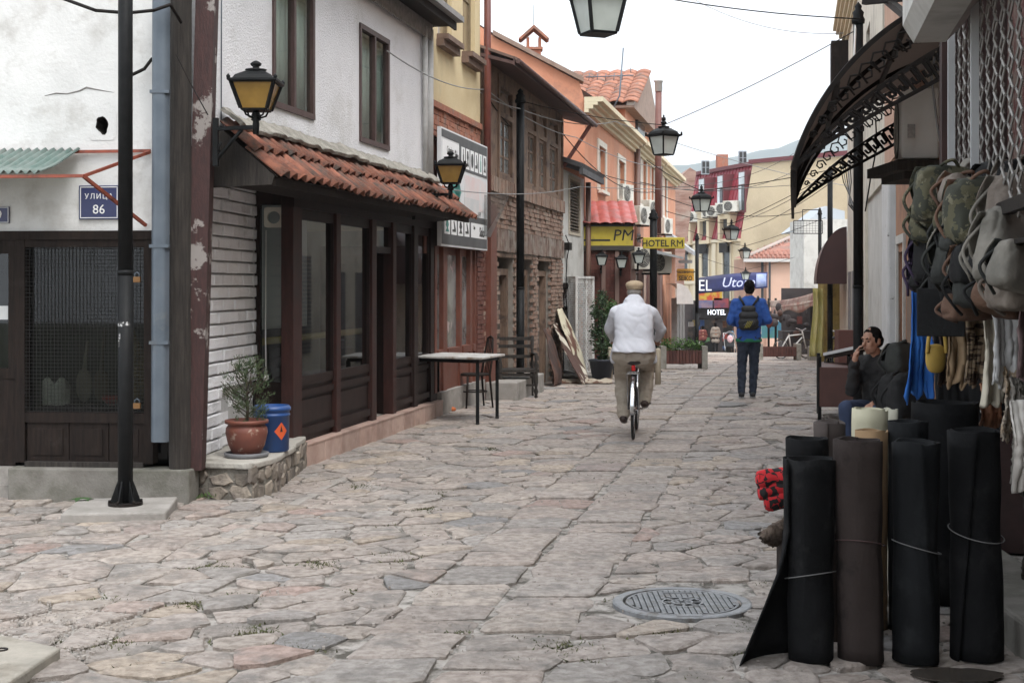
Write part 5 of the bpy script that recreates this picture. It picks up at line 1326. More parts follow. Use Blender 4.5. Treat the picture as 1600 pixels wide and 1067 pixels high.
for x, y, lb in ((1102, 262, 'dark box unit standing on the left of the crimson roof'), (1160, 247, 'dark box unit standing on the right of the crimson roof')):
    p = at(x, y, 86); r = thing('roof_unit', p, lb, 'air conditioner', 'dark units on the crimson roof')
    mb = MB(); mb.cb(p, (.45, .4, .85)); mb.build('casing', M('grey_unit', (.3, .33, .36), rough=.6), r)
    for k in (-1, 1): mb = MB(); mb.cb(p + V((.12 * k, -.21, .18)), (.18, .02, .34)); mb.cb(p + V((.12 * k, -.21, -.2)), (.18, .02, .34)); mb.build('vent', M('ac_dark', (.03, .03, .03)), r)
mb = MB(); mb.cb(at(1128, 258, 90), (.7, .7, 1.3)); tag(mb.build('roof_chimney', RBR, bevel=.02), 'small red chimney between the dark units on the crimson roof', 'chimney')
# crumbling brick side building left of the mansard
mb = MB(); P_ = [at(x, y, 72) for x, y in ((1040, 282), (1066, 274), (1078, 262), (1088, 268), (1070, 400), (1066, 560), (1040, 560))]
mb.prism(P_, (0, 4, 0)); tag(mb.build('brick_ruin', M('far_brick', (.2, .11, .085), (.33, .22, .18), sc=1.1, st=(1, 1, 5), rough=.95, bump=1, bs=4, dirt=(.3, .26, .22), dsc=1, dlo=.5, dhi=.66)), 'bare rough brick wall between the salmon hotel and the crimson roof', 'wall')
# cream building behind on the right
# pink house with hipped tile roof
ph = thing('pink_house', at(1215, 560, 72), 'pale pink house with a low hipped red tile roof', 'building')
PK = M('pale_pink_render', (.56, .36, .27), (.6, .4, .31), sc=.6, rough=.9, dirt=(.5, .34, .27), dsc=.7)
zb_ = at(0, 560, 72).z
PF = Fr((at(1166, 0, 72).x, 72), (1, 0), (0, -1))
W_ = (1262 - 1166) / FPX * 72; ze = at(0, 404, 72).z
mb = MB(); PF.box(mb, 0, 1.05, -4, -.35, zb_, ze); PF.box(mb, 1.05, W_ + 2, -4, 0, zb_, ze); mb.build('wall', PK, ph)
rt = [at(x, y, 72) for x, y in ((1160, 405), (1262, 405))]
mb = MB()
hip = at(1253, 366, 76)
n_c = 14
mb.add([rt[0] + V((0, -.3, 0)), rt[1] + V((1.5, -.3, 0)), hip + V((2, 0, .4)), hip, rt[0] + V((.3, 4.5, .15))], [(0, 1, 2, 3), (0, 3, 4)])
rf = mb.build('roof', M('far_tile', (.26, .1, .07), (.34, .17, .13), sc=2, st=(1, 3, 8), rough=.9, bump=1, bs=6, dirt=(.2, .14, .12), dsc=1), ph)
for k in range(9):
    f = k / 9; a = rt[0].lerp(hip, f) + V((0, -.3 * (1 - f), .03)); L_ = (W_ + 1.5) * (1 - f * .78)
    mb = MB()
    for j in range(int(L_ / .24)): mb.tube([a + V((j * .24 + .1, 0, .0)), a + V((j * .24 + .1 + .05, (hip.y - 71.7) / 9, (hip.z - ze) / 9 + .01))], .085, 5)
    tag(mb.build('tile_course', MATS['far_tile'], rf), kind='stuff')
mb = MB(); mb.tube([rt[0] + V((0, -.35, .05)), hip + V((0, 0, .1))], .11, 6); mb.build('hip_tiles', M('pale_hip_tiles', (.36, .3, .27), rough=.9), rf)
mb = MB(); mb.box((rt[0].x, 71.6, ze - .18), (rt[1].x + 1.5, 71.75, ze - .02)); mb.build('eave_gutter', M('pale_gutter', (.5, .48, .46), rough=.7), ph)
for x0, x1, y0, y1 in ((1189, 1193, 408, 470), (1201, 1204, 408, 470)):
    a, b, c, d = pxs(PF, x0, x1, y0, y1); mb = MB(); PF.box(mb, a, b, 0, .05, c, d); mb.build('window', FGLASS, ph)
mb = MB(); PF.box(mb, 1.3, 2.3, .0, .1, zb_ + 1.9, zb_ + 2.0); mb.build('ledge', MATS['pale_gutter'], ph)
for k in range(3): mb = MB(); PF.box(mb, .1 + k * .32, .1 + k * .32 + .28, -.34, -.3, zb_ + 2.2, zb_ + 3.1); mb.build('notice_panel', M('notice_grey', (.4, .42, .45), (.5, .52, .54), sc=5, rough=.6), ph)
# low dark shops under the mansard with lit sign
ls = thing('dark_shop_row', at(1115, 553, 83), 'dark shop row with open fronts at the foot of the cream mansard building', 'shop')
LF = Fr((at(1058, 0, 80.5).x, 80.5), (1, 0), (0, -1))
a, b, c, d = pxs(LF, 1058, 1205, 470, 556)
DSH = M('dark_shop', (.035, .03, .032), (.06, .05, .05), sc=2, rough=.9)
mb = MB(); LF.wall(mb, a, b, c, d, [(a + .6, a + 2.2, c, c + 2.1), (a + 2.6, b - .4, c, c + 2.1)], -.2, 0); mb.build('front', DSH, ls)
mb = MB(); LF.box(mb, a, b, -1.5, -1.4, c, d); mb.build('interior', M('dark_goods', (.03, .028, .028), (.12, .08, .06), sc=3, rough=.9, lo=.5, hi=.75), ls)
GOOD = [M('goods_%d' % i, c_, rough=.7) for i, c_ in enumerate(((.3, .05, .04), (.06, .12, .3), (.35, .27, .1), (.1, .2, .1), (.45, .42, .4), (.2, .1, .06)))]
for k in range(26):
    x = a + .7 + R.random() * (b - a - 1.2); z = c + .1 + R.random() * 1.7
    mb = MB(); LF.box(mb, x, x + R.uniform(.15, .4), -.6, -.2 - R.random() * .2, z, z + R.uniform(.15, .45))
    mb.build('display_goods', R.choice(GOOD), ls)
st_ = thing('lit_sign', at(1119, 494, 80.3), 'glowing white HOTEL letters on a dark fascia', 'sign')
mb = MB(); q = at(1121, 489, 80.3); mb.cb(q + V((.2, .05, 0)), (3.2, .04, .6)); mb.build('fascia', M('black_fascia', (.012, .012, .014), rough=.5), st_)
mb = MB(); text(mb, 'HOTEL', q + V((-.05, -.0, .05)), (1, 0, 0), .3, depth=.02, sx=.8); mb.build('lettering', M('lit_letters', (.85, .9, 1), emit=1.3), st_)
# picture panels over the shops
for (x0, x1, y0, y1, m, lb) in ((1092, 1128, 453, 469, M('flame_print', (.5, .36, .05), (.5, .07, .03), sc=2.2, rough=.5, lo=.45, hi=.55), 'yellow and red flame picture panel above the dark shops'),
                          (1090, 1113, 469, 481, M('photo_print', (.12, .13, .25), (.3, .2, .22), sc=3, rough=.5), 'blue grey photo panel under the flame picture'),
                          (1115, 1138, 466, 481, M('red_print', (.35, .06, .06), (.08, .06, .12), sc=2, rough=.5), 'red patterned panel right of the photo panel')):
    mb = MB(); p, q = at(x0, y1, 80.2), at(x1, y0, 80.2); mb.box((p.x, 80.1, p.z), (q.x, 80.2, q.z)); tag(mb.build('picture_panel', m), lb, 'sign')
# street banner
bn = thing('street_banner', at(1142, 458, 70), 'dark blue banner with white letters EL and Utore strung across the street end', 'banner')
p, q = at(1090, 460, 70), at(1197, 429, 71)
def ban(a, b): return V((p.x + (q.x - p.x) * a, 70 + a * .5 + .12 * sin(a * 7), at(0, 459 - 6 * a, 70).z + (.78 + .08 * sin(a * 3)) * b + .1 * a))
mb = MB(); mb.grid(ban, 24, 4, .01); mb.build('cloth', M('banner_blue', (.01, .01, .03), (.03, .04, .17), sc=.5, rough=.6), bn)
mb = MB(); mb.grid(lambda a, b: ban(.83 + .15 * a, .1 + .8 * b) + V((0, -.03, 0)), 4, 2, .005); mb.build('light_panel', M('banner_light', (.2, .27, .55), (.4, .45, .62), sc=2, rough=.6), bn)
mb = MB(); text(mb, 'EL', ban(.1, .5) + V((0, -.16, 0)), (1, 0.1, 0), .56, depth=.02, sx=.9); mb.build('lettering', TEXTW, bn)
mb = MB(); text(mb, 'Utore', ban(.56, .5) + V((0, -.17, 0)), (1, 0.1, .02), .5, depth=.02, shear=.25, sx=1.0); mb.build('lettering', M('banner_pale', (.55, .58, .75), rough=.6), bn)
# market stalls on the right
sl_ = thing('market_stall', at(1235, 556, 56), 'open market stall with a sagging patched awning and dark goods', 'stall')
a, b = at(1196, 470, 58), at(1285, 453, 50)
mb = MB(); mb.grid(lambda u, v: a.lerp(b, u) + V((0, -1.2 * v, -.25 * v - .12 * sin(pi * u))), 12, 4, .02); mb.build('awning', M('patched_awning', (.2, .1, .08), (.36, .3, .25), sc=1.5, rough=.9), sl_)
mb = MB(); mb.grid(lambda u, v: a.lerp(b, u) + V((0, -1.25, -.25 - .3 * v * (1 + .3 * sin(u * 15)))), 24, 3, .01); mb.build('valance', M('valance_cloth', (.4, .36, .3), (.25, .07, .05), sc=2.2, rough=.9), sl_)
for x, Y in ((1201, 57), (1212, 57), (1268, 52)): mb = MB(); mb.tube([V((at(x, 0, Y).x, Y, gz(Y) - .1)), V((at(x, 0, Y).x, Y, at(0, 466, Y).z))], .05, 6); mb.build('pole', IRON, sl_)
mb = MB(); p = at(1240, 540, 54); mb.cb(p + V((.4, .6, .1)), (1.6, .9, .9)); mb.cb(p + V((.5, 1.4, 1.1)), (1.4, .1, 2.2)); mb.build('counter', DSH, sl_)
mb = MB(); p = at(1206, 515, 57.5); mb.cb(p, (.85, .06, .7)); mb.build('poster', M('blue_poster', (.08, .22, .42), (.12, .35, .3), sc=2.5, rough=.5), sl_)
for k in range(22):
    p = at(R.uniform(1198, 1268), R.uniform(475, 530), R.uniform(53, 57)); mb = MB()
    if k % 3: mb.ell(p, (R.uniform(.08, .2), .1, R.uniform(.1, .3)), 8, 6)
    else: mb.cb(p, (R.uniform(.1, .3), .1, R.uniform(.2, .4)))
    mb.build('hanging_goods', R.choice([DSH, DSH, DSH, M('dull_goods_brown', (.08, .04, .03)), M('dull_goods_blue', (.03, .05, .09)), M('dull_goods_red', (.12, .03, .025))]), sl_)
mb = MB(); mb.tube([at(1198, 494, 55), at(1232, 497, 54)], .12, 8); tag(mb.build('rolled_tarpaulin', DSH), 'black rolled tarpaulin hanging across the stall front', 'tarpaulin')
# flower boxes
BOXW = M('planter_slat', (.075, .03, .026), (.12, .05, .04), sc=5, rough=.8, rnd=.15); BOXC = M('planter_post', (.26, .25, .22), (.34, .33, .3), sc=6, rough=.9, bump=.4, bs=30, dirt=(.17, .16, .14), dsc=5)
def planter(lab, w=1.0, h=.5, grp='slatted flower boxes in the street'):
    r = thing('flower_box', (0, 0, 0), lab, 'flower box', grp)
    for sx in (-1, 1): mb = MB(); mb.cb((sx * w / 2, 0, h * .55), (.14, .42, h * 1.1)); mb.build('post', BOXC, r, bevel=.01)
    n = int(w / .085)
    for sy in (-1, 1):
        for k in range(n): mb = MB(); x = -w / 2 + .07 + (w - .14) * (k + .5) / n; mb.cb((x, sy * .18, h * .58), ((w - .14) / n * .86, .03, h * .62)); mb.build('slat', BOXW, r)
    mb = MB(); mb.box((-w / 2 + .07, -.165, h * .25), (w / 2 - .07, .165, h * .8)); mb.build('soil', M('potting_soil', (.03, .022, .016), rough=1), r)
    return r
LEAF = M('bright_leaf', (.06, .13, .03), (.1, .18, .045), sc=8, rough=.7); LEAFD = M('dark_leaf', (.02, .045, .018), (.04, .075, .028), sc=6, rough=.7)
def leaves(mb, c, rad, n, s, shell=.4):
    for _ in range(n):
        d = V((R.gauss(0, 1), R.gauss(0, 1), R.gauss(0, 1))).normalized() * (R.uniform(shell, 1) * (1 + .25 * noise.noise(V((R.random() * 9, 2, 1)))))
        p = V(c) + V((d.x * rad[0], d.y * rad[1], d.z * rad[2]))
        a = V((R.gauss(0, 1), R.gauss(0, 1), R.gauss(0, .6))).normalized() * s * R.uniform(.6, 1.3); b = a.orthogonal().normalized() * s * .35
        b = Matrix.Rotation(R.uniform(0, 6.3), 3, a) @ b
        mb.add([p - a * .5, p + b * .6, p + a * .5, p - b * .6], [(0, 1, 2, 3)])
    return mb
P_ = planter('slatted flower box full of bright green plants left of the walking man'); 
mb = MB()
for k in range(4): leaves(mb, (-.38 + k * .25, 0, .56), (.22, .22, .2 + .04 * (k == 1)), 260, .07, .1)
leaves(mb, (-.85, .2, .5), (.3, .25, .22), 260, .07, .1)
mb.build('foliage', LEAF, P_)
p = at(1066, 577, 33.5); place(P_, (p.x, 33.5, gz(33.5)), .12)
o = planter('slatted flower box beside the parked bicycle on the right', 1.15, .45); p = at(1216, 562, 42); place(o, (p.x, 42, gz(42)), .05)
mb = MB(); p = at(1278, 556, 42); mb.cb((p.x, 42, gz(42) + .2), (.55, .4, .42)); tag(mb.build('concrete_block', BOXC, bevel=.02), 'grey concrete block beside the parked bicycle', 'block')
# tubs with shrubs at the hotel porch
def tub(px, Y, h, rad, lab, dk):
    X = at(px, 0, Y).x; g = gz(Y); r = thing('potted_shrub', (X, Y, g), lab, 'plant', 'shrubs in tubs by the hotel porch')
    mb = MB(); mb.lathe([(.18, 0), (.24, .36), (.26, .36), (.26, .4), (.22, .4), (.2, .34)], (X, Y, g), 16); mb.build('pot', M('blue_black_tub', (.018, .022, .035), rough=.6), r)
    mb = MB(); mb.tube([(X, Y, g + .3), (X + .02, Y, g + .8), (X, Y, g + h * .8)], [.03, .02, .01], 6); mb.build('trunk', OLDW, r)
    mb = MB()
    for k in range(6): leaves(mb, (X + R.uniform(-.1, .1), Y + R.uniform(-.1, .1), g + .5 + (h - .6) * k / 5), (rad * (1 - .08 * k), rad, .24), 300, .075, .2)
    mb.build('foliage', dk, r)
tub(940, 27.5, 1.65, .2, 'shrub in a dark tub beside the white mesh doors', LEAFD)
tub(951, 30, 1.5, .24, 'taller bright shrub in a tub behind the cyclist', M('mid_leaf', (.045, .1, .03), (.07, .14, .04), sc=6, rough=.7))
# white stanchion posts at the cyclist
for i, (px, Y, h, lb) in enumerate(((1029, 24, .95, 'pale leaning board beside the cyclist at the right'), (953, 27.5, .6, 'short pale stone bollard left of the cyclist'), (1028, 25.7, .62, 'short pale stone bollard right of the cyclist'))):
    X = at(px, 0, Y).x; mb = MB()
    if i == 0: mb.prism([(X - .04, Y + 6, gz(30)), (X + .1, Y + 6, gz(30)), (X - .02, Y + 6, gz(30) + 1.5), (X - .14, Y + 6, gz(30) + 1.5)], (0, .05, 0)); tag(mb.build('leaning_board', M('pale_board', (.4, .35, .29), rough=.8)), lb, 'board')
    else: mb.lathe([(.055, -.05), (.05, h), (.035, h + .03), (.004, h + .04)], (X, Y, gz(Y)), 14); tag(mb.build('bollard', M('beige_stone', (.36, .31, .24), (.42, .37, .29), sc=8, rough=.9)), lb, 'bollard')
# ================================================================ RIGHT SIDE
GREYW = M('right_grey_wall', (.46, .45, .42), (.55, .54, .51), sc=2, rough=.9, bump=.3, bs=30, dirt=(.27, .25, .23), dsc=1.5, dlo=.52, dhi=.75)
BRN = M('orange_brown_render', (.3, .15, .085), (.36, .19, .115), sc=2, rough=.9, bump=.2, bs=40, dirt=(.2, .11, .07), dsc=1.8)
CRW = M('right_cream', (.52, .48, .4), (.58, .54, .46), sc=2, rough=.9, dirt=(.36, .33, .28), dsc=1.3)
rb = thing('right_house', RIGHT2.P(22, -2, 0), 'tall shabby right hand house with cream upper wall and orange brown ground floor', 'building')
doo = (*sorted((RIGHT2.t(1404), RIGHT2.t(1414))), .15, 2.1)
mb = MB(); RIGHT2.wall(mb, 9.2, 17.9, 0, 3.2, [doo], -.3, 0); mb.build('brown_wall', BRN, rb)
mb = MB(); RIGHT2.box(mb, doo[0], doo[1], -.2, -.15, .1, 2.1); d_ = mb.build('door', DKW, rb)
mb = MB(); RIGHT2.box(mb, doo[0] - .12, doo[0], -.02, .03, .1, 2.2); RIGHT2.box(mb, doo[1], doo[1] + .12, -.02, .03, .1, 2.2); RIGHT2.box(mb, doo[0] - .12, doo[1] + .12, -.02, .03, 2.2, 2.3); mb.build('door_frame', GREYW, rb)
mb = MB(); RIGHT2.box(mb, 15.2, 15.8, 0.002, .03, .9, 1.95); mb.build('notice_board', M('brown_board', (.2, .13, .09), rough=.7), rb)
mb = MB(); RIGHT2.box(mb, 19.9, 25.5, -.25, -.05, gz(25) - .1, 3.2); mb.build('grey_wall', GREYW, rb)
mb = MB(); RIGHT2.box(mb, 18.6, 19.8, -.3, .06, 0, 3.2); mb.build('white_column', M('white_column_paint', (.6, .6, .6), (.52, .52, .51), sc=3, rough=.8, dirt=(.13, .12, .11), dsc=7, dlo=.64, dhi=.68), rb, bevel=.03)
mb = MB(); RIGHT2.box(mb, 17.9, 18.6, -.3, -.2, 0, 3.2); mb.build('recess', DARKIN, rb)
mb = MB(); RIGHT2.box(mb, 25.5, 34, -.25, .0, gz(34) - .1, 3.2); mb.build('far_wall', CRW, rb)
for k in range(24): mb = MB(); RIGHT2.box(mb, 26.2, 28.8, .0, .03, .2 + k * .09, .2 + k * .09 + .06); mb.build('shutter_slat', M('shutter_grey_dark', (.1, .1, .105), (.16, .16, .165), sc=5, rough=.6), rb)
mb = MB(); RIGHT2.box(mb, 30, 31.2, 0, .02, gz(30), 2.0); RIGHT2.box(mb, 32, 33.2, 0, .02, gz(30), 2.0); mb = mb.build('shutter_door', MATS['shutter_grey_dark'], rb)
upw = [(15.6, 16.6, 4.6, 6.2), (19.5, 20.6, 4.6, 6.2), (24, 25.2, 4.6, 6.2), (28.6, 29.8, 4.6, 6.2)]
mb = MB(); RIGHT2.wall(mb, 9.2, 34, 3.2, 7.9, upw, -.3, 0); RIGHT2.box(mb, 9.2, 34, -4, -.3, 0, 7.9); mb.build('upper_wall', CRW, rb)
mb = MB(); RIGHT2.box(mb, 14.0, 19.5, .0, .04, 3.3, 7.5); mb.build('salmon_band', M('dull_salmon', (.4, .24, .17), (.46, .29, .21), sc=3, rough=.9), rb)
for q in upw: window(rb, RIGHT2, *q, -.15, WFR, FGLASS, nv=1, nh=0, fw=.07)
for k in range(5): mb = MB(); RIGHT2.box(mb, 9.2, 34.2, -.1, .06 + .07 * k, 7.5 + .09 * k, 7.588 + .09 * k); mb.build('cornice', CRM, rb)
mb = MB(); RIGHT2.box(mb, 33.4, 34.3, 0, .4, 5.6, 7.5); mb.build('dark_gutter_box', DKW, rb)
# far dark red barrel awning and shops beyond
fs_ = thing('far_right_shops', RIGHT2.P(44, -1, gz(44)), 'row of narrow shops with yellow doors beyond the right house', 'shop')
mb = MB(); RIGHT2.box(mb, 34.3, 58, -3, .0, gz(58) - .2, 2.6); mb.build('wall', CRW, fs_)
mb = MB(); RIGHT2.box(mb, 34.3, 47, -3, -.4, 2.6, 3.4); mb.build('upper', GREYW, fs_)
YD = M('ochre_door', (.36, .28, .09), (.42, .33, .12), sc=3, st=(4, 4, 1), rough=.7, dirt=(.2, .15, .06), dsc=3)
for k in range(3):
    t = 40 + k * 2.0
    mb = MB(); RIGHT2.box(mb, t, t + 1.7, .35, .42, gz(t) - .1, 1.75); yd = mb.build('yellow_panel', YD, fs_)
mb = MB(); RIGHT2.box(mb, 39.8, 39.95, .0, .6, gz(40) - .1, 1.85); mb.build('yellow_side', YD, fs_)
mb = MB(); c0 = RIGHT2.P(36, 0, 0)
mb.grid(lambda a, b: RIGHT2.P(34.4 + 5 * a, .72 * sin(b * pi / 2), 1.72 + 1.4 * cos(b * pi / 2) ** 1.0), 8, 12, .02)
mb.grid(lambda a, b: RIGHT2.P(34.4, .72 * sin(b * pi / 2) * max(a, .01), 1.72 + 1.4 * cos(b * pi / 2) * max(a, .01)), 6, 12)
tag(mb.build('barrel_awning', M('maroon_sheet', (.04, .013, .012), (.055, .018, .016), sc=2, rough=.45)), 'dark maroon barrel awning over the far right shops', 'awning')
mb = MB(); p = at(1271, 530, 40)
mb.grid(lambda a, b: V((p.x + .14 * (b - .5) * 2 * (1 + .5 * a) + .03 * sin(a * 5), 39.4 + .07 * sin(b * 14), 1.6 - 1.9 * a)), 14, 20, .01)
tag(mb.build('yellow_cloth', M('yellow_cloth', (.5, .46, .17), (.56, .52, .25), sc=4, rough=.9)), 'pale yellow cloth hanging at the edge of the far right stalls', 'cloth')
mb = MB(); p = at(1328, 0, 25); mb.box((p.x - .25, 24.8, gz(25)), (p.x + .05, 25.1, .9)); tag(mb.build('brown_box', M('brown_crate', (.12, .05, .04), rough=.8)), 'dark brown crate by the right wall beyond the cabinet', 'box')
wc = thing('wire_cage_sign', at(1262, 366, 44), 'empty wire frame with mesh basket projecting over the right side', 'frame')
mb = MB()
for a, b in (((1240, 345), (1285, 345)), ((1240, 365), (1285, 365)), ((1240, 345), (1240, 365)), ((1285, 345), (1285, 365)), ((1254, 328), (1282, 328)), ((1254, 328), (1254, 345)), ((1282, 328), (1282, 345))): mb.tube([at(*a, 44), at(*b, 44)], .014, 5)
mb.build('frame', IRON, wc)
mb = MB()
for k in range(10): mb.tube([at(1242 + k * 4.6, 345, 44), at(1242 + k * 4.6, 365, 44)], .004, 4)
for k in range(4): mb.tube([at(1240, 349 + k * 4, 44), at(1285, 349 + k * 4, 44)], .004, 4)
tag(mb.build('mesh', IRON, wc), kind='stuff')
bw = thing('far_white_house', at(1275, 380, 58), 'narrow white house end with a grey roof beyond the wire frame', 'building')
mb = MB(); a, b = at(1256, 420, 60), at(1300, 350, 60); mb.box((a.x, 60, gz(60)), (b.x + 1, 63, b.z + .2)); mb.build('wall', GREYW, bw)
mb = MB(); mb.prism([at(1240, 362, 62), at(1290, 322, 62), at(1320, 330, 62), at(1320, 362, 62)], (0, 3, 0)); mb.build('grey_gable', M('bluegrey_wall', (.36, .39, .42), rough=.8), bw)
# ---- arched iron canopy
CCX, CCZ, CR = 3.77, 2.04, 1.84
def arc(q, Y, r=CR):           # circle seen along the street, shifted with the street direction
    return V((CCX + .2 * (Y - 10) + r * cos(q), Y, CCZ + r * sin(q)))
Q0, Q1 = radians(164.5), radians(99)
cn = thing('iron_canopy', V((3.2, 12.3, 2.4)), 'arched iron canopy with key pattern friezes and a dirty brown roof sheet', 'canopy')
mb = MB(); mb.grid(lambda a, b: arc(Q0 + (Q1 - Q0) * b, 10 + 4.8 * a, CR + .02), 6, 24)
SH = bpy.data.materials.new('brown_plastic_sheet'); SH.use_nodes = True
n = SH.node_tree.nodes; L = SH.node_tree.links; b_ = n['Principled BSDF']; b_.inputs['Base Color'].default_value = (.012, .009, .008, 1); b_.inputs['Roughness'].default_value = .6
tl_ = n.new('ShaderNodeBsdfTranslucent'); tl_.inputs[0].default_value = (.07, .05, .04, 1); mx = n.new('ShaderNodeMixShader'); mx.inputs[0].default_value = .35
L.new(b_.outputs[0], mx.inputs[1]); L.new(tl_.outputs[0], mx.inputs[2]); L.new(mx.outputs[0], n['Material Output'].inputs[0])
mb.build('roof_sheet', SH, cn)
for Y in (10, 11.6, 13.2, 14.8):
    mb = MB()
    N = 28
    pts = [arc(Q0 + (Q1 - Q0) * k / N, Y) for k in range(N + 1)]
    for a, b in zip(pts, pts[1:]): mb.bar(a, b, .035, .045, (0, 1, 0))
    rb_ = mb.build('rib', IRON, cn)
    if Y in (10, 14.8):
        mb = MB()
        def low(k): f = k / N; return arc(Q0 + (Q1 - Q0) * f, Y, CR - .5 * (1 - (1 - min(1, f * 1.5)) ** 2))
        p2 = [low(k) for k in range(N + 1)]
        for a, b in zip(p2, p2[1:]): mb.bar(a, b, .03, .035, (0, 1, 0))
        p3 = [(pts[k] * .38 + p2[k] * .62) for k in range(N + 1)]
        for a, b in zip(p3, p3[1:]): mb.bar(a, b, .02, .02, (0, 1, 0))
        mb.build('frieze_bar', IRON, cn)
        mb = MB()
        def fp(s, h): k = s * N; i = min(N - 1, int(k)); f = k - i; return (p3[i].lerp(p3[i + 1], f)).lerp(p2[i].lerp(p2[i + 1], f), h)
        def fp2(s, h): k = s * N; i = min(N - 1, int(k)); f = k - i; return (pts[i].lerp(pts[i + 1], f)).lerp(p3[i].lerp(p3[i + 1], f), h)
        m_ = 15
        for u in range(m_):
            s0_, ds = .1 + .88 * u / m_, .88 / m_
            key = [(0, .95), (0, .1), (.75, .1), (.75, .7), (.35, .7), (.35, .42)]
            P_ = [fp(s0_ + ds * x, y) for x, y in key]
            for a, b in zip(P_, P_[1:]): mb.bar(a, b, .02, .03, (0, 1, 0))
            c_ = fp2(s0_ + ds * .5, .5); rr = (fp2(s0_, 0) - fp2(s0_, 1)).length * .36
            if rr > .02: mb.tube([c_ + V((rr * cos(w_ * 1.1) * (1 - w_ / 9), 0, rr * sin(w_ * 1.1) * (1 - w_ / 9))) for w_ in range(8)], .009, 5)
        tag(mb.build('key_pattern', IRON, cn), kind='stuff')
for q in (Q0, Q0 + (Q1 - Q0) * .33, Q0 + (Q1 - Q0) * .66, Q1):
    mb = MB(); mb.bar(arc(q, 9.98, CR - .012), arc(q, 14.82, CR - .012), .035); mb.build('purlin', IRON, cn)
mb = MB(); a, b = arc(Q0, 10), arc(Q0, 14.8); mb.ob(a + V((-.02, 0, -.02)), b - a, V((.03, 0, 0)), V((0, 0, -.12))); mb.build('edge_strip', IRON, cn)
mb = MB(); mb.bar(at(1385, 0, 11), at(1440, 45, 9.6), .05); mb.bar(at(1350, 3, 11), at(1470, -8, 10.4), .05); mb.build('tie_rod', IRON, cn)
# cooling unit on the near right wall
o = copy_tree(proto); AC0 = o; o['label'] = 'large white cooling unit on a wooden bracket under the iron canopy'; del o['group']
for c_ in o.children:
    if c_.name.startswith('casing'): c_.data = c_.data.copy(); c_.data.materials.clear(); c_.data.materials.append(M('ac_white', (.88, .88, .85), (.8, .8, .77), sc=4, rough=.5))
place(o, at(1432, 255, 11.7), radians(-102), 1.05)
mb = MB(); p = at(1430, 258, 11.55); mb.cb(p + V((0, .1, -.03)), (.5, .95, .08)); mb.cb(p + V((.05, .1, -.1)), (.42, .7, .06)); tag(mb.build('bracket_shelf', OLDW), 'wooden bracket shelf carrying the white cooling unit', 'shelf')
mb = MB(); c = at(1436, 180, 11.1)
for (dx, dz, w_, h_, m_) in ((-.03, 0.03, .1, .03, 'k'), (.06, .02, .07, .09, 'k'), (-.02, -.13, .07, .12, 'k')): pass
lb = MB(); lb.cb(at(1424, 205, 11.2) , (.06, .004, .11)); tag(lb.build('unit_label', M('label_grey', (.32, .33, .32), (.5, .5, .48), sc=40, rough=.6)), 'grey data label on the side of the large white cooling unit', 'label')
# ---- near stall with scissor grille
sh = thing('grille_stall', RIGHT.P(7.3, -1, 0), 'dark stall front on the right edge closed by a diamond steel grille', 'stall')
mb = MB(); RIGHT.box(mb, 4.2, 9.1, -1.2, -1.1, 0, 4.5); RIGHT.box(mb, 9.0, 9.15, -1.2, .05, 0, 4.4); mb.build('back_wall', M('dark_carpet_red', (.02, .011, .01), (.04, .02, .018), sc=6, rough=.95), sh)
mb = MB(); RIGHT.box(mb, 4.2, 9.1, -.4, -.35, 2.0, 4.0); mb.build('hung_carpet', M('carpet_pattern', (.1, .03, .028), (.17, .12, .1), sc=12, rough=1, lo=.45, hi=.55), sh)
STEEL = M('grille_steel', (.19, .185, .175), (.25, .24, .23), sc=10, rough=.5, metal=.35)
for i in range(20):
    t = 4.2 + i * .25
    a, b = [], []
    for j in range(31):
        z = 2.0 + j * .065
        if t + (j % 2) * .125 > 9: continue
        a.append(RIGHT.P(t + (.125 if j % 2 else .004), .0, z)); b.append(RIGHT.P(t + (.125 if j % 2 else .246), .012, z))
    if t < 5.2 or len(a) < 2: continue
    mb = MB()
    for q in (a, b):
        for u, v in zip(q, q[1:]): mb.bar(u, v, .007, .012, (0, 1, 0))
    tag(mb.build('grille_strip', STEEL, sh), kind='stuff')
for px in (1489, 1526): mb = MB(); t = RIGHT.t(px, .03); RIGHT.box(mb, t - .02, t + .02, .02, .06, 2.05, 3.6); mb.build('grille_post', M('pale_steel', (.36, .37, .38), rough=.5), sh)
mb = MB(); RIGHT.box(mb, RIGHT.t(1526, .03), RIGHT.t(1489, .03), .02, .06, 2.2, 2.26); mb.build('grille_rail', MATS['pale_steel'], sh)
mb = MB(); RIGHT.box(mb, -3, 9.1, -4.5, -.6, 4.05, 8.0); RIGHT.box(mb, -3, 4.2, -4.5, -.1, -.1, 4.05); mb.build('upper_floor', CRW, sh)
mb = MB()
pr = [(.02, 3.55), (.02, 3.2), (.12, 3.1), (.3, 3.1), (.36, 3.2), (.36, 3.5), (.3, 3.58)]
mb.prism([RIGHT.P(5.0, a, b) for a, b in pr], RIGHT.d * 3.1); mb.build('shutter_box', M('shutter_box_grey', (.36, .36, .34), (.42, .42, .4), sc=3, rough=.5, dirt=(.27, .26, .24), dsc=2), sh)
mb = MB(); RIGHT.box(mb, 5.2, 8.8, .004, .05, 2.02, 2.08); RIGHT.box(mb, 5.2, 8.8, -.02, .03, 1.88, 1.9); mb.build('hanging_rail', IRON, sh)
mb = MB(); mb.prism([V((x, y, -.05)) for x, y in ((2.31, 5.9), (2.33, 6.6), (2.5, 8.9), (2.9, 8.9), (2.7, 5.9))], (0, 0, .22)); mb.build('stone_kerb', MOSSC, sh, bevel=.02)
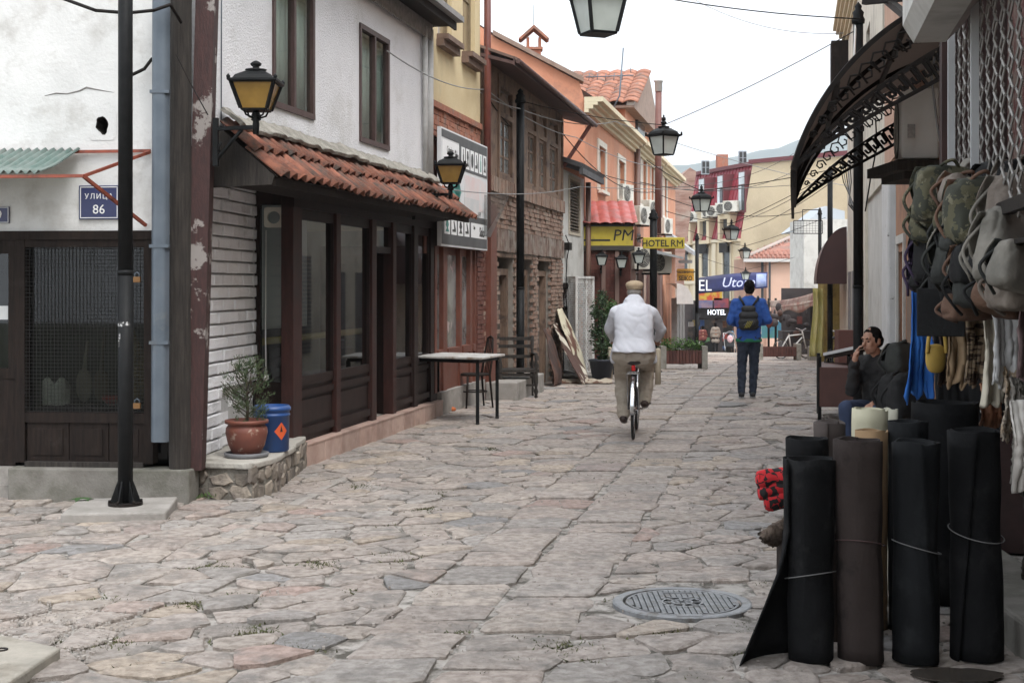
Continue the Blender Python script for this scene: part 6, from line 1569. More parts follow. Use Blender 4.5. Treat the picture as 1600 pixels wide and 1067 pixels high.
# ================================================================ PEOPLE
SKIN = M('skin', (.42, .23, .16), (.47, .27, .19), sc=20, rough=.55)
SKIN2 = M('tanned_skin', (.33, .18, .12), (.38, .215, .15), sc=20, rough=.55)
HAIRB = M('black_hair', (.006, .005, .0045), (.012, .01, .009), sc=60, rough=.9, bump=.6, bs=200, spec=.1)
def cap(mb, a, b, r0, r1, fl=None, n=14):
    """limb piece: tapered tube with round ends; fl = (axis, factor) flattens it"""
    a, b = V(a), V(b); d = (b - a); L = d.length; d = d / L if L > 1e-6 else V((0, 0, 1))
    pts, rs = [], []
    for k in range(4, -1, -1): q = k / 4 * pi / 2; pts.append(a - d * r0 * sin(q)); rs.append(max(.001, r0 * cos(q)))
    for k in range(0, 5): q = k / 4 * pi / 2; pts.append(b + d * r1 * sin(q)); rs.append(max(.001, r1 * cos(q)))
    s = MB(); s.tube(pts, rs, n)
    if fl:
        ax = V(fl[0]).normalized(); c = (a + b) / 2
        s.v = [v - ax * ((v - c).dot(ax) * (1 - fl[1])) for v in s.v]
    mb.add(s.v, s.f, True); return mb
def chain(mb, pts, rs, fl=None):
    for (a, b, r, q) in zip(pts, pts[1:], rs, rs[1:]): cap(mb, a, b, r, q, fl)
    return mb
TRASH = []
def fuse(mb, name, mat, parent, vox=.012, smooth=6, wob=0, wsc=12, local=False):
    """one continuous skin over all the limb pieces"""
    me = bpy.data.meshes.new('tmp'); me.from_pydata([tuple(v) for v in mb.v], [], mb.f)
    o = bpy.data.objects.new('tmp', me); TMP.collection.objects.link(o)
    m = o.modifiers.new('r', 'REMESH'); m.mode = 'VOXEL'; m.voxel_size = vox
    s = o.modifiers.new('s', 'SMOOTH'); s.iterations = smooth; s.factor = .5
    ne = evaluated(o)
    TRASH.append(o); TMP.collection.objects.unlink(o)
    off = wl(parent)
    if wob:
        nn = [c for v in ne.vertices for c in v.normal]
        co = [0.0] * (3 * len(ne.vertices)); ne.vertices.foreach_get('co', co)
        for i in range(0, len(co), 3):
            q = V(co[i:i + 3]) * wsc; k = wob * (noise.noise(q) + .5 * noise.noise(q * 2.3 + V((4, 1, 7))))
            co[i] += nn[i] * k; co[i + 1] += nn[i + 1] * k; co[i + 2] += nn[i + 2] * k
        ne.vertices.foreach_set('co', co)
    ne.transform(Matrix.Translation(-off))
    ne.polygons.foreach_set('use_smooth', [True] * len(ne.polygons))
    ne.materials.clear(); ne.materials.append(mat); ne.name = name
    ob = bpy.data.objects.new(name, ne); link(ob, parent); WL[ob.name] = off.copy()
    return ob
def head(mb, c, f, s=1.0, nose=True):
    """head with jaw, nose, brow and ears; c = centre, f = facing"""
    c = V(c); f = V(f).normalized(); r = f.cross(V((0, 0, 1))).normalized(); u = r.cross(f)
    m = Matrix((r, f, u)).transposed()
    P = lambda x, y, z: c + (r * x + f * y + u * z) * s
    mb.ell(P(0, -.008, .025), (.074 * s, .093 * s, .098 * s), 18, 12, m)
    mb.ell(P(0, .028, -.055), (.056 * s, .062 * s, .066 * s), 16, 10, m)
    mb.ell(P(0, .058, -.098), (.026 * s, .022 * s, .02 * s), 10, 8, m)
    cap(mb, P(0, .088, .008), P(0, .112, -.03), .009 * s, .016 * s)
    cap(mb, P(-.045, .076, .032), P(.045, .076, .032), .012 * s, .012 * s)
    cap(mb, P(-.02, .088, -.062), P(.02, .088, -.062), .009 * s, .009 * s)
    for k in (-1, 1):
        mb.ell(P(.078 * k, -.008, -.008), (.011 * s, .022 * s, .034 * s), 8, 8, m)
        mb.ell(P(.036 * k, .062, -.022), (.024 * s, .022 * s, .024 * s), 8, 8, m)
    return P
def hand(mb, w, d, palm_n, s=1.0, curl=.6):
    """palm, four unequal curled fingers and a side thumb; w wrist, d direction, palm_n the way the palm faces"""
    w, d, pn = V(w), V(d).normalized(), V(palm_n).normalized(); sd = d.cross(pn).normalized(); pn = sd.cross(d)
    cap(mb, w, w + d * .04 * s, .026 * s, .03 * s)
    cap(mb, w + d * .04 * s - sd * .014 * s, w + d * .085 * s - sd * .02 * s, .018 * s, .016 * s); cap(mb, w + d * .04 * s + sd * .014 * s, w + d * .08 * s + sd * .022 * s, .018 * s, .015 * s)
    for k, L in enumerate((.068, .078, .072, .056)):
        p = w + d * (.088 - .003 * abs(k - 1)) * s + sd * (-.031 + .021 * k) * s; a = 0; dd = d
        for j, f in enumerate((.45, .32, .23)):
            a += curl * (.6 if j == 0 else 1)
            dd = d * cos(a) + pn * sin(a); q = p + dd * L * f * s
            cap(mb, p, q, (.0095 - .001 * j) * s, (.009 - .001 * j) * s, n=8); p = q
    p = w + d * .03 * s - sd * .026 * s; q = p + (d * .6 - sd * .75 + pn * .2) * .036 * s; cap(mb, p, q, .013 * s, .011 * s, n=8)
    cap(mb, q, q + (d * .85 - sd * .2 + pn * .4) * .03 * s, .0105 * s, .009 * s, n=8)

def torso(mb, rings, sd, fd, n=28):
    """smooth trunk: rings of (centre, half width, half depth)"""
    C_ = []
    m = len(rings)
    for i in range(m - 1):
        p0, p1, p2, p3 = rings[max(0, i - 1)], rings[i], rings[i + 1], rings[min(m - 1, i + 2)]
        for k in range(5):
            t = k / 5
            cr = lambda a, b, c, d: .5 * (2 * b + (c - a) * t + (2 * a - 5 * b + 4 * c - d) * t * t + (3 * b - a - 3 * c + d) * t ** 3)
            C_.append((V([cr(p0[0][j], p1[0][j], p2[0][j], p3[0][j]) for j in range(3)]), cr(p0[1], p1[1], p2[1], p3[1]), cr(p0[2], p1[2], p2[2], p3[2])))
    C_.append(rings[-1])
    vs = []
    se = lambda x: (abs(x) ** .8) * (1 if x > 0 else -1)
    for c, hw, hd in C_:
        for j in range(n): q = 2 * pi * j / n; vs.append(V(c) + sd * hw * se(cos(q)) + fd * hd * se(sin(q)))
    k = len(C_)
    mb.add(vs, [(i * n + j, i * n + (j + 1) % n, (i + 1) * n + (j + 1) % n, (i + 1) * n + j) for i in range(k - 1) for j in range(n)] + [tuple(range(n - 1, -1, -1)), tuple((k - 1) * n + j for j in range(n))], True)
    return mb
# ---- cyclist seen from behind
CB = V((1.335, 15.5, 0)); HD = V((.125, 1, 0)).normalized(); SD = V((HD.y, -HD.x, 0))
def B(f, s, z): return CB + HD * f + SD * s + V((0, 0, z))      # f forward of the rear wheel contact
cyc = thing('person', CB, 'older cyclist seen from behind in a pale jacket, beige trousers and flat cap', 'person')
mb = MB()
pel = [B(.1, k * .095, .9) for k in (-1, 1)]
chain(mb, [B(.12, 0, .93), B(.17, 0, 1.15), B(.22, 0, 1.36)], [.12, .12, .09])
cap(mb, B(.22, -.13, 1.38), B(.22, .13, 1.38), .05, .05)
cap(mb, B(.25, 0, 1.42), B(.32, 0, 1.56), .05, .056)
Hc = B(.36, 0, 1.615)
head(mb, Hc, HD + V((0, 0, -.05)), 1.0)
armL = [B(.23, -.19, 1.39), B(.36, -.285, 1.2), B(.62, -.25, 1.08)]; armR = [B(.23, .19, 1.39), B(.36, .3, 1.2), B(.62, .25, 1.08)]
for A, k in ((armL, -1), (armR, 1)):
    chain(mb, A, [.052, .043, .03]); hand(mb, A[2], HD + V((0, 0, -.25)), V((0, 0, -1)), 1.0, .7)
legL = [B(.12, -.1, .9), B(.48, -.14, .66), B(.3, -.12, .25)]; legR = [B(.12, .1, .9), B(.52, .14, .82), B(.34, .115, .42)]
for A in (legL, legR): chain(mb, A, [.085, .06, .042]); cap(mb, A[2], A[2] + HD * .15 + V((0, 0, -.06)), .04, .03)
fuse(mb, 'body', SKIN2, cyc, .011, 4)
JK = M('pale_grey_jacket', (.54, .55, .6), (.6, .61, .66), sc=5, rough=.85, bump=.2, bs=200)
mb = MB()
torso(mb, [(B(.06, 0, .955), .25, .185), (B(.075, 0, 1.0), .242, .18), (B(.12, 0, 1.1), .22, .165), (B(.15, 0, 1.22), .222, .16), (B(.18, 0, 1.34), .222, .15), (B(.21, 0, 1.43), .19, .125), (B(.24, 0, 1.5), .1, .085), (B(.26, 0, 1.535), .062, .062)], SD, HD)
chain(mb, [B(.24, -.14, 1.4), B(.24, -.195, 1.385), armL[1], armL[1].lerp(armL[2], .9)], [.085, .08, .062, .05])
chain(mb, [B(.24, .14, 1.4), B(.24, .195, 1.385), armR[1], armR[1].lerp(armR[2], .9)], [.085, .08, .062, .05])
cap(mb, B(.25, -.05, 1.5), B(.25, .05, 1.5), .07, .07)
cap(mb, B(.27, -.03, 1.54), B(.27, .03, 1.54), .058, .058)
for k in (-1, 1): cap(mb, B(.1, k * .17, 1.03), B(.12, k * .225, .86), .07, .035)
jo = fuse(mb, 'jacket', JK, cyc, .012, 6)
co = [0.0] * (3 * len(jo.data.vertices)); jo.data.vertices.foreach_get('co', co)
nn = [c for v in jo.data.vertices for c in v.normal]
for i in range(0, len(co), 3):             # cloth folds: diagonal pulls from the shoulders and creases above the hem
    x, y, z = co[i:i + 3]
    k = .009 * noise.noise(V((x * 7, y * 7, z * 3.2))) - .02 * max(0, .25 - abs(noise.noise(V((x * 6 + z * 5, y * 5, z * 6 - abs(x) * 5))))) + .004 * noise.noise(V((x * 19 + z * 9, y * 9, z * 17)))
    if z < 1.1: k += .03 * sin(x * 34 + 4 * z) * max(0, 1.1 - z)
    for j in range(3): co[i + j] += nn[i + j] * k
jo.data.vertices.foreach_set('co', co)
TR = M('beige_trousers', (.36, .32, .26), (.42, .37, .31), sc=6, rough=.9, bump=.2, bs=150)
mb = MB()
cap(mb, B(.09, -.105, .93), B(.09, .105, .93), .135, .135); cap(mb, B(.1, -.13, .92), B(.1, .13, .92), .12, .12)
chain(mb, legL, [.125, .095, .075]); chain(mb, legR, [.125, .095, .078])
cap(mb, legL[1].lerp(legL[2], .5), legL[2] + V((0, 0, .03)), .08, .072); cap(mb, legR[1].lerp(legR[2], .5), legR[2] + V((0, 0, .03)), .08, .072)
fuse(mb, 'trousers', TR, cyc, .012, 5, .014, 15)
SHOE = M('dark_brown_shoe', (.03, .018, .015), (.05, .03, .025), sc=9, rough=.5)
for A in (legL, legR):
    mb = MB(); a = A[2] + V((0, 0, -.03)); chain(mb, [a - HD * .05 + V((0, 0, -.015)), a + HD * .06 + V((0, 0, -.04)), a + HD * .18 + V((0, 0, -.06))], [.048, .047, .036], ((0, 0, 1), .85)); cap(mb, a + V((0, 0, .03)), a, .045, .05); fuse(mb, 'shoe', SHOE, cyc, .01, 3)
mb = MB(); mb.ell(Hc + V((0, 0, .085)) + HD * .015, (.104, .118, .05), 18, 10); mb.ell(Hc + V((0, 0, .075)) - HD * .02, (.1, .1, .055), 18, 10); cap(mb, Hc + HD * .11 - SD * .045 + V((0, 0, .055)), Hc + HD * .11 + SD * .045 + V((0, 0, .055)), .018, .018); mb.ell(Hc + V((0, 0, .045)) - HD * .01, (.092, .108, .03), 18, 8)
fuse(mb, 'flat_cap', M('tan_cap', (.33, .25, .16), (.4, .31, .21), sc=14, rough=.9, bump=.2, bs=200), cyc, .008, 4)
mb = MB(); mb.ell(Hc - HD * .035 + V((0, 0, .0)), (.083, .075, .06), 14, 8); fuse(mb, 'hair', M('grey_hair', (.2, .18, .16), (.3, .28, .26), sc=40, rough=.8, bump=.5, bs=200), cyc, .008, 2)

bk = thing('bicycle', CB, 'old dark bicycle with chrome mudguard and rear rack under the cyclist', 'bicycle')
CHR = M('chrome', (.62, .63, .65), (.5, .51, .53), sc=6, rough=.18, metal=1)
RUB = M('tyre_rubber', (.014, .014, .014), (.025, .024, .023), sc=20, rough=.8)
def wheel(root, ctr, f, side, r, up=V((0, 0, 1)), tw=.017):
    t = MB(); N = 36
    ring = lambda rr, n=N: [ctr + f * rr * cos(2 * pi * k / n) + up * rr * sin(2 * pi * k / n) for k in range(n + 1)]
    t.tube(ring(r - tw), tw, 8, cap=False); w_ = t.build('wheel', RUB, root)
    t = MB(); t.tube(ring(r - tw * 2.3), tw * .55, 6, cap=False); t.build('rim', CHR, w_)
    t = MB()
    for k in range(18): a = 2 * pi * k / 18; t.tube([ctr + side * (.02 if k % 2 else -.02), ctr + (f * cos(a) + up * sin(a)) * (r - tw * 2.3)], .0016, 4)
    tag(t.build('spokes', CHR, w_), kind='stuff')
    t = MB(); t.tube([ctr - side * .045, ctr + side * .045], .02, 10); t.build('hub', CHR, w_)
WR = .335
rw, fw_ = B(0, 0, WR), B(1.06, 0, WR)
wheel(bk, rw, HD, SD, WR); wheel(bk, fw_, HD, SD, WR)
mb = MB(); bb = B(.44, 0, .3); st = B(.2, 0, .78); hs_ = B(.82, 0, .82)
for a, b in ((bb, st), (bb, hs_ - V((0, 0, .16))), (st - V((0, 0, .08)), hs_)): mb.tube([a, b], .016, 8)
for k in (-1, 1): mb.tube([bb + SD * k * .03, rw + SD * k * .055], .009, 6); mb.tube([st + SD * k * .015, rw + SD * k * .055], .008, 6); mb.tube([B(.86, k * .04, .66), fw_ + SD * k * .05], .011, 6)
mb.tube([hs_ + V((0, 0, .05)), B(.86, 0, .66)], .02, 8); fr_ = mb.build('frame', M('bike_paint', (.02, .022, .028), rough=.4), bk)
mb = MB(); mb.tube([B(.62, -.29, 1.04), B(.72, -.27, 1.05), B(.8, -.1, 1.0), B(.8, 0, .98), B(.8, .1, 1.0), B(.72, .27, 1.05), B(.62, .29, 1.04)], .011, 8); mb.tube([B(.8, 0, .98), hs_], .012, 8); mb.build('handlebar', CHR, bk)
mb = MB()
def gd(c, q0, q1, r, w_=.03):
    mb.grid(lambda a, b: (lambda q: c + HD * cos(q) * r + V((0, 0, 1)) * sin(q) * (r + .012 * (1 - (2 * b - 1) ** 2)) + SD * (b - .5) * 2 * w_)(q0 + (q1 - q0) * a), 20, 6, .003)
gd(rw, radians(60), radians(186), WR + .015, .024); mb.build('rear_mudguard', CHR, bk)
mb = MB(); gd(fw_, radians(30), radians(190), WR + .015); mb.build('front_mudguard', CHR, bk)
mb = MB()
for k in (-1, 1): mb.bar(B(.12, k * .06, .735), B(-.26, k * .06, .735), .012); mb.bar(B(-.2, k * .06, .735), rw + SD * k * .06, .009)
for k in range(4): mb.bar(B(-.24 + k * .11, -.06, .737), B(-.24 + k * .11, .06, .737), .01)
mb.build('rack', CHR, bk)
mb = MB(); mb.ell(B(.08, 0, .845), (.115, .12, .032), 16, 8); mb.ell(B(.28, 0, .85), (.04, .1, .025), 12, 8); mb.build('saddle', M('saddle_black', (.02, .015, .014), rough=.5), bk)
mb = MB(); mb.tube([st, B(.17, 0, .84)], .014, 8); mb.build('seat_post', CHR, bk)
mb = MB(); mb.cb(B(.0, 0, .785), (.04, .045, .06)); mb.build('reflector', M('red_reflector', (.5, .02, .02), rough=.25), bk)
mb = MB(); mb.tube([bb - SD * .09, bb + SD * .09], .012, 8)
pl_, pr_ = B(.4, -.125, .2), B(.44, .125, .365)
mb.bar(bb - SD * .085, pl_ + SD * .04, .016); mb.bar(bb + SD * .085, pr_ - SD * .04, .016); mb.build('cranks', CHR, bk)
for p in (pl_, pr_): mb = MB(); mb.cb(p, (.1, .07, .02)); mb.build('pedal', RUB, bk)
mb = MB(); mb.lathe([(.09, -.003), (.09, .003)], n=24); mb.xf(Matrix.Translation(bb + SD * .05) @ Matrix.Rotation(radians(90), 4, 'Y')); mb.build('chainwheel', CHR, bk)

# ---- walking man with backpack
WB = V((at(1170, 0, 21.2).x, 21.2, 0)); WD = V((.13, 1, 0)).normalized(); WS = V((WD.y, -WD.x, 0))
def W(f, s, z): return WB + WD * f + WS * s + V((0, 0, z))
wk = thing('person', WB, 'walking man seen from behind in a blue sweater and dark jeans', 'person')
mb = MB()
chain(mb, [W(0, 0, .95), W(0, 0, 1.15), W(.0, 0, 1.34)], [.095, .095, .08]); cap(mb, W(0, -.13, 1.39), W(0, .13, 1.39), .045, .045)
cap(mb, W(0, 0, 1.4), W(.02, 0, 1.56), .045, .052); Wc = W(.04, .01, 1.645); head(mb, Wc, WD + V((0, 0, -.25)), 1.0)
aL = [W(0, -.19, 1.42), W(-.02, -.27, 1.16), W(.24, -.16, 1.1)]; aR = [W(0, .19, 1.42), W(-.02, .28, 1.17), W(.24, .17, 1.12)]
for A in (aL, aR): chain(mb, A, [.05, .042, .029]); hand(mb, A[2], WD, V((0, 0, 1)), .95, .5)
lL = [W(0, -.085, .92), W(.02, -.1, .5), W(-.02, -.11, .09)]; lR = [W(0, .085, .92), W(.08, .08, .5), W(.06, .06, .09)]
for A in (lL, lR): chain(mb, A, [.082, .056, .038]); cap(mb, A[2] + V((0, 0, -.04)), A[2] + WD * .15 + V((0, 0, -.055)), .035, .03)
fuse(mb, 'body', SKIN, wk, .011, 4)
BLU = M('blue_sweater', (.018, .07, .29), (.028, .1, .38), sc=5, rough=.85, bump=.2, bs=180)
mb = MB()
torso(mb, [(W(0, 0, .845), .175, .115), (W(0, 0, .95), .18, .12), (W(0, 0, 1.12), .19, .125), (W(0, 0, 1.28), .215, .128), (W(0, 0, 1.4), .2, .115), (W(0, 0, 1.47), .11, .08), (W(.01, 0, 1.51), .062, .06)], WS, WD)
for A in (aL, aR): chain(mb, [A[0].lerp(W(0, 0, 1.43), .3), A[0], A[1], A[1].lerp(A[2], .92)], [.08, .078, .066, .05])
cap(mb, W(0, -.04, 1.47), W(0, .04, 1.47), .068, .068)
fuse(mb, 'sweater', BLU, wk, .011, 5, .012, 14)
mb = MB(); mb.lathe([(1, 0), (1.03, .015), (1, .05)], n=28); mb.xf(Matrix.Translation(W(0, 0, .842)) @ Matrix.Rotation(-.13, 4, 'Z') @ Matrix.Diagonal((.193, .118, 1, 1))); mb.build('green_hem', M('green_hem', (.02, .17, .09), rough=.9), wk)
JN = M('dark_jeans', (.018, .026, .045), (.03, .04, .062), sc=6, rough=.9, bump=.2, bs=200)
mb = MB(); cap(mb, W(0, -.075, .9), W(0, .075, .9), .11, .11); 
for A in (lL, lR): chain(mb, A, [.1, .072, .056])
fuse(mb, 'jeans', JN, wk, .011, 4, .011, 19)
for A in (lL, lR):
    mb = MB(); a = A[2]; chain(mb, [a - WD * .05 + V((0, 0, -.045)), a + WD * .07 + V((0, 0, -.05)), a + WD * .18 + V((0, 0, -.06))], [.045, .042, .034]); cap(mb, a, a + V((0, 0, -.03)), .042, .045); fuse(mb, 'shoe', M('black_trainer', (.02, .02, .022), rough=.6), wk, .009, 3)
    mb = MB(); mb.cb(a + WD * .06 + V((0, 0, -.08)), (.085, .28, .018), -.13); mb.build('sole', M('pale_sole', (.3, .3, .3), rough=.8), wk)
mb = MB(); mb.ell(Wc + V((0, 0, .04)) - WD * .02, (.083, .098, .094), 16, 10); mb.ell(Wc + V((0, 0, -.02)) - WD * .045, (.076, .06, .07), 14, 10); fuse(mb, 'hair', HAIRB, wk, .008, 2, .003, 60)
bp = thing('backpack', W(-.2, -.02, 1.05), 'small black backpack with a yellow striped pocket on the walking man', 'backpack')
BPK = M('black_nylon', (.014, .015, .017), (.025, .026, .028), sc=8, rough=.7, bump=.1)
mb = MB()
for z, hw_, th in ((1.08, .085, .06), (1.14, .09, .065), (1.24, .085, .062), (1.34, .06, .05)): cap(mb, W(-.155, -.01 - hw_, z), W(-.155, -.01 + hw_, z), th, th, (WD, .95))
fuse(mb, 'bag', BPK, bp, .011, 6)
mb = MB(); cap(mb, W(-.215, -.055, 1.08), W(-.215, .05, 1.12), .045, .05, (WD, .5)); fuse(mb, 'pocket', M('dark_pocket', (.02, .02, .021), rough=.5), bp, .009, 4)
for k in range(4): mb = MB(); mb.bar(W(-.243, -.07 + k * .022, 1.06), W(-.243, -.02 + k * .022, 1.16), .008, .006); mb.build('yellow_stripe', M('yellow_stripe', (.4, .34, .03), rough=.6), bp)
for k in (-1, 1): mb = MB(); mb.tube([W(-.13, -.01 + k * .05, 1.36), W(-.145, k * .1, 1.45), W(-.09, k * .13, 1.5), W(.0, k * .135, 1.52), W(.1, k * .14, 1.42)], [.018, .019, .019, .019, .019], 6); mb.tube([W(-.15, k * .09, 1.1), W(-.05, k * .17, 1.05), W(.1, k * .17, 1.15)], .012, 6); mb.build('strap', BPK, bp)

# ---- seated man smoking
SB = V((3.5, 13.3, 0)); SF_ = V((-.62, -.78, 0)).normalized(); SS = V((SF_.y, -SF_.x, 0))
def Q(f, s, z): return SB + SF_ * f + SS * s + V((0, 0, z))
sm = thing('person', SB, 'seated man in a black jacket and blue jeans smoking by the right wall', 'person')
mb = MB()
chain(mb, [Q(0, 0, .52), Q(.03, 0, .75), Q(.12, 0, .95)], [.11, .1, .09]); cap(mb, Q(.11, -.13, .95), Q(.11, .13, .95), .045, .045)
cap(mb, Q(.13, 0, .98), Q(.19, 0, 1.1), .045, .053); fd = V((-.86, -.5, -.12)); Sc = Q(.235, 0, 1.18); HP = head(mb, Sc, fd, 1.02)
fn = fd.normalized(); mouth = HP(0.0, .1, -.062)
side_v = V((-.35, .9, 0)).normalized()
# picture-left hand lifts the cigarette, the other rests on the knee
sgn = 1 if (Q(0, .2, 0).x / Q(0, .2, 0).y) < (Q(0, -.2, 0).x / Q(0, -.2, 0).y) else -1
wr = mouth + V((-.1, -.05, -.085))
aU = [Q(.1, sgn * .165, .96), Q(.27, sgn * .19, .71), wr]
aD = [Q(.1, -sgn * .165, .96), Q(.2, -sgn * .2, .71), Q(.42, -sgn * .1, .61)]
chain(mb, aU, [.05, .042, .028]); chain(mb, aD, [.05, .042, .03])
hand(mb, wr, V((.25, -.02, .95)), V((.95, -.2, .0)), .95, .55); hand(mb, aD[2], SF_ + V((0, 0, -.2)), V((0, 0, -1)), .95, .35)
l1 = [Q(.05, -.1, .52), Q(.47, -.16, .54), Q(.42, -.15, .09)]; l2 = [Q(.05, .1, .52), Q(.48, .14, .56), Q(.4, .15, .09)]
for A in (l1, l2): chain(mb, A, [.085, .06, .04]); cap(mb, A[2] + V((0, 0, -.04)), A[2] + SF_ * .16 + V((0, 0, -.055)), .036, .03)
fuse(mb, 'body', SKIN, sm, .0075, 3)
JB = M('black_jacket', (.014, .014, .015), (.024, .024, .025), sc=6, rough=.8, bump=.2, bs=100)
mb = MB()
torso(mb, [(Q(0, 0, .44), .175, .14), (Q(.01, 0, .58), .175, .14), (Q(.04, 0, .74), .18, .135), (Q(.08, 0, .88), .19, .13), (Q(.11, 0, .97), .165, .11), (Q(.13, 0, 1.04), .09, .08), (Q(.14, 0, 1.07), .06, .06)], SS, SF_)
for A in (aU, aD): chain(mb, [A[0].lerp(Q(.12, 0, .98), .3), A[0], A[1], A[1].lerp(A[2], .86)], [.075, .072, .06, .046])
cap(mb, Q(.12, -.04, 1.03), Q(.12, .04, 1.03), .068, .068)
fuse(mb, 'jacket', JB, sm, .011, 4, .013, 15)
mb = MB(); cap(mb, Q(.03, -.09, .5), Q(.03, .09, .5), .125, .125)
for A in (l1, l2): chain(mb, A, [.1, .078, .062])
fuse(mb, 'jeans', M('blue_jeans', (.025, .04, .085), (.04, .06, .12), sc=6, rough=.9, bump=.2, bs=200), sm, .012, 5, .006, 14)
for A in (l1, l2): mb = MB(); a = A[2]; chain(mb, [a - SF_ * .05 + V((0, 0, -.045)), a + SF_ * .18 + V((0, 0, -.055))], [.045, .036]); cap(mb, a, a + V((0, 0, -.03)), .042, .045); fuse(mb, 'shoe', M('black_trainer', (.02, .02, .022)), sm, .01, 3)
mb = MB(); mb.ell(HP(0, -.022, .05), (.08, .09, .08), 16, 10); mb.ell(HP(0, -.045, -.005), (.078, .064, .075), 14, 10); mb.ell(HP(0, .004, .07), (.068, .062, .045), 14, 8)
for k in (-1, 1): mb.ell(HP(.07 * k, .015, .01), (.014, .018, .035), 8, 6)
hr = fuse(mb, 'hair', HAIRB, sm, .007, 2, .004, 60)
for k in (-1, 1):
    mb = MB(); mb.ell(HP(.033 * k, .076, .002), (.013, .009, .007), 10, 6); mb.build('eye', M('dark_eye', (.03, .02, .016), rough=.2), sm)
    mb = MB(); mb.tube([HP(.016 * k, .09, .026), HP(.035 * k, .088, .034), HP(.054 * k, .072, .026)], [.004, .0055, .003], 6); mb.build('eyebrow', HAIRB, sm)
mb = MB(); mb.tube([HP(-.024, .09, -.062), HP(-.0, .099, -.06), HP(.024, .09, -.062)], [.002, .0045, .002], 6); mb.build('mouth', M('lips', (.25, .1, .08), rough=.5), sm)
mb = MB(); mb.tube([HP(.008, .1, -.062), HP(.03, .19, -.066)], .0045, 6); tag(mb.build('cigarette', M('cigarette_white', (.7, .68, .62))), 'lit white cigarette in the mouth of the seated man', 'cigarette')
mb = MB(); mb.cb(Q(-.02, 0, .41), (.34, .34, .04), .6)
for i in (-1, 1):
    for j in (-1, 1): mb.bar(Q(-.02 + i * .12, j * .12, 0), Q(-.02 + i * .12, j * .12, .4), .035)
tag(mb.build('stool', DKW), 'low dark stool under the seated man', 'stool')

# ---- far pedestrians and pushchair
def far_person(px, Y, h, coat, legs, hair, lab, long=False):
    X = at(px, 0, Y).x; g = gz(Y); r = thing('person', (X, Y, g), lab, 'person'); k = h / 1.7
    P = lambda x, y, z: V((X + x * k, Y + y * k, g + z * k))
    mb = MB(); chain(mb, [P(0, 0, .95), P(0, 0, 1.35)], [.12, .12]); cap(mb, P(-.12, 0, 1.38), P(.12, 0, 1.38), .06, .06); cap(mb, P(0, 0, 1.4), P(0, .02, 1.5), .05, .05); head(mb, P(0, .03, 1.57), (0, 1, 0), k)
    for s in (-1, 1): chain(mb, [P(s * .17, 0, 1.36), P(s * .22, .02, 1.1), P(s * .2, .12, .9)], [.045, .04, .028]); hand(mb, P(s * .2, .12, .9), (0, .4, -1), (-s, 0, 0), .9 * k); chain(mb, [P(s * .08, 0, .9), P(s * .085, .03 * s, .48), P(s * .085, .05 * s, .06)], [.075, .052, .036]); cap(mb, P(s * .085, .05 * s, .04), P(s * .085, .2 * s * .3 + .1, .03), .035, .03)
    fuse(mb, 'body', SKIN, r, .016 * k + .002, 3)
    mb = MB()
    for z, w_ in ((.68 if long else .9, .17), (.95, .15), (1.15, .15), (1.33, .14)): cap(mb, P(-w_ * .6, 0, z), P(w_ * .6, 0, z), .13, .13)
    for s in (-1, 1): chain(mb, [P(s * .16, 0, 1.36), P(s * .23, .02, 1.1), P(s * .22, .1, .92)], [.075, .07, .055])
    fuse(mb, 'coat', coat, r, .017, 5, .008, 9)
    mb = MB()
    for s in (-1, 1): chain(mb, [P(s * .08, 0, .88), P(s * .085, .03 * s, .48), P(s * .085, .05 * s, .1)], [.095, .07, .055])
    fuse(mb, 'trousers', legs, r, .016, 4)
    mb = MB(); mb.ell(P(0, 0, 1.61), (.085 * k, .095 * k, .09 * k)); mb.ell(P(0, -.03, 1.53), (.08 * k, .06 * k, .1 * k)); fuse(mb, 'hair', hair, r, .013, 2)
    return r
BT = M('black_trousers', (.012, .012, .014), (.02, .02, .022), sc=5, rough=.9)
far_person(1118, 75, 1.62, M('beige_cardigan', (.4, .35, .3), (.46, .41, .35), sc=4, rough=.95), BT, HAIRB, 'far woman with dark hair in a long beige cardigan beside the pushchair', True)
far_person(1147, 77, 1.4, M('light_blue_top', (.1, .3, .5), rough=.9), BT, M('red_brown_hair', (.12, .04, .03), rough=.8), 'far small figure in a light blue top half hidden behind the walking man')
far_person(1098, 79, 1.55, M('dull_red_top', (.2, .06, .05), rough=.9), BT, HAIRB, 'far figure in a dull red top standing left of the woman in the cardigan')
Y = 72; X = at(1140, 0, Y).x; g = gz(Y)
pc_ = thing('pushchair', (X, Y, g), 'grey and white pushchair with a pink child seen far down the street', 'pushchair')
mb = MB(); mb.grid(lambda a, b: V((X + .3 * cos(a * pi), Y - .1 + .35 * b, g + .72 + .38 * sin(a * pi) * (1 - .3 * b))), 14, 5, .01); mb.build('hood', M('pushchair_grey', (.5, .52, .55), rough=.7), pc_)
mb = MB(); mb.cb((X, Y + .1, g + .5), (.46, .5, .4)); mb.build('seat', BPK, pc_, bevel=.05)
mb = MB(); mb.ell((X, Y - .15, g + .72), (.15, .13, .2)); mb.build('blanket', M('pink_cloth', (.6, .3, .33), (.7, .6, .6), sc=9, rough=.9), pc_)
mb = MB()
for s in (-1, 1): mb.tube([V((X + s * .26, Y - .3, g + .12)), V((X + s * .25, Y + .2, g + .6)), V((X + s * .24, Y + .55, g + 1.0))], .016, 6)
mb.tube([V((X - .24, Y + .55, g + 1.0)), V((X + .24, Y + .55, g + 1.0))], .016, 6); mb.build('frame', WHT, pc_)
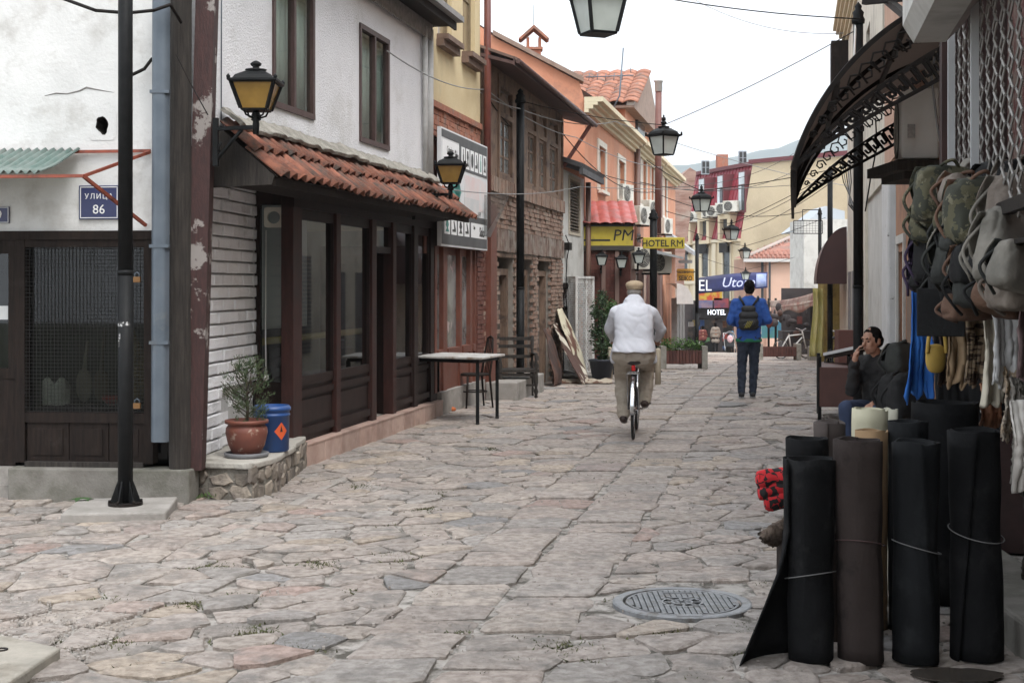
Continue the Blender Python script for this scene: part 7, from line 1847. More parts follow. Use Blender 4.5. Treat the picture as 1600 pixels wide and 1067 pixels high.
for s in (-1, 1):
    for y_ in (-.3, .4): mb = MB(); mb.tube([V((X + s * .26, Y + y_ + .1 * cos(q * pi / 8), g + .11 + .1 * sin(q * pi / 8))) for q in range(17)], .02, 6, cap=False); mb.build('wheel', RUB, pc_)
# parked white bicycles by the right planter
pb = thing('bicycle', (0, 0, 0), 'pale bicycle parked by the right flower box', 'bicycle')
fx, fy = V((1, 0, 0)), V((0, 1, 0))
wheel(pb, V((-.5, 0, .32)), fx, fy, .32); wheel(pb, V((.5, 0, .32)), fx, fy, .32)
mb = MB()
for a, b in (((-.5, 0, .32), (-.1, 0, .3)), ((-.1, 0, .3), (-.2, 0, .8)), ((-.2, 0, .72), (.36, 0, .76)), ((-.1, 0, .3), (.34, 0, .66)), ((-.5, 0, .32), (-.2, 0, .72)), ((.5, 0, .32), (.34, 0, .86))): mb.tube([a, b], .022, 6)
mb.build('frame', M('white_bike_paint', (.6, .6, .6), rough=.4), pb)
mb = MB(); mb.tube([(.3, -.25, .95), (.34, 0, .88), (.3, .25, .95)], .014, 6); mb.build('handlebar', CHR, pb)
mb = MB(); mb.ell((-.22, 0, .84), (.13, .06, .035)); mb.build('saddle', BPK, pb)
p = at(1240, 560, 44); place(pb, (p.x, 44, gz(44)), .5)
o = copy_tree(pb); o['label'] = 'dark bicycle leaning at the right wall beyond the lamp post'
for c_ in o.children:
    if c_.name.startswith('frame'): c_.data = c_.data.copy(); c_.data.materials.clear(); c_.data.materials.append(BLK)
p = at(1322, 0, 26); place(o, (p.x, 26.5, gz(26.5)), 1.0)
# ================================================================ NEAR PROPS
pot = thing('potted_shrub', (-2.19, 11.62, .282), 'small evergreen shrub in a worn terracotta pot on the stone terrace', 'plant')
TER_ = M('worn_terracotta', (.2, .065, .04), (.13, .042, .03), sc=5, rough=.6, dirt=(.34, .25, .2), dsc=9, dlo=.6, dhi=.66)
c = V((-2.19, 11.62, .282))
mb = MB(); mb.lathe([(.1, .0), (.175, .0), (.185, .035), (.17, .04), (.16, .02), (.1, .02)], c, 28); mb.build('saucer', M('grey_saucer', (.12, .125, .135), (.17, .17, .18), sc=6, rough=.7), pot)
mb = MB(); mb.lathe([(.11, .02), (.15, .1), (.172, .2), (.168, .24), (.15, .265), (.15, .272), (.178, .28), (.178, .305), (.165, .308), (.15, .27), (.13, .26)], c, 32); mb.build('pot', TER_, pot)
mb = MB(); mb.lathe([(.15, .262), (.08, .272), (.002, .275)], c, 20); mb.build('soil', M('potting_soil', (.03, .022, .016)), pot)
mb = MB(); mb.tube([c + V((0, 0, .26)), c + V((.01, 0, .4)), c + V((0, 0, .62))], [.016, .012, .006], 7)
for k in range(26):
    q = R.uniform(0, 6.28); z = R.uniform(.32, .68); L_ = .19 * (1.1 - abs(z - .48) * 1.6)
    mb.tube([c + V((0, 0, z)), c + V((cos(q) * L_ * .6, sin(q) * L_ * .6, z + .06)), c + V((cos(q) * L_, sin(q) * L_, z + .14))], [.005, .004, .002], 5)
mb.build('stem', M('shrub_twig', (.05, .035, .025), rough=.9), pot)
EVG = M('evergreen_leaf', (.035, .065, .03), (.075, .1, .04), sc=14, rough=.75)
mb = MB()
for k in range(90):
    q = R.uniform(0, 6.28); z = R.uniform(.3, .8); rr = .185 * sqrt(max(.02, 1 - ((z - .5) / .33) ** 2)) * R.uniform(.35, 1.12)
    p = c + V((cos(q) * rr, sin(q) * rr, z)); d = V((cos(q) * .5, sin(q) * .5, .8)).normalized()
    for j in range(26):
        s = p + d * R.uniform(-.04, .05) + V((R.gauss(0, .014), R.gauss(0, .014), 0)); e = (d + V((R.gauss(0, .5), R.gauss(0, .5), R.gauss(0, .3)))).normalized() * R.uniform(.018, .035)
        b = e.orthogonal().normalized() * .004; b = Matrix.Rotation(R.uniform(0, 6.3), 3, e.normalized()) @ b
        mb.add([s - b, s + e, s + b], [(0, 1, 2)])
mb.build('foliage', EVG, pot)
dr_ = thing('blue_drum', (-2.05, 12.02, .28), 'blue plastic drum with an orange hazard diamond behind the potted shrub', 'drum')
c = V((-2.05, 12.02, .283)); BLD = M('blue_plastic', (.012, .055, .2), (.016, .07, .24), sc=4, rough=.45, dirt=(.05, .06, .09), dsc=4, dlo=.55, dhi=.75)
mb = MB(); mb.lathe([(.13, 0), (.145, .012), (.148, .3), (.155, .305), (.155, .318), (.148, .322), (.15, .345), (.16, .35), (.16, .375), (.15, .38), (.148, .39), (.135, .39), (.13, .3)], c, 32); mb.build('body', BLD, dr_)
mb = MB(); q0 = -1.35 + .5
mb.grid(lambda a, b: (lambda x, y: c + V((.151 * cos(q0 + x), .151 * sin(q0 + x), .18 + y)))((a + b - 1) * .42, (b - a) * .075), 8, 8); hz = mb.build('hazard_label', M('orange_label', (.6, .1, .03), rough=.5), dr_)
mb = MB()
mb.grid(lambda a, b: (lambda x, y: c + V((.1525 * cos(q0 + x), .1525 * sin(q0 + x), .175 + y)))((a - .5) * .17 * (1 - b), b * .055), 4, 6); mb.build('flame_mark', TEXTK, hz)
# trestle table
tb = thing('trestle_table', (-.68, 17.75, 0), 'worn white topped table with black metal legs outside the shopfront', 'table')
FLg, BLg, FRg, BRg = V((-1.2, 17.6, 0)), V((-.97, 18.4, 0)), V((-.42, 17.16, 0)), V((-.19, 17.95, 0))
TT = M('worn_table_top', (.42, .41, .4), (.5, .49, .47), sc=4, rough=.7, dirt=(.25, .21, .17), dsc=5)
o_ = [FLg + V((-.06, -.06, .79)), FRg + V((.05, -.09, .79)), BRg + V((.1, .05, .79)), BLg + V((-.03, .07, .79))]
mb = MB(); mb.prism(o_, (0, 0, .028)); mb.build('tabletop', TT, tb, bevel=.006)
for p in (FLg, BLg, FRg, BRg):
    mb = MB(); mb.bar(p, p + V((0, 0, .77)), .042); mb.build('leg', BLK, tb)
    mb = MB(); mb.cb(p + V((0, 0, .012)), (.045, .045, .025)); mb.build('foot', RUB, tb)
for a, b in ((FLg, FRg), (BLg, BRg), (FLg, BLg), (FRg, BRg)): mb = MB(); mb.bar(a + V((0, 0, .765)), b + V((0, 0, .765)), .03, .04); mb.build('rail', BLK, tb)
# chairs and carved bench
def chair(loc, rz, lab, m, h=.95):
    r = thing('chair', (0, 0, 0), lab, 'chair')
    mb = MB(); mb.lathe([(.2, .44), (.21, .455), (.2, .47), (.1, .475)], n=18); mb.build('seat', m, r)
    for sx in (-1, 1):
        mb = MB(); mb.tube([(sx * .16, -.16, .44), (sx * .18, -.19, 0)], [.018, .013], 8); mb.build('leg', m, r)
        mb = MB(); mb.tube([(sx * .18, .2, 0), (sx * .16, .16, .45), (sx * .16, .2, .7), (sx * .1, .23, h)], [.013, .018, .016, .014], 8); mb.build('leg', m, r)
    mb = MB(); mb.tube([(-.1, .23, h), (0, .24, h + .03), (.1, .23, h)], .014, 8); mb.build('top_rail', m, r)
    for x in (-.06, 0, .06): mb = MB(); mb.tube([(x, .17, .47), (x, .235, h + .01)], .008, 6); mb.build('spindle', m, r)
    mb = MB(); mb.tube([(.17 * cos(q * pi / 10), .17 * sin(q * pi / 10), .22) for q in range(21)], .01, 6, cap=False); mb.build('stretcher', m, r)
    return place(r, loc, rz)
p = at(742, 0, 19.6); chair((p.x, 19.6, 0), -1.2, 'dark bentwood chair behind the white topped table', DKW)
bn_ = thing('carved_bench', V((.12, 22.3, 0)), 'weathered carved wooden bench with turned legs in front of the brick house', 'bench')
bx = at(782, 0, 22.0).x; g = gz(22.3)
ax_ = LEFT.d.normalized(); nx = LEFT.n
def BP(a, b, z): return V((bx, 21.6, g)) + V((1, .12, 0)) * a + V((-.12, 1, 0)) * b + V((0, 0, z))
for a in (0, .55):
    for b in (0, .45):
        mb = MB(); zz = .95 if (a == 0 and b == .45) or b == .45 else .68
        prof = [(.03, 0), (.022, .05), (.035, .1), (.02, .16), (.034, .24), (.034, .34), (.022, .42), (.034, .5), (.02, .58), (.03, zz - .02), (.012, zz)]
        mb.lathe(prof, BP(a, b, 0), 10); mb.build('turned_leg', OLDW, bn_)
mb = MB(); mb.ob(BP(-.03, -.03, .4), V((1, .12, 0)) * .62, V((-.12, 1, 0)) * .52, V((0, 0, .04))); mb.build('seat', OLDW, bn_)
for a in (0, .55): mb = MB(); mb.bar(BP(a, 0, .67), BP(a, .45, .67), .05, .035); mb.build('armrest', OLDW, bn_)
for z in (.62, .78, .9): mb = MB(); mb.bar(BP(0, .45, z), BP(.55, .45, z), .03, .05); mb.build('back_rail', OLDW, bn_)
mb = MB(); mb.bar(BP(0, 0, .2), BP(.55, 0, .2), .03); mb.bar(BP(0, 0, .36), BP(.55, 0, .36), .03, .05); mb.build('apron', OLDW, bn_)
p = at(795, 0, 21.3); mb = MB(); mb.lathe([(.13, 0), (.15, .3), (.14, .3), (.12, .03)], (p.x - .14, 22.8, gz(22.8)), 16); tag(mb.build('green_bucket', M('green_plastic', (.02, .08, .05), rough=.6)), 'dark green bucket beside the carved bench', 'bucket')
mb = MB(); p = at(700, 620, 18.9); mb.ell((p.x, 18.9, .03), (.11, .06, .045)); tag(mb.build('orange_rag', M('orange_rag', (.42, .12, .04), rough=.9)), 'small orange rag lying by the plinth behind the table', 'rag')
# cowhides leaning on the brick house
def hide(t0, wid, lean, h, cols, lab, wob, pts=(0, 0), dep=.55):
    def fn(a, b):
        f = 1 - b
        w_ = wid * (.75 + .25 * sin(b * pi)) * (1 - .45 * b * b)
        bulge = .09 * sin(b * pi) + .05 * noise.noise(V((a * 3 + wob, b * 3, 2)))
        e = 1 + .16 * noise.noise(V((wob + (a > .5) * 5, b * 4, 7)))
        return LEFT.P(t0 + (a - .5) * w_ * e + lean * b, .06 + dep * (1 - b) ** 1.3 + bulge, gz(t0) + .02 + h * b - .0 + .04 * noise.noise(V((a * 4, wob, 1))) * b)
    mb = MB(); mb.grid(fn, 24, 24, .012); o = tag(mb.build('cowhide', cols), lab, 'cowhide', 'cowhides leaning on the brick house'); return o
def hide_mat(nm, a, b, sc_, lo=.47, hi=.52): return M(nm, a, b, sc=sc_, rough=.75, lo=lo, hi=hi, det=3, bump=.2, bs=80)
hide(25.2, 1.0, .7, .98, hide_mat('dark_hide', (.035, .017, .013), (.08, .035, .022), 3), 'dark brown cowhide, leftmost of the leaning hides', 1, dep=.35)
hide(25.9, 1.1, 1.1, 1.05, hide_mat('brown_white_hide', (.065, .027, .018), (.5, .46, .38), 1.9, .53, .57), 'brown and white patched cowhide in the middle of the leaning hides', 3, dep=.75)
hide(27.0, 1.35, .5, 1.35, hide_mat('cream_hide', (.52, .48, .36), (.12, .05, .03), 1.25, .55, .59), 'large cream cowhide with brown patches, rightmost of the leaning hides', 8, dep=.55)
mb = MB(); p = at(905, 597, 25.9)
mb.grid(lambda a, b: V((p.x - .5 + 1.1 * a, 25.7 + .5 * b, gz(26) + .03 + .05 * (1 + noise.noise(V((a * 6, b * 5, 4)))) * sin(pi * min(1, max(0, b))))), 26, 12, .012)
tag(mb.build('fallen_hide', hide_mat('floor_hide', (.11, .055, .035), (.36, .31, .24), 4)), 'crumpled brown hide lying on the paving at the foot of the leaning hides', 'hide')
# open white mesh doors
WM = M('white_grille_paint', (.6, .6, .59), (.5, .5, .49), sc=6, rough=.6, dirt=(.36, .33, .3), dsc=4)
def mesh_door(a, b, lab):
    g = gz(28) + .08; d = b - a; r = thing('mesh_door', V((a.x, a.y, g)), lab, 'door', 'white mesh doors standing open')
    H = 1.95; mb = MB(); L_ = d.length; u = d.normalized()
    for f in (0, 1): mb.bar(a + d * f + V((0, 0, g)), a + d * f + V((0, 0, g + H)), .045)
    for z in (.02, H - .02): mb.bar(a + V((0, 0, g + z)), b + V((0, 0, g + z)), .045)
    for f in (.58,): mb.bar(a + d * f + V((0, 0, g)), a + d * f + V((0, 0, g + H)), .03)
    mb.build('frame', WM, r)
    mb = MB(); st_ = .085; n = int((L_ + H) / st_)
    for k in range(-int(H / st_), int(L_ / st_) + 1):
        for sg in (1, -1):
            x0 = k * st_; p_ = [(x0 + z, z) for z in (max(0, -x0), min(H, L_ - x0))]
            if p_[1][1] <= p_[0][1]: continue
            q = [(x if sg > 0 else L_ - x, z) for x, z in p_]
            mb.bar(a + u * q[0][0] + V((0, 0, g + q[0][1])), a + u * q[1][0] + V((0, 0, g + q[1][1])), .012, .006, (u.y, -u.x, 0))
    tag(mb.build('lattice', WM, r), kind='stuff'); return r
g_ = lambda px, Y: V((at(px, 0, Y).x, Y, 0))
mesh_door(g_(876, 29.3), g_(900, 27.9), 'white lattice door leaf on the left, standing open'); mesh_door(g_(901, 27.85), g_(927, 28.9), 'white lattice door leaf on the right, folded toward the street')
mb = MB(); p = g_(905, 28.2); mb.cb((p.x, 28.3, gz(28) + .03), (.9, .5, .06)); mb.cb((p.x - .1, 28.35, gz(28) - .1), (.5, .3, .2)); tag(mb.build('stone_step', CONC, bevel=.015), 'stone step under the open white lattice doors', 'step')
# cabinet with a tilted white top at the right
cb_ = thing('display_cabinet', (4.15, 18.2, 0), 'brown cabinet with a tilted white top standing on black legs by the seated man', 'cabinet')
c = V((4.12, 18.1, 0))
mb = MB(); mb.cb(c + V((.05, 0, .42)), (.44, 1.0, .5), -.2); mb.build('body', M('cabinet_brown', (.075, .032, .026), (.1, .045, .036), sc=4, rough=.6), cb_, bevel=.01)
mb = MB(); a = at(1286, 556, 18.8); mb.prism([a, at(1347, 543, 17.4), at(1372, 541, 17.6), at(1312, 552, 19.2)], (0, 0, .04)); mb.build('tilted_top', M('white_board', (.62, .63, .64), rough=.5), cb_)
mb = MB(); mb.prism([at(1288, 561, 18.8), at(1347, 549, 17.4), at(1370, 546, 17.6), at(1314, 557, 19.2)], (0, 0, .05)); mb.build('top_frame', DKW, cb_)
for x, y in ((-.17, -.46), (.2, -.46), (-.17, .46), (.22, .46)): mb = MB(); q = c + Matrix.Rotation(-.2, 3, 'Z') @ V((x, y, 0)); mb.bar(q, q + V((0, 0, .8)), .04); mb.build('leg', BLK, cb_)

# ---- rolls of hide and felt standing on the paving
def roll(px0, px1, ytop, Y, m, lab, turns=1.7, tie=None, wob=0, s0=0.6, flare=0, twist=0, lean=(0, 0)):
    X = at((px0 + px1) / 2, 0, Y).x; rad = (px1 - px0) / 2 / FPX * Y; h = at(0, ytop, Y).z
    r = thing('hide_roll', (X, Y, 0), lab, 'roll', 'rolls of hide standing on the paving')
    N = 64
    def fn(a, b):
        q = s0 + a * turns * 2 * pi + twist * (b - .5) * a
        rr = rad * (.78 + .22 * a) * (1 + .11 * noise.noise(V((cos(q) * 1.1, sin(q) * 1.1 + wob, b * 1.8))) + .035 * noise.noise(V((cos(q) * 3, sin(q) * 3 + wob, b * 7))) - (.07 * math.exp(-((b - tie[0]) / .1) ** 2) if tie else 0))
        rr += rad * .11 * max(0, a - .93) / .07 * (abs(b - .45) * 1.6)
        rr *= 1 + .02 * (b - .5)
        if flare and a > .84:
            k = ((a - .84) / .16); rr += flare * k * k * max(0, 1 - b * 1.55) ** 1.2
        z = h * b + .014 * noise.noise(V((a * 8, wob, 3))) * b
        return V((X + rr * cos(q) + lean[0] * b, Y + rr * sin(q) + lean[1] * b, max(.004, z)))
    mb = MB(); mb.grid(fn, N, 14, .007); mb.build('sheet', m, r)
    if tie:
        tz, tm = tie; mb = MB(); pts = []
        for k in range(41):
            q = 2 * pi * k / 40; pts.append(V((X + rad * .975 * cos(q) + lean[0] * tz, Y + rad * .975 * sin(q), h * tz + .03 * cos(q * 1 + wob))))
        mb.tube(pts, .0026, 5, cap=False); mb.build('tie', tm, r)
    return r
BLF = M('black_felt', (.0035, .0037, .0042), (.007, .0072, .008), sc=5, rough=.85, bump=.2, bs=90, dirt=(.028, .028, .028), dsc=4, dlo=.56, dhi=.82, spec=.14)
BLF2 = M('black_leather_grey', (.0045, .0052, .006), (.0095, .0105, .012), sc=3, st=(3, 3, .7), rough=.8, bump=.2, bs=60, dirt=(.024, .026, .028), dsc=5, dlo=.57, dhi=.85, spec=.16)
BRF = M('brown_leather', (.022, .016, .0145), (.031, .023, .021), sc=4, rough=.8, bump=.2, bs=70, dirt=(.009, .0065, .006), dsc=3.2, dlo=.56, dhi=.64, spec=.2)
STR = M('grey_string', (.13, .13, .13), rough=.8); STRB = M('dark_string', (.06, .03, .03), rough=.8)
roll(1226, 1306, 716, 6.4, BLF, 'black hide roll at the front left with its bottom flap splayed out', tie=(.42, STR), wob=1, s0=pi + .35 - 1.75 * 2 * pi, turns=1.75, flare=.24)
roll(1308, 1386, 686, 6.38, BRF, 'dark brown hide roll in the front row', tie=(.53, STRB), wob=2, s0=-.9 - 1.65 * 2 * pi, turns=1.65, twist=.35, lean=(-.02, 0))
roll(1394, 1470, 690, 6.38, BLF2, 'worn black hide roll in the front row between the brown and the widest roll', tie=(.52, STR), wob=3, s0=-1.25 - 1.8 * 2 * pi, turns=1.8, twist=-.7)
roll(1484, 1570, 672, 6.42, BLF, 'widest black hide roll at the front right', tie=(.55, STR), wob=4, s0=-2.15 - 1.7 * 2 * pi, turns=1.7, twist=.75, lean=(-.01, .01))
roll(1224, 1292, 684, 6.95, BLF, 'black hide roll behind the splayed one at the left', wob=5, s0=2.5)
roll(1272, 1322, 659, 7.25, M('dark_brown_felt', (.03, .022, .02), (.045, .034, .03), sc=5, rough=.85), 'thin dark brown roll at the back left', wob=6, turns=2.6)
roll(1330, 1386, 638, 7.55, M('cream_felt', (.4, .38, .27), (.46, .44, .33), sc=5, rough=.9), 'tall cream roll at the back', wob=7, s0=2)
roll(1376, 1404, 640, 7.9, M('pale_cream_felt', (.46, .45, .37), rough=.9), 'narrow pale cream roll just right of the tall cream roll', wob=8, s0=1)
roll(1335, 1386, 672, 6.95, M('tan_felt', (.2, .125, .065), (.26, .17, .09), sc=5, rough=.9), 'tan roll behind the dark brown front roll', wob=9, s0=2)
roll(1386, 1452, 658, 6.95, BLF2, 'black roll behind the worn black front roll', wob=10, s0=.6)
roll(1424, 1526, 628, 7.6, BLF, 'broad tall black roll at the back right', wob=11, s0=2.2)
# checked blankets and fur at the left of the rolls
PLD = bpy.data.materials.new('red_black_check'); PLD.use_nodes = True
n = PLD.node_tree.nodes; L = PLD.node_tree.links; ck = n.new('ShaderNodeTexChecker'); ck.inputs['Scale'].default_value = 24; ck.inputs[1].default_value = (.42, .015, .02, 1); ck.inputs[2].default_value = (.015, .012, .013, 1)
g2 = n.new('ShaderNodeNewGeometry'); mp = n.new('ShaderNodeMapping'); mp.inputs['Rotation'].default_value = (.2, .15, .3); L.new(g2.outputs['Position'], mp.inputs[0]); nzp = n.new('ShaderNodeTexNoise'); nzp.inputs['Scale'].default_value = 14; vm = n.new('ShaderNodeVectorMath'); vm.operation = 'MULTIPLY_ADD'; vm.inputs[1].default_value = (.09, .09, .09); L.new(g2.outputs['Position'], nzp.inputs['Vector']); L.new(nzp.outputs['Color'], vm.inputs[0]); L.new(mp.outputs[0], vm.inputs[2]); L.new(vm.outputs[0], ck.inputs[0]); L.new(ck.outputs[0], n['Principled BSDF'].inputs[0]); n['Principled BSDF'].inputs['Roughness'].default_value = .95
for i, (px, py, lab) in enumerate(((1183, 748, 'upper red and black checked blanket roll beside the black hides'), (1186, 768, 'middle red and black checked blanket roll beside the black hides'), (1196, 784, 'lowest red and black checked blanket roll beside the black hides'))):
    p = at(px, py, 6.75); q = p + V((.28, .06, .02 + .01 * i))
    mb = MB()
    def fb(a, b):
        t = p.lerp(q, a); w_ = 2 * pi * b; rr = .045 * (1 + .4 * noise.noise(V((a * 5, cos(w_), sin(w_) + i * 3)))) * (1 if .03 < a < .97 else .8)
        return t + V((0, .9 * rr * cos(w_), rr * sin(w_)))
    mb.grid(fb, 16, 20); mb.ell(p + V((.004, 0, 0)), (.012, .034, .036)); tag(mb.build('checked_blanket', PLD), lab, 'blanket', 'red checked blanket rolls')
mb = MB(); p = at(1188, 838, 6.75); q = at(1245, 800, 6.9)
mb.grid(lambda a, b: p.lerp(q, a) + V((0, .05 * cos(2 * pi * b), .055 * sin(2 * pi * b) * (.35 + .65 * min(1, a * 3)))) + V((0, 0, -.04 * sin(a * 3))) + V((R.gauss(0, .004), R.gauss(0, .004), R.gauss(0, .004))), 24, 18)
tag(mb.build('fur_tail', M('grey_brown_fur', (.09, .06, .045), (.17, .13, .1), sc=30, rough=1, bump=1, bs=90)), 'brown fur tail sticking out under the checked blankets', 'fur')
mb = MB(); mb.prism([(1.3, 6.72, 0), (1.6, 6.7, 0), (1.6, 6.92, 0), (1.3, 6.92, 0)], (0, 0, .52)); tag(mb.build('low_crate', DKW), 'dark crate hidden behind the splayed black roll, carrying blankets', 'crate')
mb = MB(); cc = V((1.93, 6.12, .006)); pts = [cc + V((.2 * cos(q) * (1 + .3 * noise.noise(V((cos(q) * 2, sin(q) * 2, 3)))), .11 * sin(q) * (1 + .3 * noise.noise(V((cos(q) * 2, sin(q) * 2, 8)))), 0)) for q in [k * pi / 14 for k in range(28)]]
mb.prism(pts, (0, 0, .004)); tag(mb.build('wet_patch', M('wet_stain', (.04, .035, .03), (.06, .05, .042), sc=8, rough=.15)), kind='stuff')

# ---- bags hanging on the grille
def bag_mat(nm, a, b, sc=6, **k): return M(nm, a, b, sc=sc, rough=.8, bump=.25, bs=60, spec=.3, **k)
CAMO = M('camouflage_cloth', (.075, .07, .04), (.03, .032, .022), sc=16, rough=.9, lo=.48, hi=.5, det=2, dirt=(.13, .12, .08), dsc=14, dlo=.57, dhi=.58)
BK1 = bag_mat('black_bag_leather', (.005, .005, .0055), (.01, .01, .0105)); OLV = bag_mat('dark_olive_leather', (.016, .017, .016), (.03, .032, .029))
GRB = bag_mat('grey_beige_canvas', (.13, .123, .107), (.21, .195, .17)); TAN = bag_mat('brown_tan_leather', (.09, .05, .035), (.13, .075, .05)); PUR = bag_mat('dark_purple_cloth', (.035, .022, .05), (.05, .035, .07))
STRIPE = bag_mat('brown_grey_canvas', (.12, .1, .085), (.2, .17, .145))
def bag(px, py, Y, w_, h, d, m, lab, flap=True, rz=None, m2=None, tilt=0, wob=0):
    w_, h, d = w_ * .98, h * .98, d * .9
    c = at(px, py, Y); rz = (.2 + R.uniform(-.3, .3)) if rz is None else rz
    r = thing('hanging_bag', c - V((0, 0, h / 2)), lab, 'bag', 'bags hanging on the stall grille')
    mt = Matrix.Translation(c) @ Matrix.Rotation(-pi / 2 - rz - .9, 4, 'Z') @ Matrix.Rotation(tilt, 4, 'Y')
    se = lambda x, e: (abs(x) ** e) * (1 if x > 0 else -1)
    def body(a, b):
        u, v = 2 * pi * a, -pi / 2 + pi * b
        p = V((w_ / 2 * se(cos(u), .5) * se(cos(v), .42), d / 2 * se(sin(u), .6) * se(cos(v), .5), h / 2 * se(sin(v), .6)))
        p.x *= 1 - .08 * (p.z / h + .3); p.y *= 1 - .5 * (p.z / h)
        k = 1.04 + .16 * noise.noise(p * 6 + V((wob, 0, 0))) - .28 * max(0, .22 - abs(noise.noise(V((p.x * 9, p.y * 9, p.z * 5)) + V((0, wob, 0))))) + .05 * noise.noise(p * 26) - .12 * max(0, .2 - abs(noise.noise(V((p.x * 14 + p.z * 10, p.y * 9, p.z * 12 + wob)))))
        return p * k
    mb = MB(); mb.grid(body, 56, 34); mb.xf(mt); mb.build('sack', m, r)
    if flap:
        def fl(a, b):
            x = (a - .5) * w_ * .9 * (1 - .28 * b * b); z = h * .47 - h * .62 * b
            p = V((x, -d * .5 * (.25 + .95 * sin(min(1, b * 1.25) * pi * .5)) - .012 + .015 * noise.noise(V((a * 4, b * 4, wob))), z - .1 * h * (1 - (2 * a - 1) ** 2) * b)); return p
        mb = MB(); mb.grid(fl, 14, 12, .006); mb.xf(mt); f_ = mb.build('flap', m2 or m, r)
        mb = MB(); mb.cb((0, -d * .62 - .02, -h * .2), (.03, .012, .045)); mb.xf(mt); mb.build('buckle', CHR, f_)
        mb = MB(); mb.tube(curve([fl(0, .02) + V((0, -.006, 0)), fl(0, .5) + V((0, -.006, 0)), fl(.1, .97) + V((0, -.006, 0)), fl(.5, 1) + V((0, -.006, 0)), fl(.9, .97) + V((0, -.006, 0)), fl(1, .5) + V((0, -.006, 0)), fl(1, .02) + V((0, -.006, 0))]), .005, 5); mb.xf(mt); mb.build('piping', GRB if wob % 3 == 2 else m, f_)
    mb = MB(); mb.tube(curve([(-w_ * .2, .02, h * .42), (-w_ * .12, .04, h * .52), (0, .06, h * .58), (w_ * .12, .04, h * .52), (w_ * .2, .02, h * .42)]), .01, 6)
    mb.tube(curve([(w_ * .35, -d * .3, h * .3), (w_ * .5, -d * .7, -.02), (w_ * .36, -d * .45, -h * .45), (w_ * .1, -d * .6, -h * .6)]), .009, 6)
    mb.xf(mt); mb.build('strap', m2 or m, r)
    # front pocket with a zip line, and side buckle strap
    def pk(a, b):
        q, v = 2 * pi * a, -pi / 2 + pi * b
        p = V((w_ * .3 * se(cos(q), .45) * se(cos(v), .4), d * .22 * se(sin(q), .6) * se(cos(v), .5), h * .17 * se(sin(v), .5)))
        return p * (1 + .14 * noise.noise(p * 12 + V((wob, 3, 0)))) + V((.02 * sin(wob), -d * .52, -h * .24))
    mb = MB(); mb.grid(pk, 24, 14); mb.xf(mt); po = mb.build('pocket', m2 or m, r)
    mb = MB(); mb.tube([V((w_ * (-.26 + .052 * k), -d * .76 - .004 * sin(k), -h * .16 + .008 * sin(k * .9 + wob))) for k in range(11)], .0035, 5); mb.xf(mt); mb.build('zip', CHR if wob % 2 else TEXTK, po)
    for sx in (-1, 1):
        mb = MB(); mb.bar(V((sx * w_ * .2, -d * .52, h * .2)), V((sx * w_ * .22, -d * .74, -h * .22)), .018, .006, (0, 1, 0)); mb.xf(mt); mb.build('pocket_strap', m2 or m, r)
    return r
bag(1478, 305, 7.5, .36, .32, .2, CAMO, 'camouflage rucksack at the top of the hanging bags', wob=1, m2=CAMO)
bag(1530, 330, 7.0, .34, .34, .2, CAMO, 'second camouflage bag right of the topmost rucksack', wob=9, m2=TAN)
bag(1462, 345, 7.7, .26, .24, .18, CAMO, 'small camouflage bag at the left edge of the hanging bags', wob=3)
bag(1456, 395, 7.8, .24, .3, .14, BK1, 'black and plaid bag at the far left of the hanging bags', wob=4, m2=PUR)
bag(1500, 400, 7.2, .36, .3, .17, OLV, 'dark olive leather satchel with two flaps in the middle of the hanging bags', wob=5)
bag(1532, 440, 7.0, .34, .28, .16, OLV, 'lower olive leather satchel under the middle one', wob=11, m2=BK1)
bag(1585, 330, 6.7, .32, .36, .2, STRIPE, 'brown grey canvas rucksack at the right edge', wob=6, m2=GRB)
bag(1572, 385, 6.5, .34, .34, .18, GRB, 'pale grey beige canvas bag with dark edging at the right', wob=7)
bag(1600, 440, 6.4, .32, .26, .18, STRIPE, 'striped brown grey bag low at the right edge', wob=8)
bag(1468, 300, 8.2, .22, .22, .16, PUR, 'dark purple bag behind the topmost rucksack', wob=12)
bag(1520, 290, 7.9, .26, .26, .15, GRB, 'pale rolled cloth bag on top of the hanging bags', False, wob=13, tilt=.8)
bag(1516, 478, 7.2, .28, .14, .16, TAN, 'brown leather pouch under the olive satchels', False, wob=14)
bag(1556, 300, 7.3, .28, .3, .18, BK1, 'black bag between the camouflage bag and the canvas rucksack', wob=15)
bag(1482, 450, 7.7, .26, .26, .15, BK1, 'black satchel below the plaid bag', wob=16, m2=OLV)
for i, (px, py, Y, w_, h, m, m2, lab) in enumerate((
    (1448, 428, 8.0, .2, .24, BK1, PUR, 'small black shoulder bag at the left end below the plaid bag'), (1490, 352, 7.35, .24, .2, CAMO, OLV, 'small camouflage pouch with olive straps between the rucksacks'),
    (1512, 372, 7.1, .26, .22, OLV, BK1, 'olive belt bag under the second camouflage bag'), (1548, 398, 6.75, .24, .24, BK1, GRB, 'black and pale canvas bag between satchel and canvas bag'),
    (1560, 462, 6.7, .3, .18, TAN, BK1, 'wide brown leather bag with black trim low on the right'), (1596, 285, 6.9, .3, .24, BK1, STRIPE, 'black canvas rucksack at the upper right corner of the bags'),
    (1500, 300, 7.2, .22, .18, STRIPE, TAN, 'brown canvas pouch with tan straps at the top of the bags'), (1455, 368, 8.1, .18, .2, PUR, GRB, 'small dark purple bag with pale straps at the left edge'),
    (1586, 415, 6.25, .26, .22, GRB, OLV, 'small beige canvas bag with olive trim at the right edge'), (1522, 410, 6.95, .24, .2, BK1, TAN, 'black leather bag with tan trim in the middle of the pile'))):
    bag(px, py, Y, w_, h, .14, m, lab, i % 3 != 1, wob=30 + i, m2=m2, tilt=R.uniform(-.4, .4))
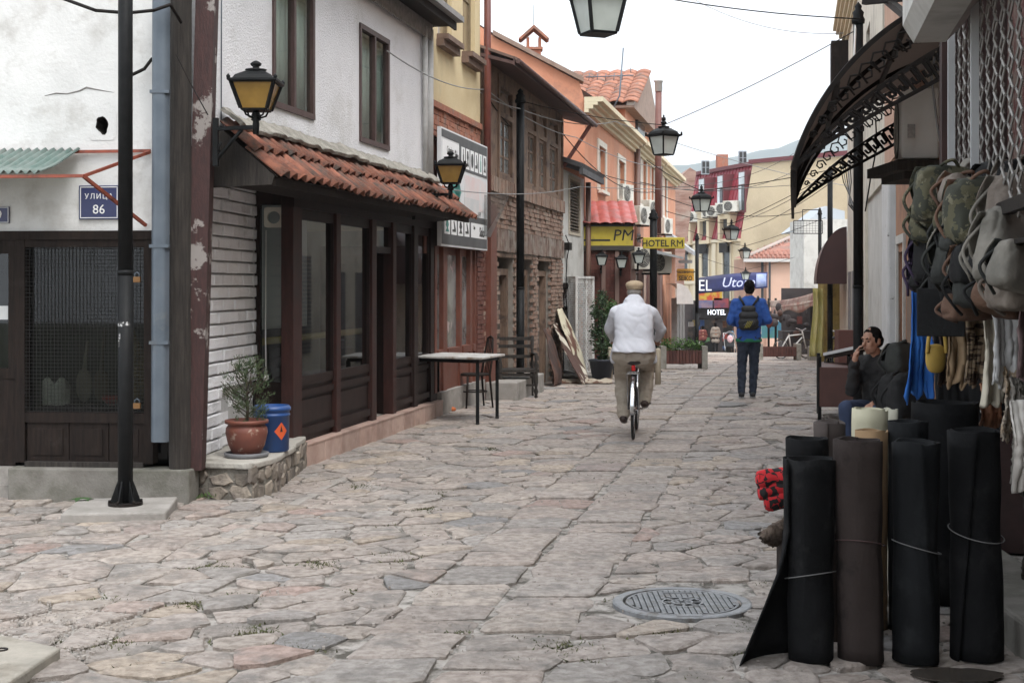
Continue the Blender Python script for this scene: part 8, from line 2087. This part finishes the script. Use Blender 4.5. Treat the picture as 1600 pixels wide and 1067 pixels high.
mb = MB(); p = at(1470, 488, 7.6); mb.cb(p, (.25, .02, .26), -.3); tag(mb.build('slate_case', BK1, bevel=.006), 'flat black square case hanging under the bags', 'case')
# ---- garments and skins hanging below
def drape(px0, px1, y0, y1, Y, m, lab, folds=3, amp=.02, taper=.05, rz=.0, cat='garment', nm='hanging_garment', wob=0, fur=0, hem=.09):
    a, b = at(px0, y0, Y), at(px1, y0, Y); zb = at(0, y1, Y).z
    mb = MB()
    def fn(u, v):
        w_ = (u - .5) * (1 - taper * (1 - v) * 1.0 + .05 * noise.noise(V((wob, v * 4, u > .5))))
        p = a.lerp(b, .5 + w_); z = a.z + (zb - a.z) * v
        f = amp * (.3 + .7 * v) * (.6 * sin(u * folds * 2 * pi + wob + .8 * sin(v * 3)) + .45 * sin(u * folds * 5.3 * pi + 1.7 * wob + 1.5 * sin(v * 4 + wob))) + .035 * noise.noise(V((u * 3, v * 3, wob))) + .012 * noise.noise(V((u * 9, v * 14, wob))) + .03 * (abs(2 * u - 1) ** 3)
        z += hem * noise.noise(V((u * 5, wob, 9))) * v
        q = V((p.x, Y - .05 * sin(v * pi) - f + rz * (u - .5), z))
        if fur: q += V((R.gauss(0, fur), R.gauss(0, fur), R.gauss(0, fur)))
        return q
    mb.grid(fn, 36, 26, .008)
    return tag(mb.build(nm, m), lab, cat, 'garments and skins hanging under the bags')
drape(1410, 1456, 455, 618, 8.5, M('bright_blue_cloth', (.012, .09, .34), (.02, .12, .4), sc=4, rough=.9), 'bright blue cloth hanging at the left end of the row', 2, .03, .5, wob=1)
drape(1462, 1484, 500, 600, 8.6, M('dark_brown_leather', (.05, .03, .022), (.07, .042, .03), sc=5, rough=.8), 'narrow dark brown leather strip beside the mustard pouch', 1, .02, .1, wob=2)
drape(1476, 1514, 492, 600, 8.1, M('tan_leather', (.22, .15, .085), (.28, .19, .11), sc=5, rough=.8), 'tan leather roll hanging under the square case', 1, .05, .05, wob=3)
drape(1504, 1540, 470, 600, 7.8, M('tiger_print', (.28, .21, .14), (.05, .03, .02), sc=11, st=(1, 1, 3.5), rough=.9, lo=.5, hi=.54, det=2), 'brown and cream animal striped cloth', 2, .02, .1, wob=4)
drape(1530, 1566, 480, 630, 7.5, M('cream_leather', (.55, .5, .4), (.6, .55, .45), sc=5, rough=.85), 'cream skin jacket with a stitched edge', 2, .03, .1, wob=5, hem=.1)
drape(1546, 1600, 452, 600, 7.0, M('white_cotton', (.56, .56, .56), (.5, .5, .5), sc=5, rough=.9), 'plain white cloth with a red ribbon at its top', 2, .02, -.1, wob=6)
mb = MB(); p = at(1574, 445, 7.2); mb.tube([p, p + V((.01, -.01, -.06)), p + V((-.02, 0, -.14))], [.02, .012, .01], 6); tag(mb.build('red_ribbon', M('red_ribbon', (.4, .015, .025), rough=.7)), 'red ribbon at the top of the white cloth', 'ribbon')
drape(1584, 1640, 425, 590, 6.6, M('mauve_jacket', (.115, .075, .075), (.15, .1, .1), sc=4, rough=.85, bump=.4, bs=25), 'mauve brown leather jacket at the right edge', 2, .03, -.15, wob=7)
FUR2 = M('pale_fur', (.36, .3, .22), (.24, .18, .12), sc=25, rough=1, bump=1, bs=90)
drape(1560, 1588, 570, 680, 7.0, M('tan_white_fur', (.42, .3, .19), (.5, .46, .4), sc=10, rough=1, bump=1, bs=90), 'tan and white fur pelt under the mauve jacket', 1, .03, .3, wob=8, fur=.004, cat='pelt', nm='hanging_pelt', hem=.15)
drape(1576, 1602, 590, 760, 6.9, M('grey_fur', (.2, .18, .155), (.28, .26, .23), sc=20, rough=1, bump=1, bs=90), 'long grey fur pelt at the right edge', 1, .03, .1, wob=9, fur=.004, cat='pelt', nm='hanging_pelt')
drape(1580, 1640, 625, 770, 6.4, M('white_skin', (.5, .48, .45), (.42, .39, .36), sc=5, rough=.9), 'white skin with a dirty hem low at the right edge', 2, .03, -.2, wob=10, hem=.08)
drape(1526, 1560, 600, 668, 7.7, M('orange_leather', (.24, .1, .05), (.3, .135, .07), sc=5, rough=.7), 'orange brown leather piece just above the widest black roll', 1, .02, .1, wob=11)
drape(1530, 1552, 560, 640, 7.9, M('pale_cloth', (.44, .45, .44), rough=.9), 'pale cloth strip beside the orange leather piece', 1, .03, .0, wob=12)
drape(1592, 1640, 760, 900, 6.6, M('dark_brown_fur', (.03, .024, .02), (.06, .05, .042), sc=20, rough=1, bump=.8, bs=80), 'dark brown pelt hanging below the white skin', 1, .02, 0, wob=14, fur=.003, cat='pelt', nm='hanging_pelt')
drape(1455, 1600, 470, 760, 9.0, M('black_backcloth', (.01, .01, .011), rough=.95), 'black backcloth behind the hanging garments', 4, .02, 0, cat='cloth', nm='hanging_cloth', wob=15)
# mustard pouch
mp_ = thing('mustard_pouch', at(1448, 590, 8.7), 'mustard yellow pouch on a looped strap beside the blue cloth', 'bag')
MUS = M('mustard_leather', (.3, .2, .04), (.38, .25, .05), sc=5, rough=.8)
c = at(1462, 560, 8.2); mb = MB(); mb.grid(lambda a, b: c + V((.06 * cos(2 * pi * a) * sin(pi * b) ** .6, .035 * sin(2 * pi * a) * sin(pi * b) ** .6, -.085 * cos(pi * b))) , 20, 12); mb.build('sack', MUS, mp_)
mb = MB(); mb.tube(curve([c + V((-.055, -.02, .03)), c + V((-.04, -.02, .15)), c + V((.005, 0, .24)), c + V((.045, -.02, .14)), c + V((.055, -.02, .03))]), .012, 6); mb.build('strap', MUS, mp_)
# dark bags heaped behind the seated man
for i, (px, py, Y, w_, h, m, lab) in enumerate(((1405, 560, 10.5, .2, .3, OLV, 'dark grey cap shaped bag hanging beside the seated man'), (1375, 612, 10.2, .24, .34, BK1, 'large black bag standing between the seated man and blue cloth'), (1420, 620, 9.6, .3, .4, BK1, 'black leather bag below the blue cloth'))):
    bag(px + (18 if i == 1 else 0), py, Y, w_ * (.7 if i == 1 else 1), h * .8, .18, m, lab, i == 0, wob=20 + i)
# weeds at the plinth
mb = MB()
for (px, py, n_, s) in ((330, 775, 60, .05), (305, 778, 70, .03), (345, 772, 60, .025)):
    Y = 1.7 * FPX / (py - HZ); X = at(px, 0, Y).x
    for k in range(n_):
        p = V((X + R.gauss(0, .06), Y + R.gauss(0, .03), 0)); a = V((R.gauss(0, .5), R.gauss(0, .5), 1)).normalized() * s * R.uniform(.5, 1.4); b = a.orthogonal().normalized() * s * .16
        mb.add([p - b, p + a * .5 + b, p + a, p + a * .5 - b * 1.5], [(0, 1, 2, 3)])
tag(mb.build('weeds', M('weed_green', (.05, .1, .025), (.08, .12, .035), sc=20, rough=.8)), kind='stuff')
wd_ = thing('dock_plant', at(133, 785, 10.6), 'broad leaved green weed beside the concrete slab', 'plant'); c = V((at(128, 0, 10.75).x, 10.75, 0))
for k in range(6):
    q = k * 1.05 + .3; d = V((cos(q), sin(q), 0)); s_ = V((-d.y, d.x, 0))
    mb = MB(); mb.grid(lambda a, b: c + d * (.1 * a) + V((0, 0, .05 * sin(a * 2.4) + .02)) + s_ * (b - .5) * .07 * sin(min(1, a + .1) * pi), 6, 4); mb.build('leaf', M('dock_leaf', (.03, .07, .02), (.045, .09, .03), sc=9, rough=.6), wd_)

# ================================================================ WIRES
def wire(pts, sag, r, lab, m=IRON, nm='cable'):
    a, b = V(pts[0]), V(pts[-1]); P_ = [V(p) for p in pts]; outp = []
    for p, q in zip(P_, P_[1:]):
        for k in range(13): f = k / 12; outp.append(p.lerp(q, f) - V((0, 0, sag * 4 * f * (1 - f))))
    mb = MB(); mb.tube(outp, r, 5); return tag(mb.build(nm, m), lab, 'cable')
WG = M('grey_cable', (.22, .22, .22), rough=.6)
w1 = hung[1] + V((0, 0, .42)); wire([P3.location + V((0, 0, 4.7)), w1, P2.location + V((0, 0, 4.55))], .05, .006, 'black span cable from the brick house post to the right lamp post, carrying a lantern')
w0 = hung[0] + V((0, 0, .42)); wire([P1.location + V((0, 0, 4.7)), w0, at(1345, 30, 12.5)], .05, .006, 'span cable carrying the nearest lantern above the frame')
for i, (a, b, lab) in enumerate(((at(1010, 250, 29), at(1345, 255, 29), 'thin span cable carrying the lantern in front of the red roof'), (at(1040, 330, 37.5), at(1300, 270, 37), 'thin span cable carrying the lantern by the lower red roof edge'), (at(1075, 360, 49), at(1290, 340, 49), 'thin span cable carrying the lantern beside the pink house'), (at(1090, 400, 62), at(1262, 395, 62), 'farthest span cable with the tiniest lantern'))):
    wire([a, hung[2 + i] + V((0, 0, .43)), b], .05, .009, lab)
wire([at(1085, 0, 26), at(1318, 52, 24)], .2, .007, 'pale cable crossing the white sky at the top', WG)
wire([at(668, 75, 19), at(812, 170, 22.5), at(960, 190, 33), at(1320, 290, 40)], .15, .009, 'pale cable slung from the yellow house along the left fronts', WG)
wire([at(605, 80, 15), at(760, 140, 21), at(900, 215, 27), at(1035, 262, 36)], .12, .008, 'long pale cable from the white house window along the street', WG)
wire([at(760, 150, 21), at(880, 250, 30), at(1090, 290, 45), at(1240, 240, 60)], .25, .01, 'dark cable drooping past the salmon front', IRON)
wire([at(690, 295, 17), at(905, 292, 27), at(1290, 285, 33)], .1, .007, 'level thin cable from the second amber lantern across the street', WG)
wire([at(880, 210, 27), at(1020, 300, 36), at(1260, 330, 40)], .35, .01, 'black cable looping behind the flue pipe to the right', IRON)
wire([at(1000, 285, 40), at(1240, 268, 60)], .5, .012, 'dark cable in front of the hill', IRON)
wire([at(1130, 350, 60), at(1330, 250, 30)], .3, .009, 'thin cable rising to the right house past the cream wall', IRON)
wire([at(1120, 365, 60), at(1330, 262, 30)], .4, .009, 'second thin cable rising to the right house, just below the first', IRON)
wire([at(95, -3, 10.9), at(150, 17, 10.8), at(200, 21, 10.75), at(240, 17, 10.8), at(266, 8, 10.85), at(283, 36, 11.0)], .0, .014, 'thick black cable swinging across the white plaster at the top left')
wire([at(238, 92, 11.0), at(226, 108, 11.1), at(205, 118, 11.1)], .0, .014, 'short black cable entering the plaster behind the near lamp post')
wire([at(275, 85, 11), at(300, 135, 11), at(325, 180, 11)], .0, .005, 'thin loose wire on the corner timbers above the amber lantern')
wire([at(1337, 30, 15.7), at(1334, 110, 15.5), at(1350, 158, 14)], .0, .012, 'white cable hanging from the top of the right lamp post', WHT)
wire([at(1462, 85, 10.6), at(1455, 120, 10.6), at(1465, 200, 10.6), at(1478, 265, 10.6)], .0, .01, 'grey cable drooping beside the large white cooling unit', WG)
wire([at(1368, 185, 12.5), at(1370, 230, 12.5), at(1360, 280, 12.5), at(1352, 330, 13)], .0, .007, 'black wire dangling below the iron canopy')
for k in range(5): wire([at(1312 + k * 4, 255, 28), at(1318 + k * 3, 285, 28), at(1334 - k * 2, 320, 27), at(1338, 335, 27)], .0, .01, ['leftmost', 'second', 'middle', 'fourth', 'rightmost'][k] + ' strand of the tangled cables by the right lamp post', WG if k % 2 else IRON)
# ---------------------------------------------------------------- far air
hm = bpy.data.materials.new('haze'); hm.use_nodes = True
n = hm.node_tree.nodes; L = hm.node_tree.links
n.remove(n['Principled BSDF'])
pv = n.new('ShaderNodeVolumePrincipled'); pv.inputs['Color'].default_value = (.86, .93, 1, 1); pv.inputs['Density'].default_value = .00034; pv.inputs['Anisotropy'].default_value = .0
L.new(pv.outputs[0], n['Material Output'].inputs['Volume'])
mb = MB(); mb.box((-5200, -60, -190), (6400, 3400, 480))
tag(mb.build('haze', hm), kind='stuff')
bpy.data.batch_remove(TRASH)
bpy.data.scenes.remove(TMP)
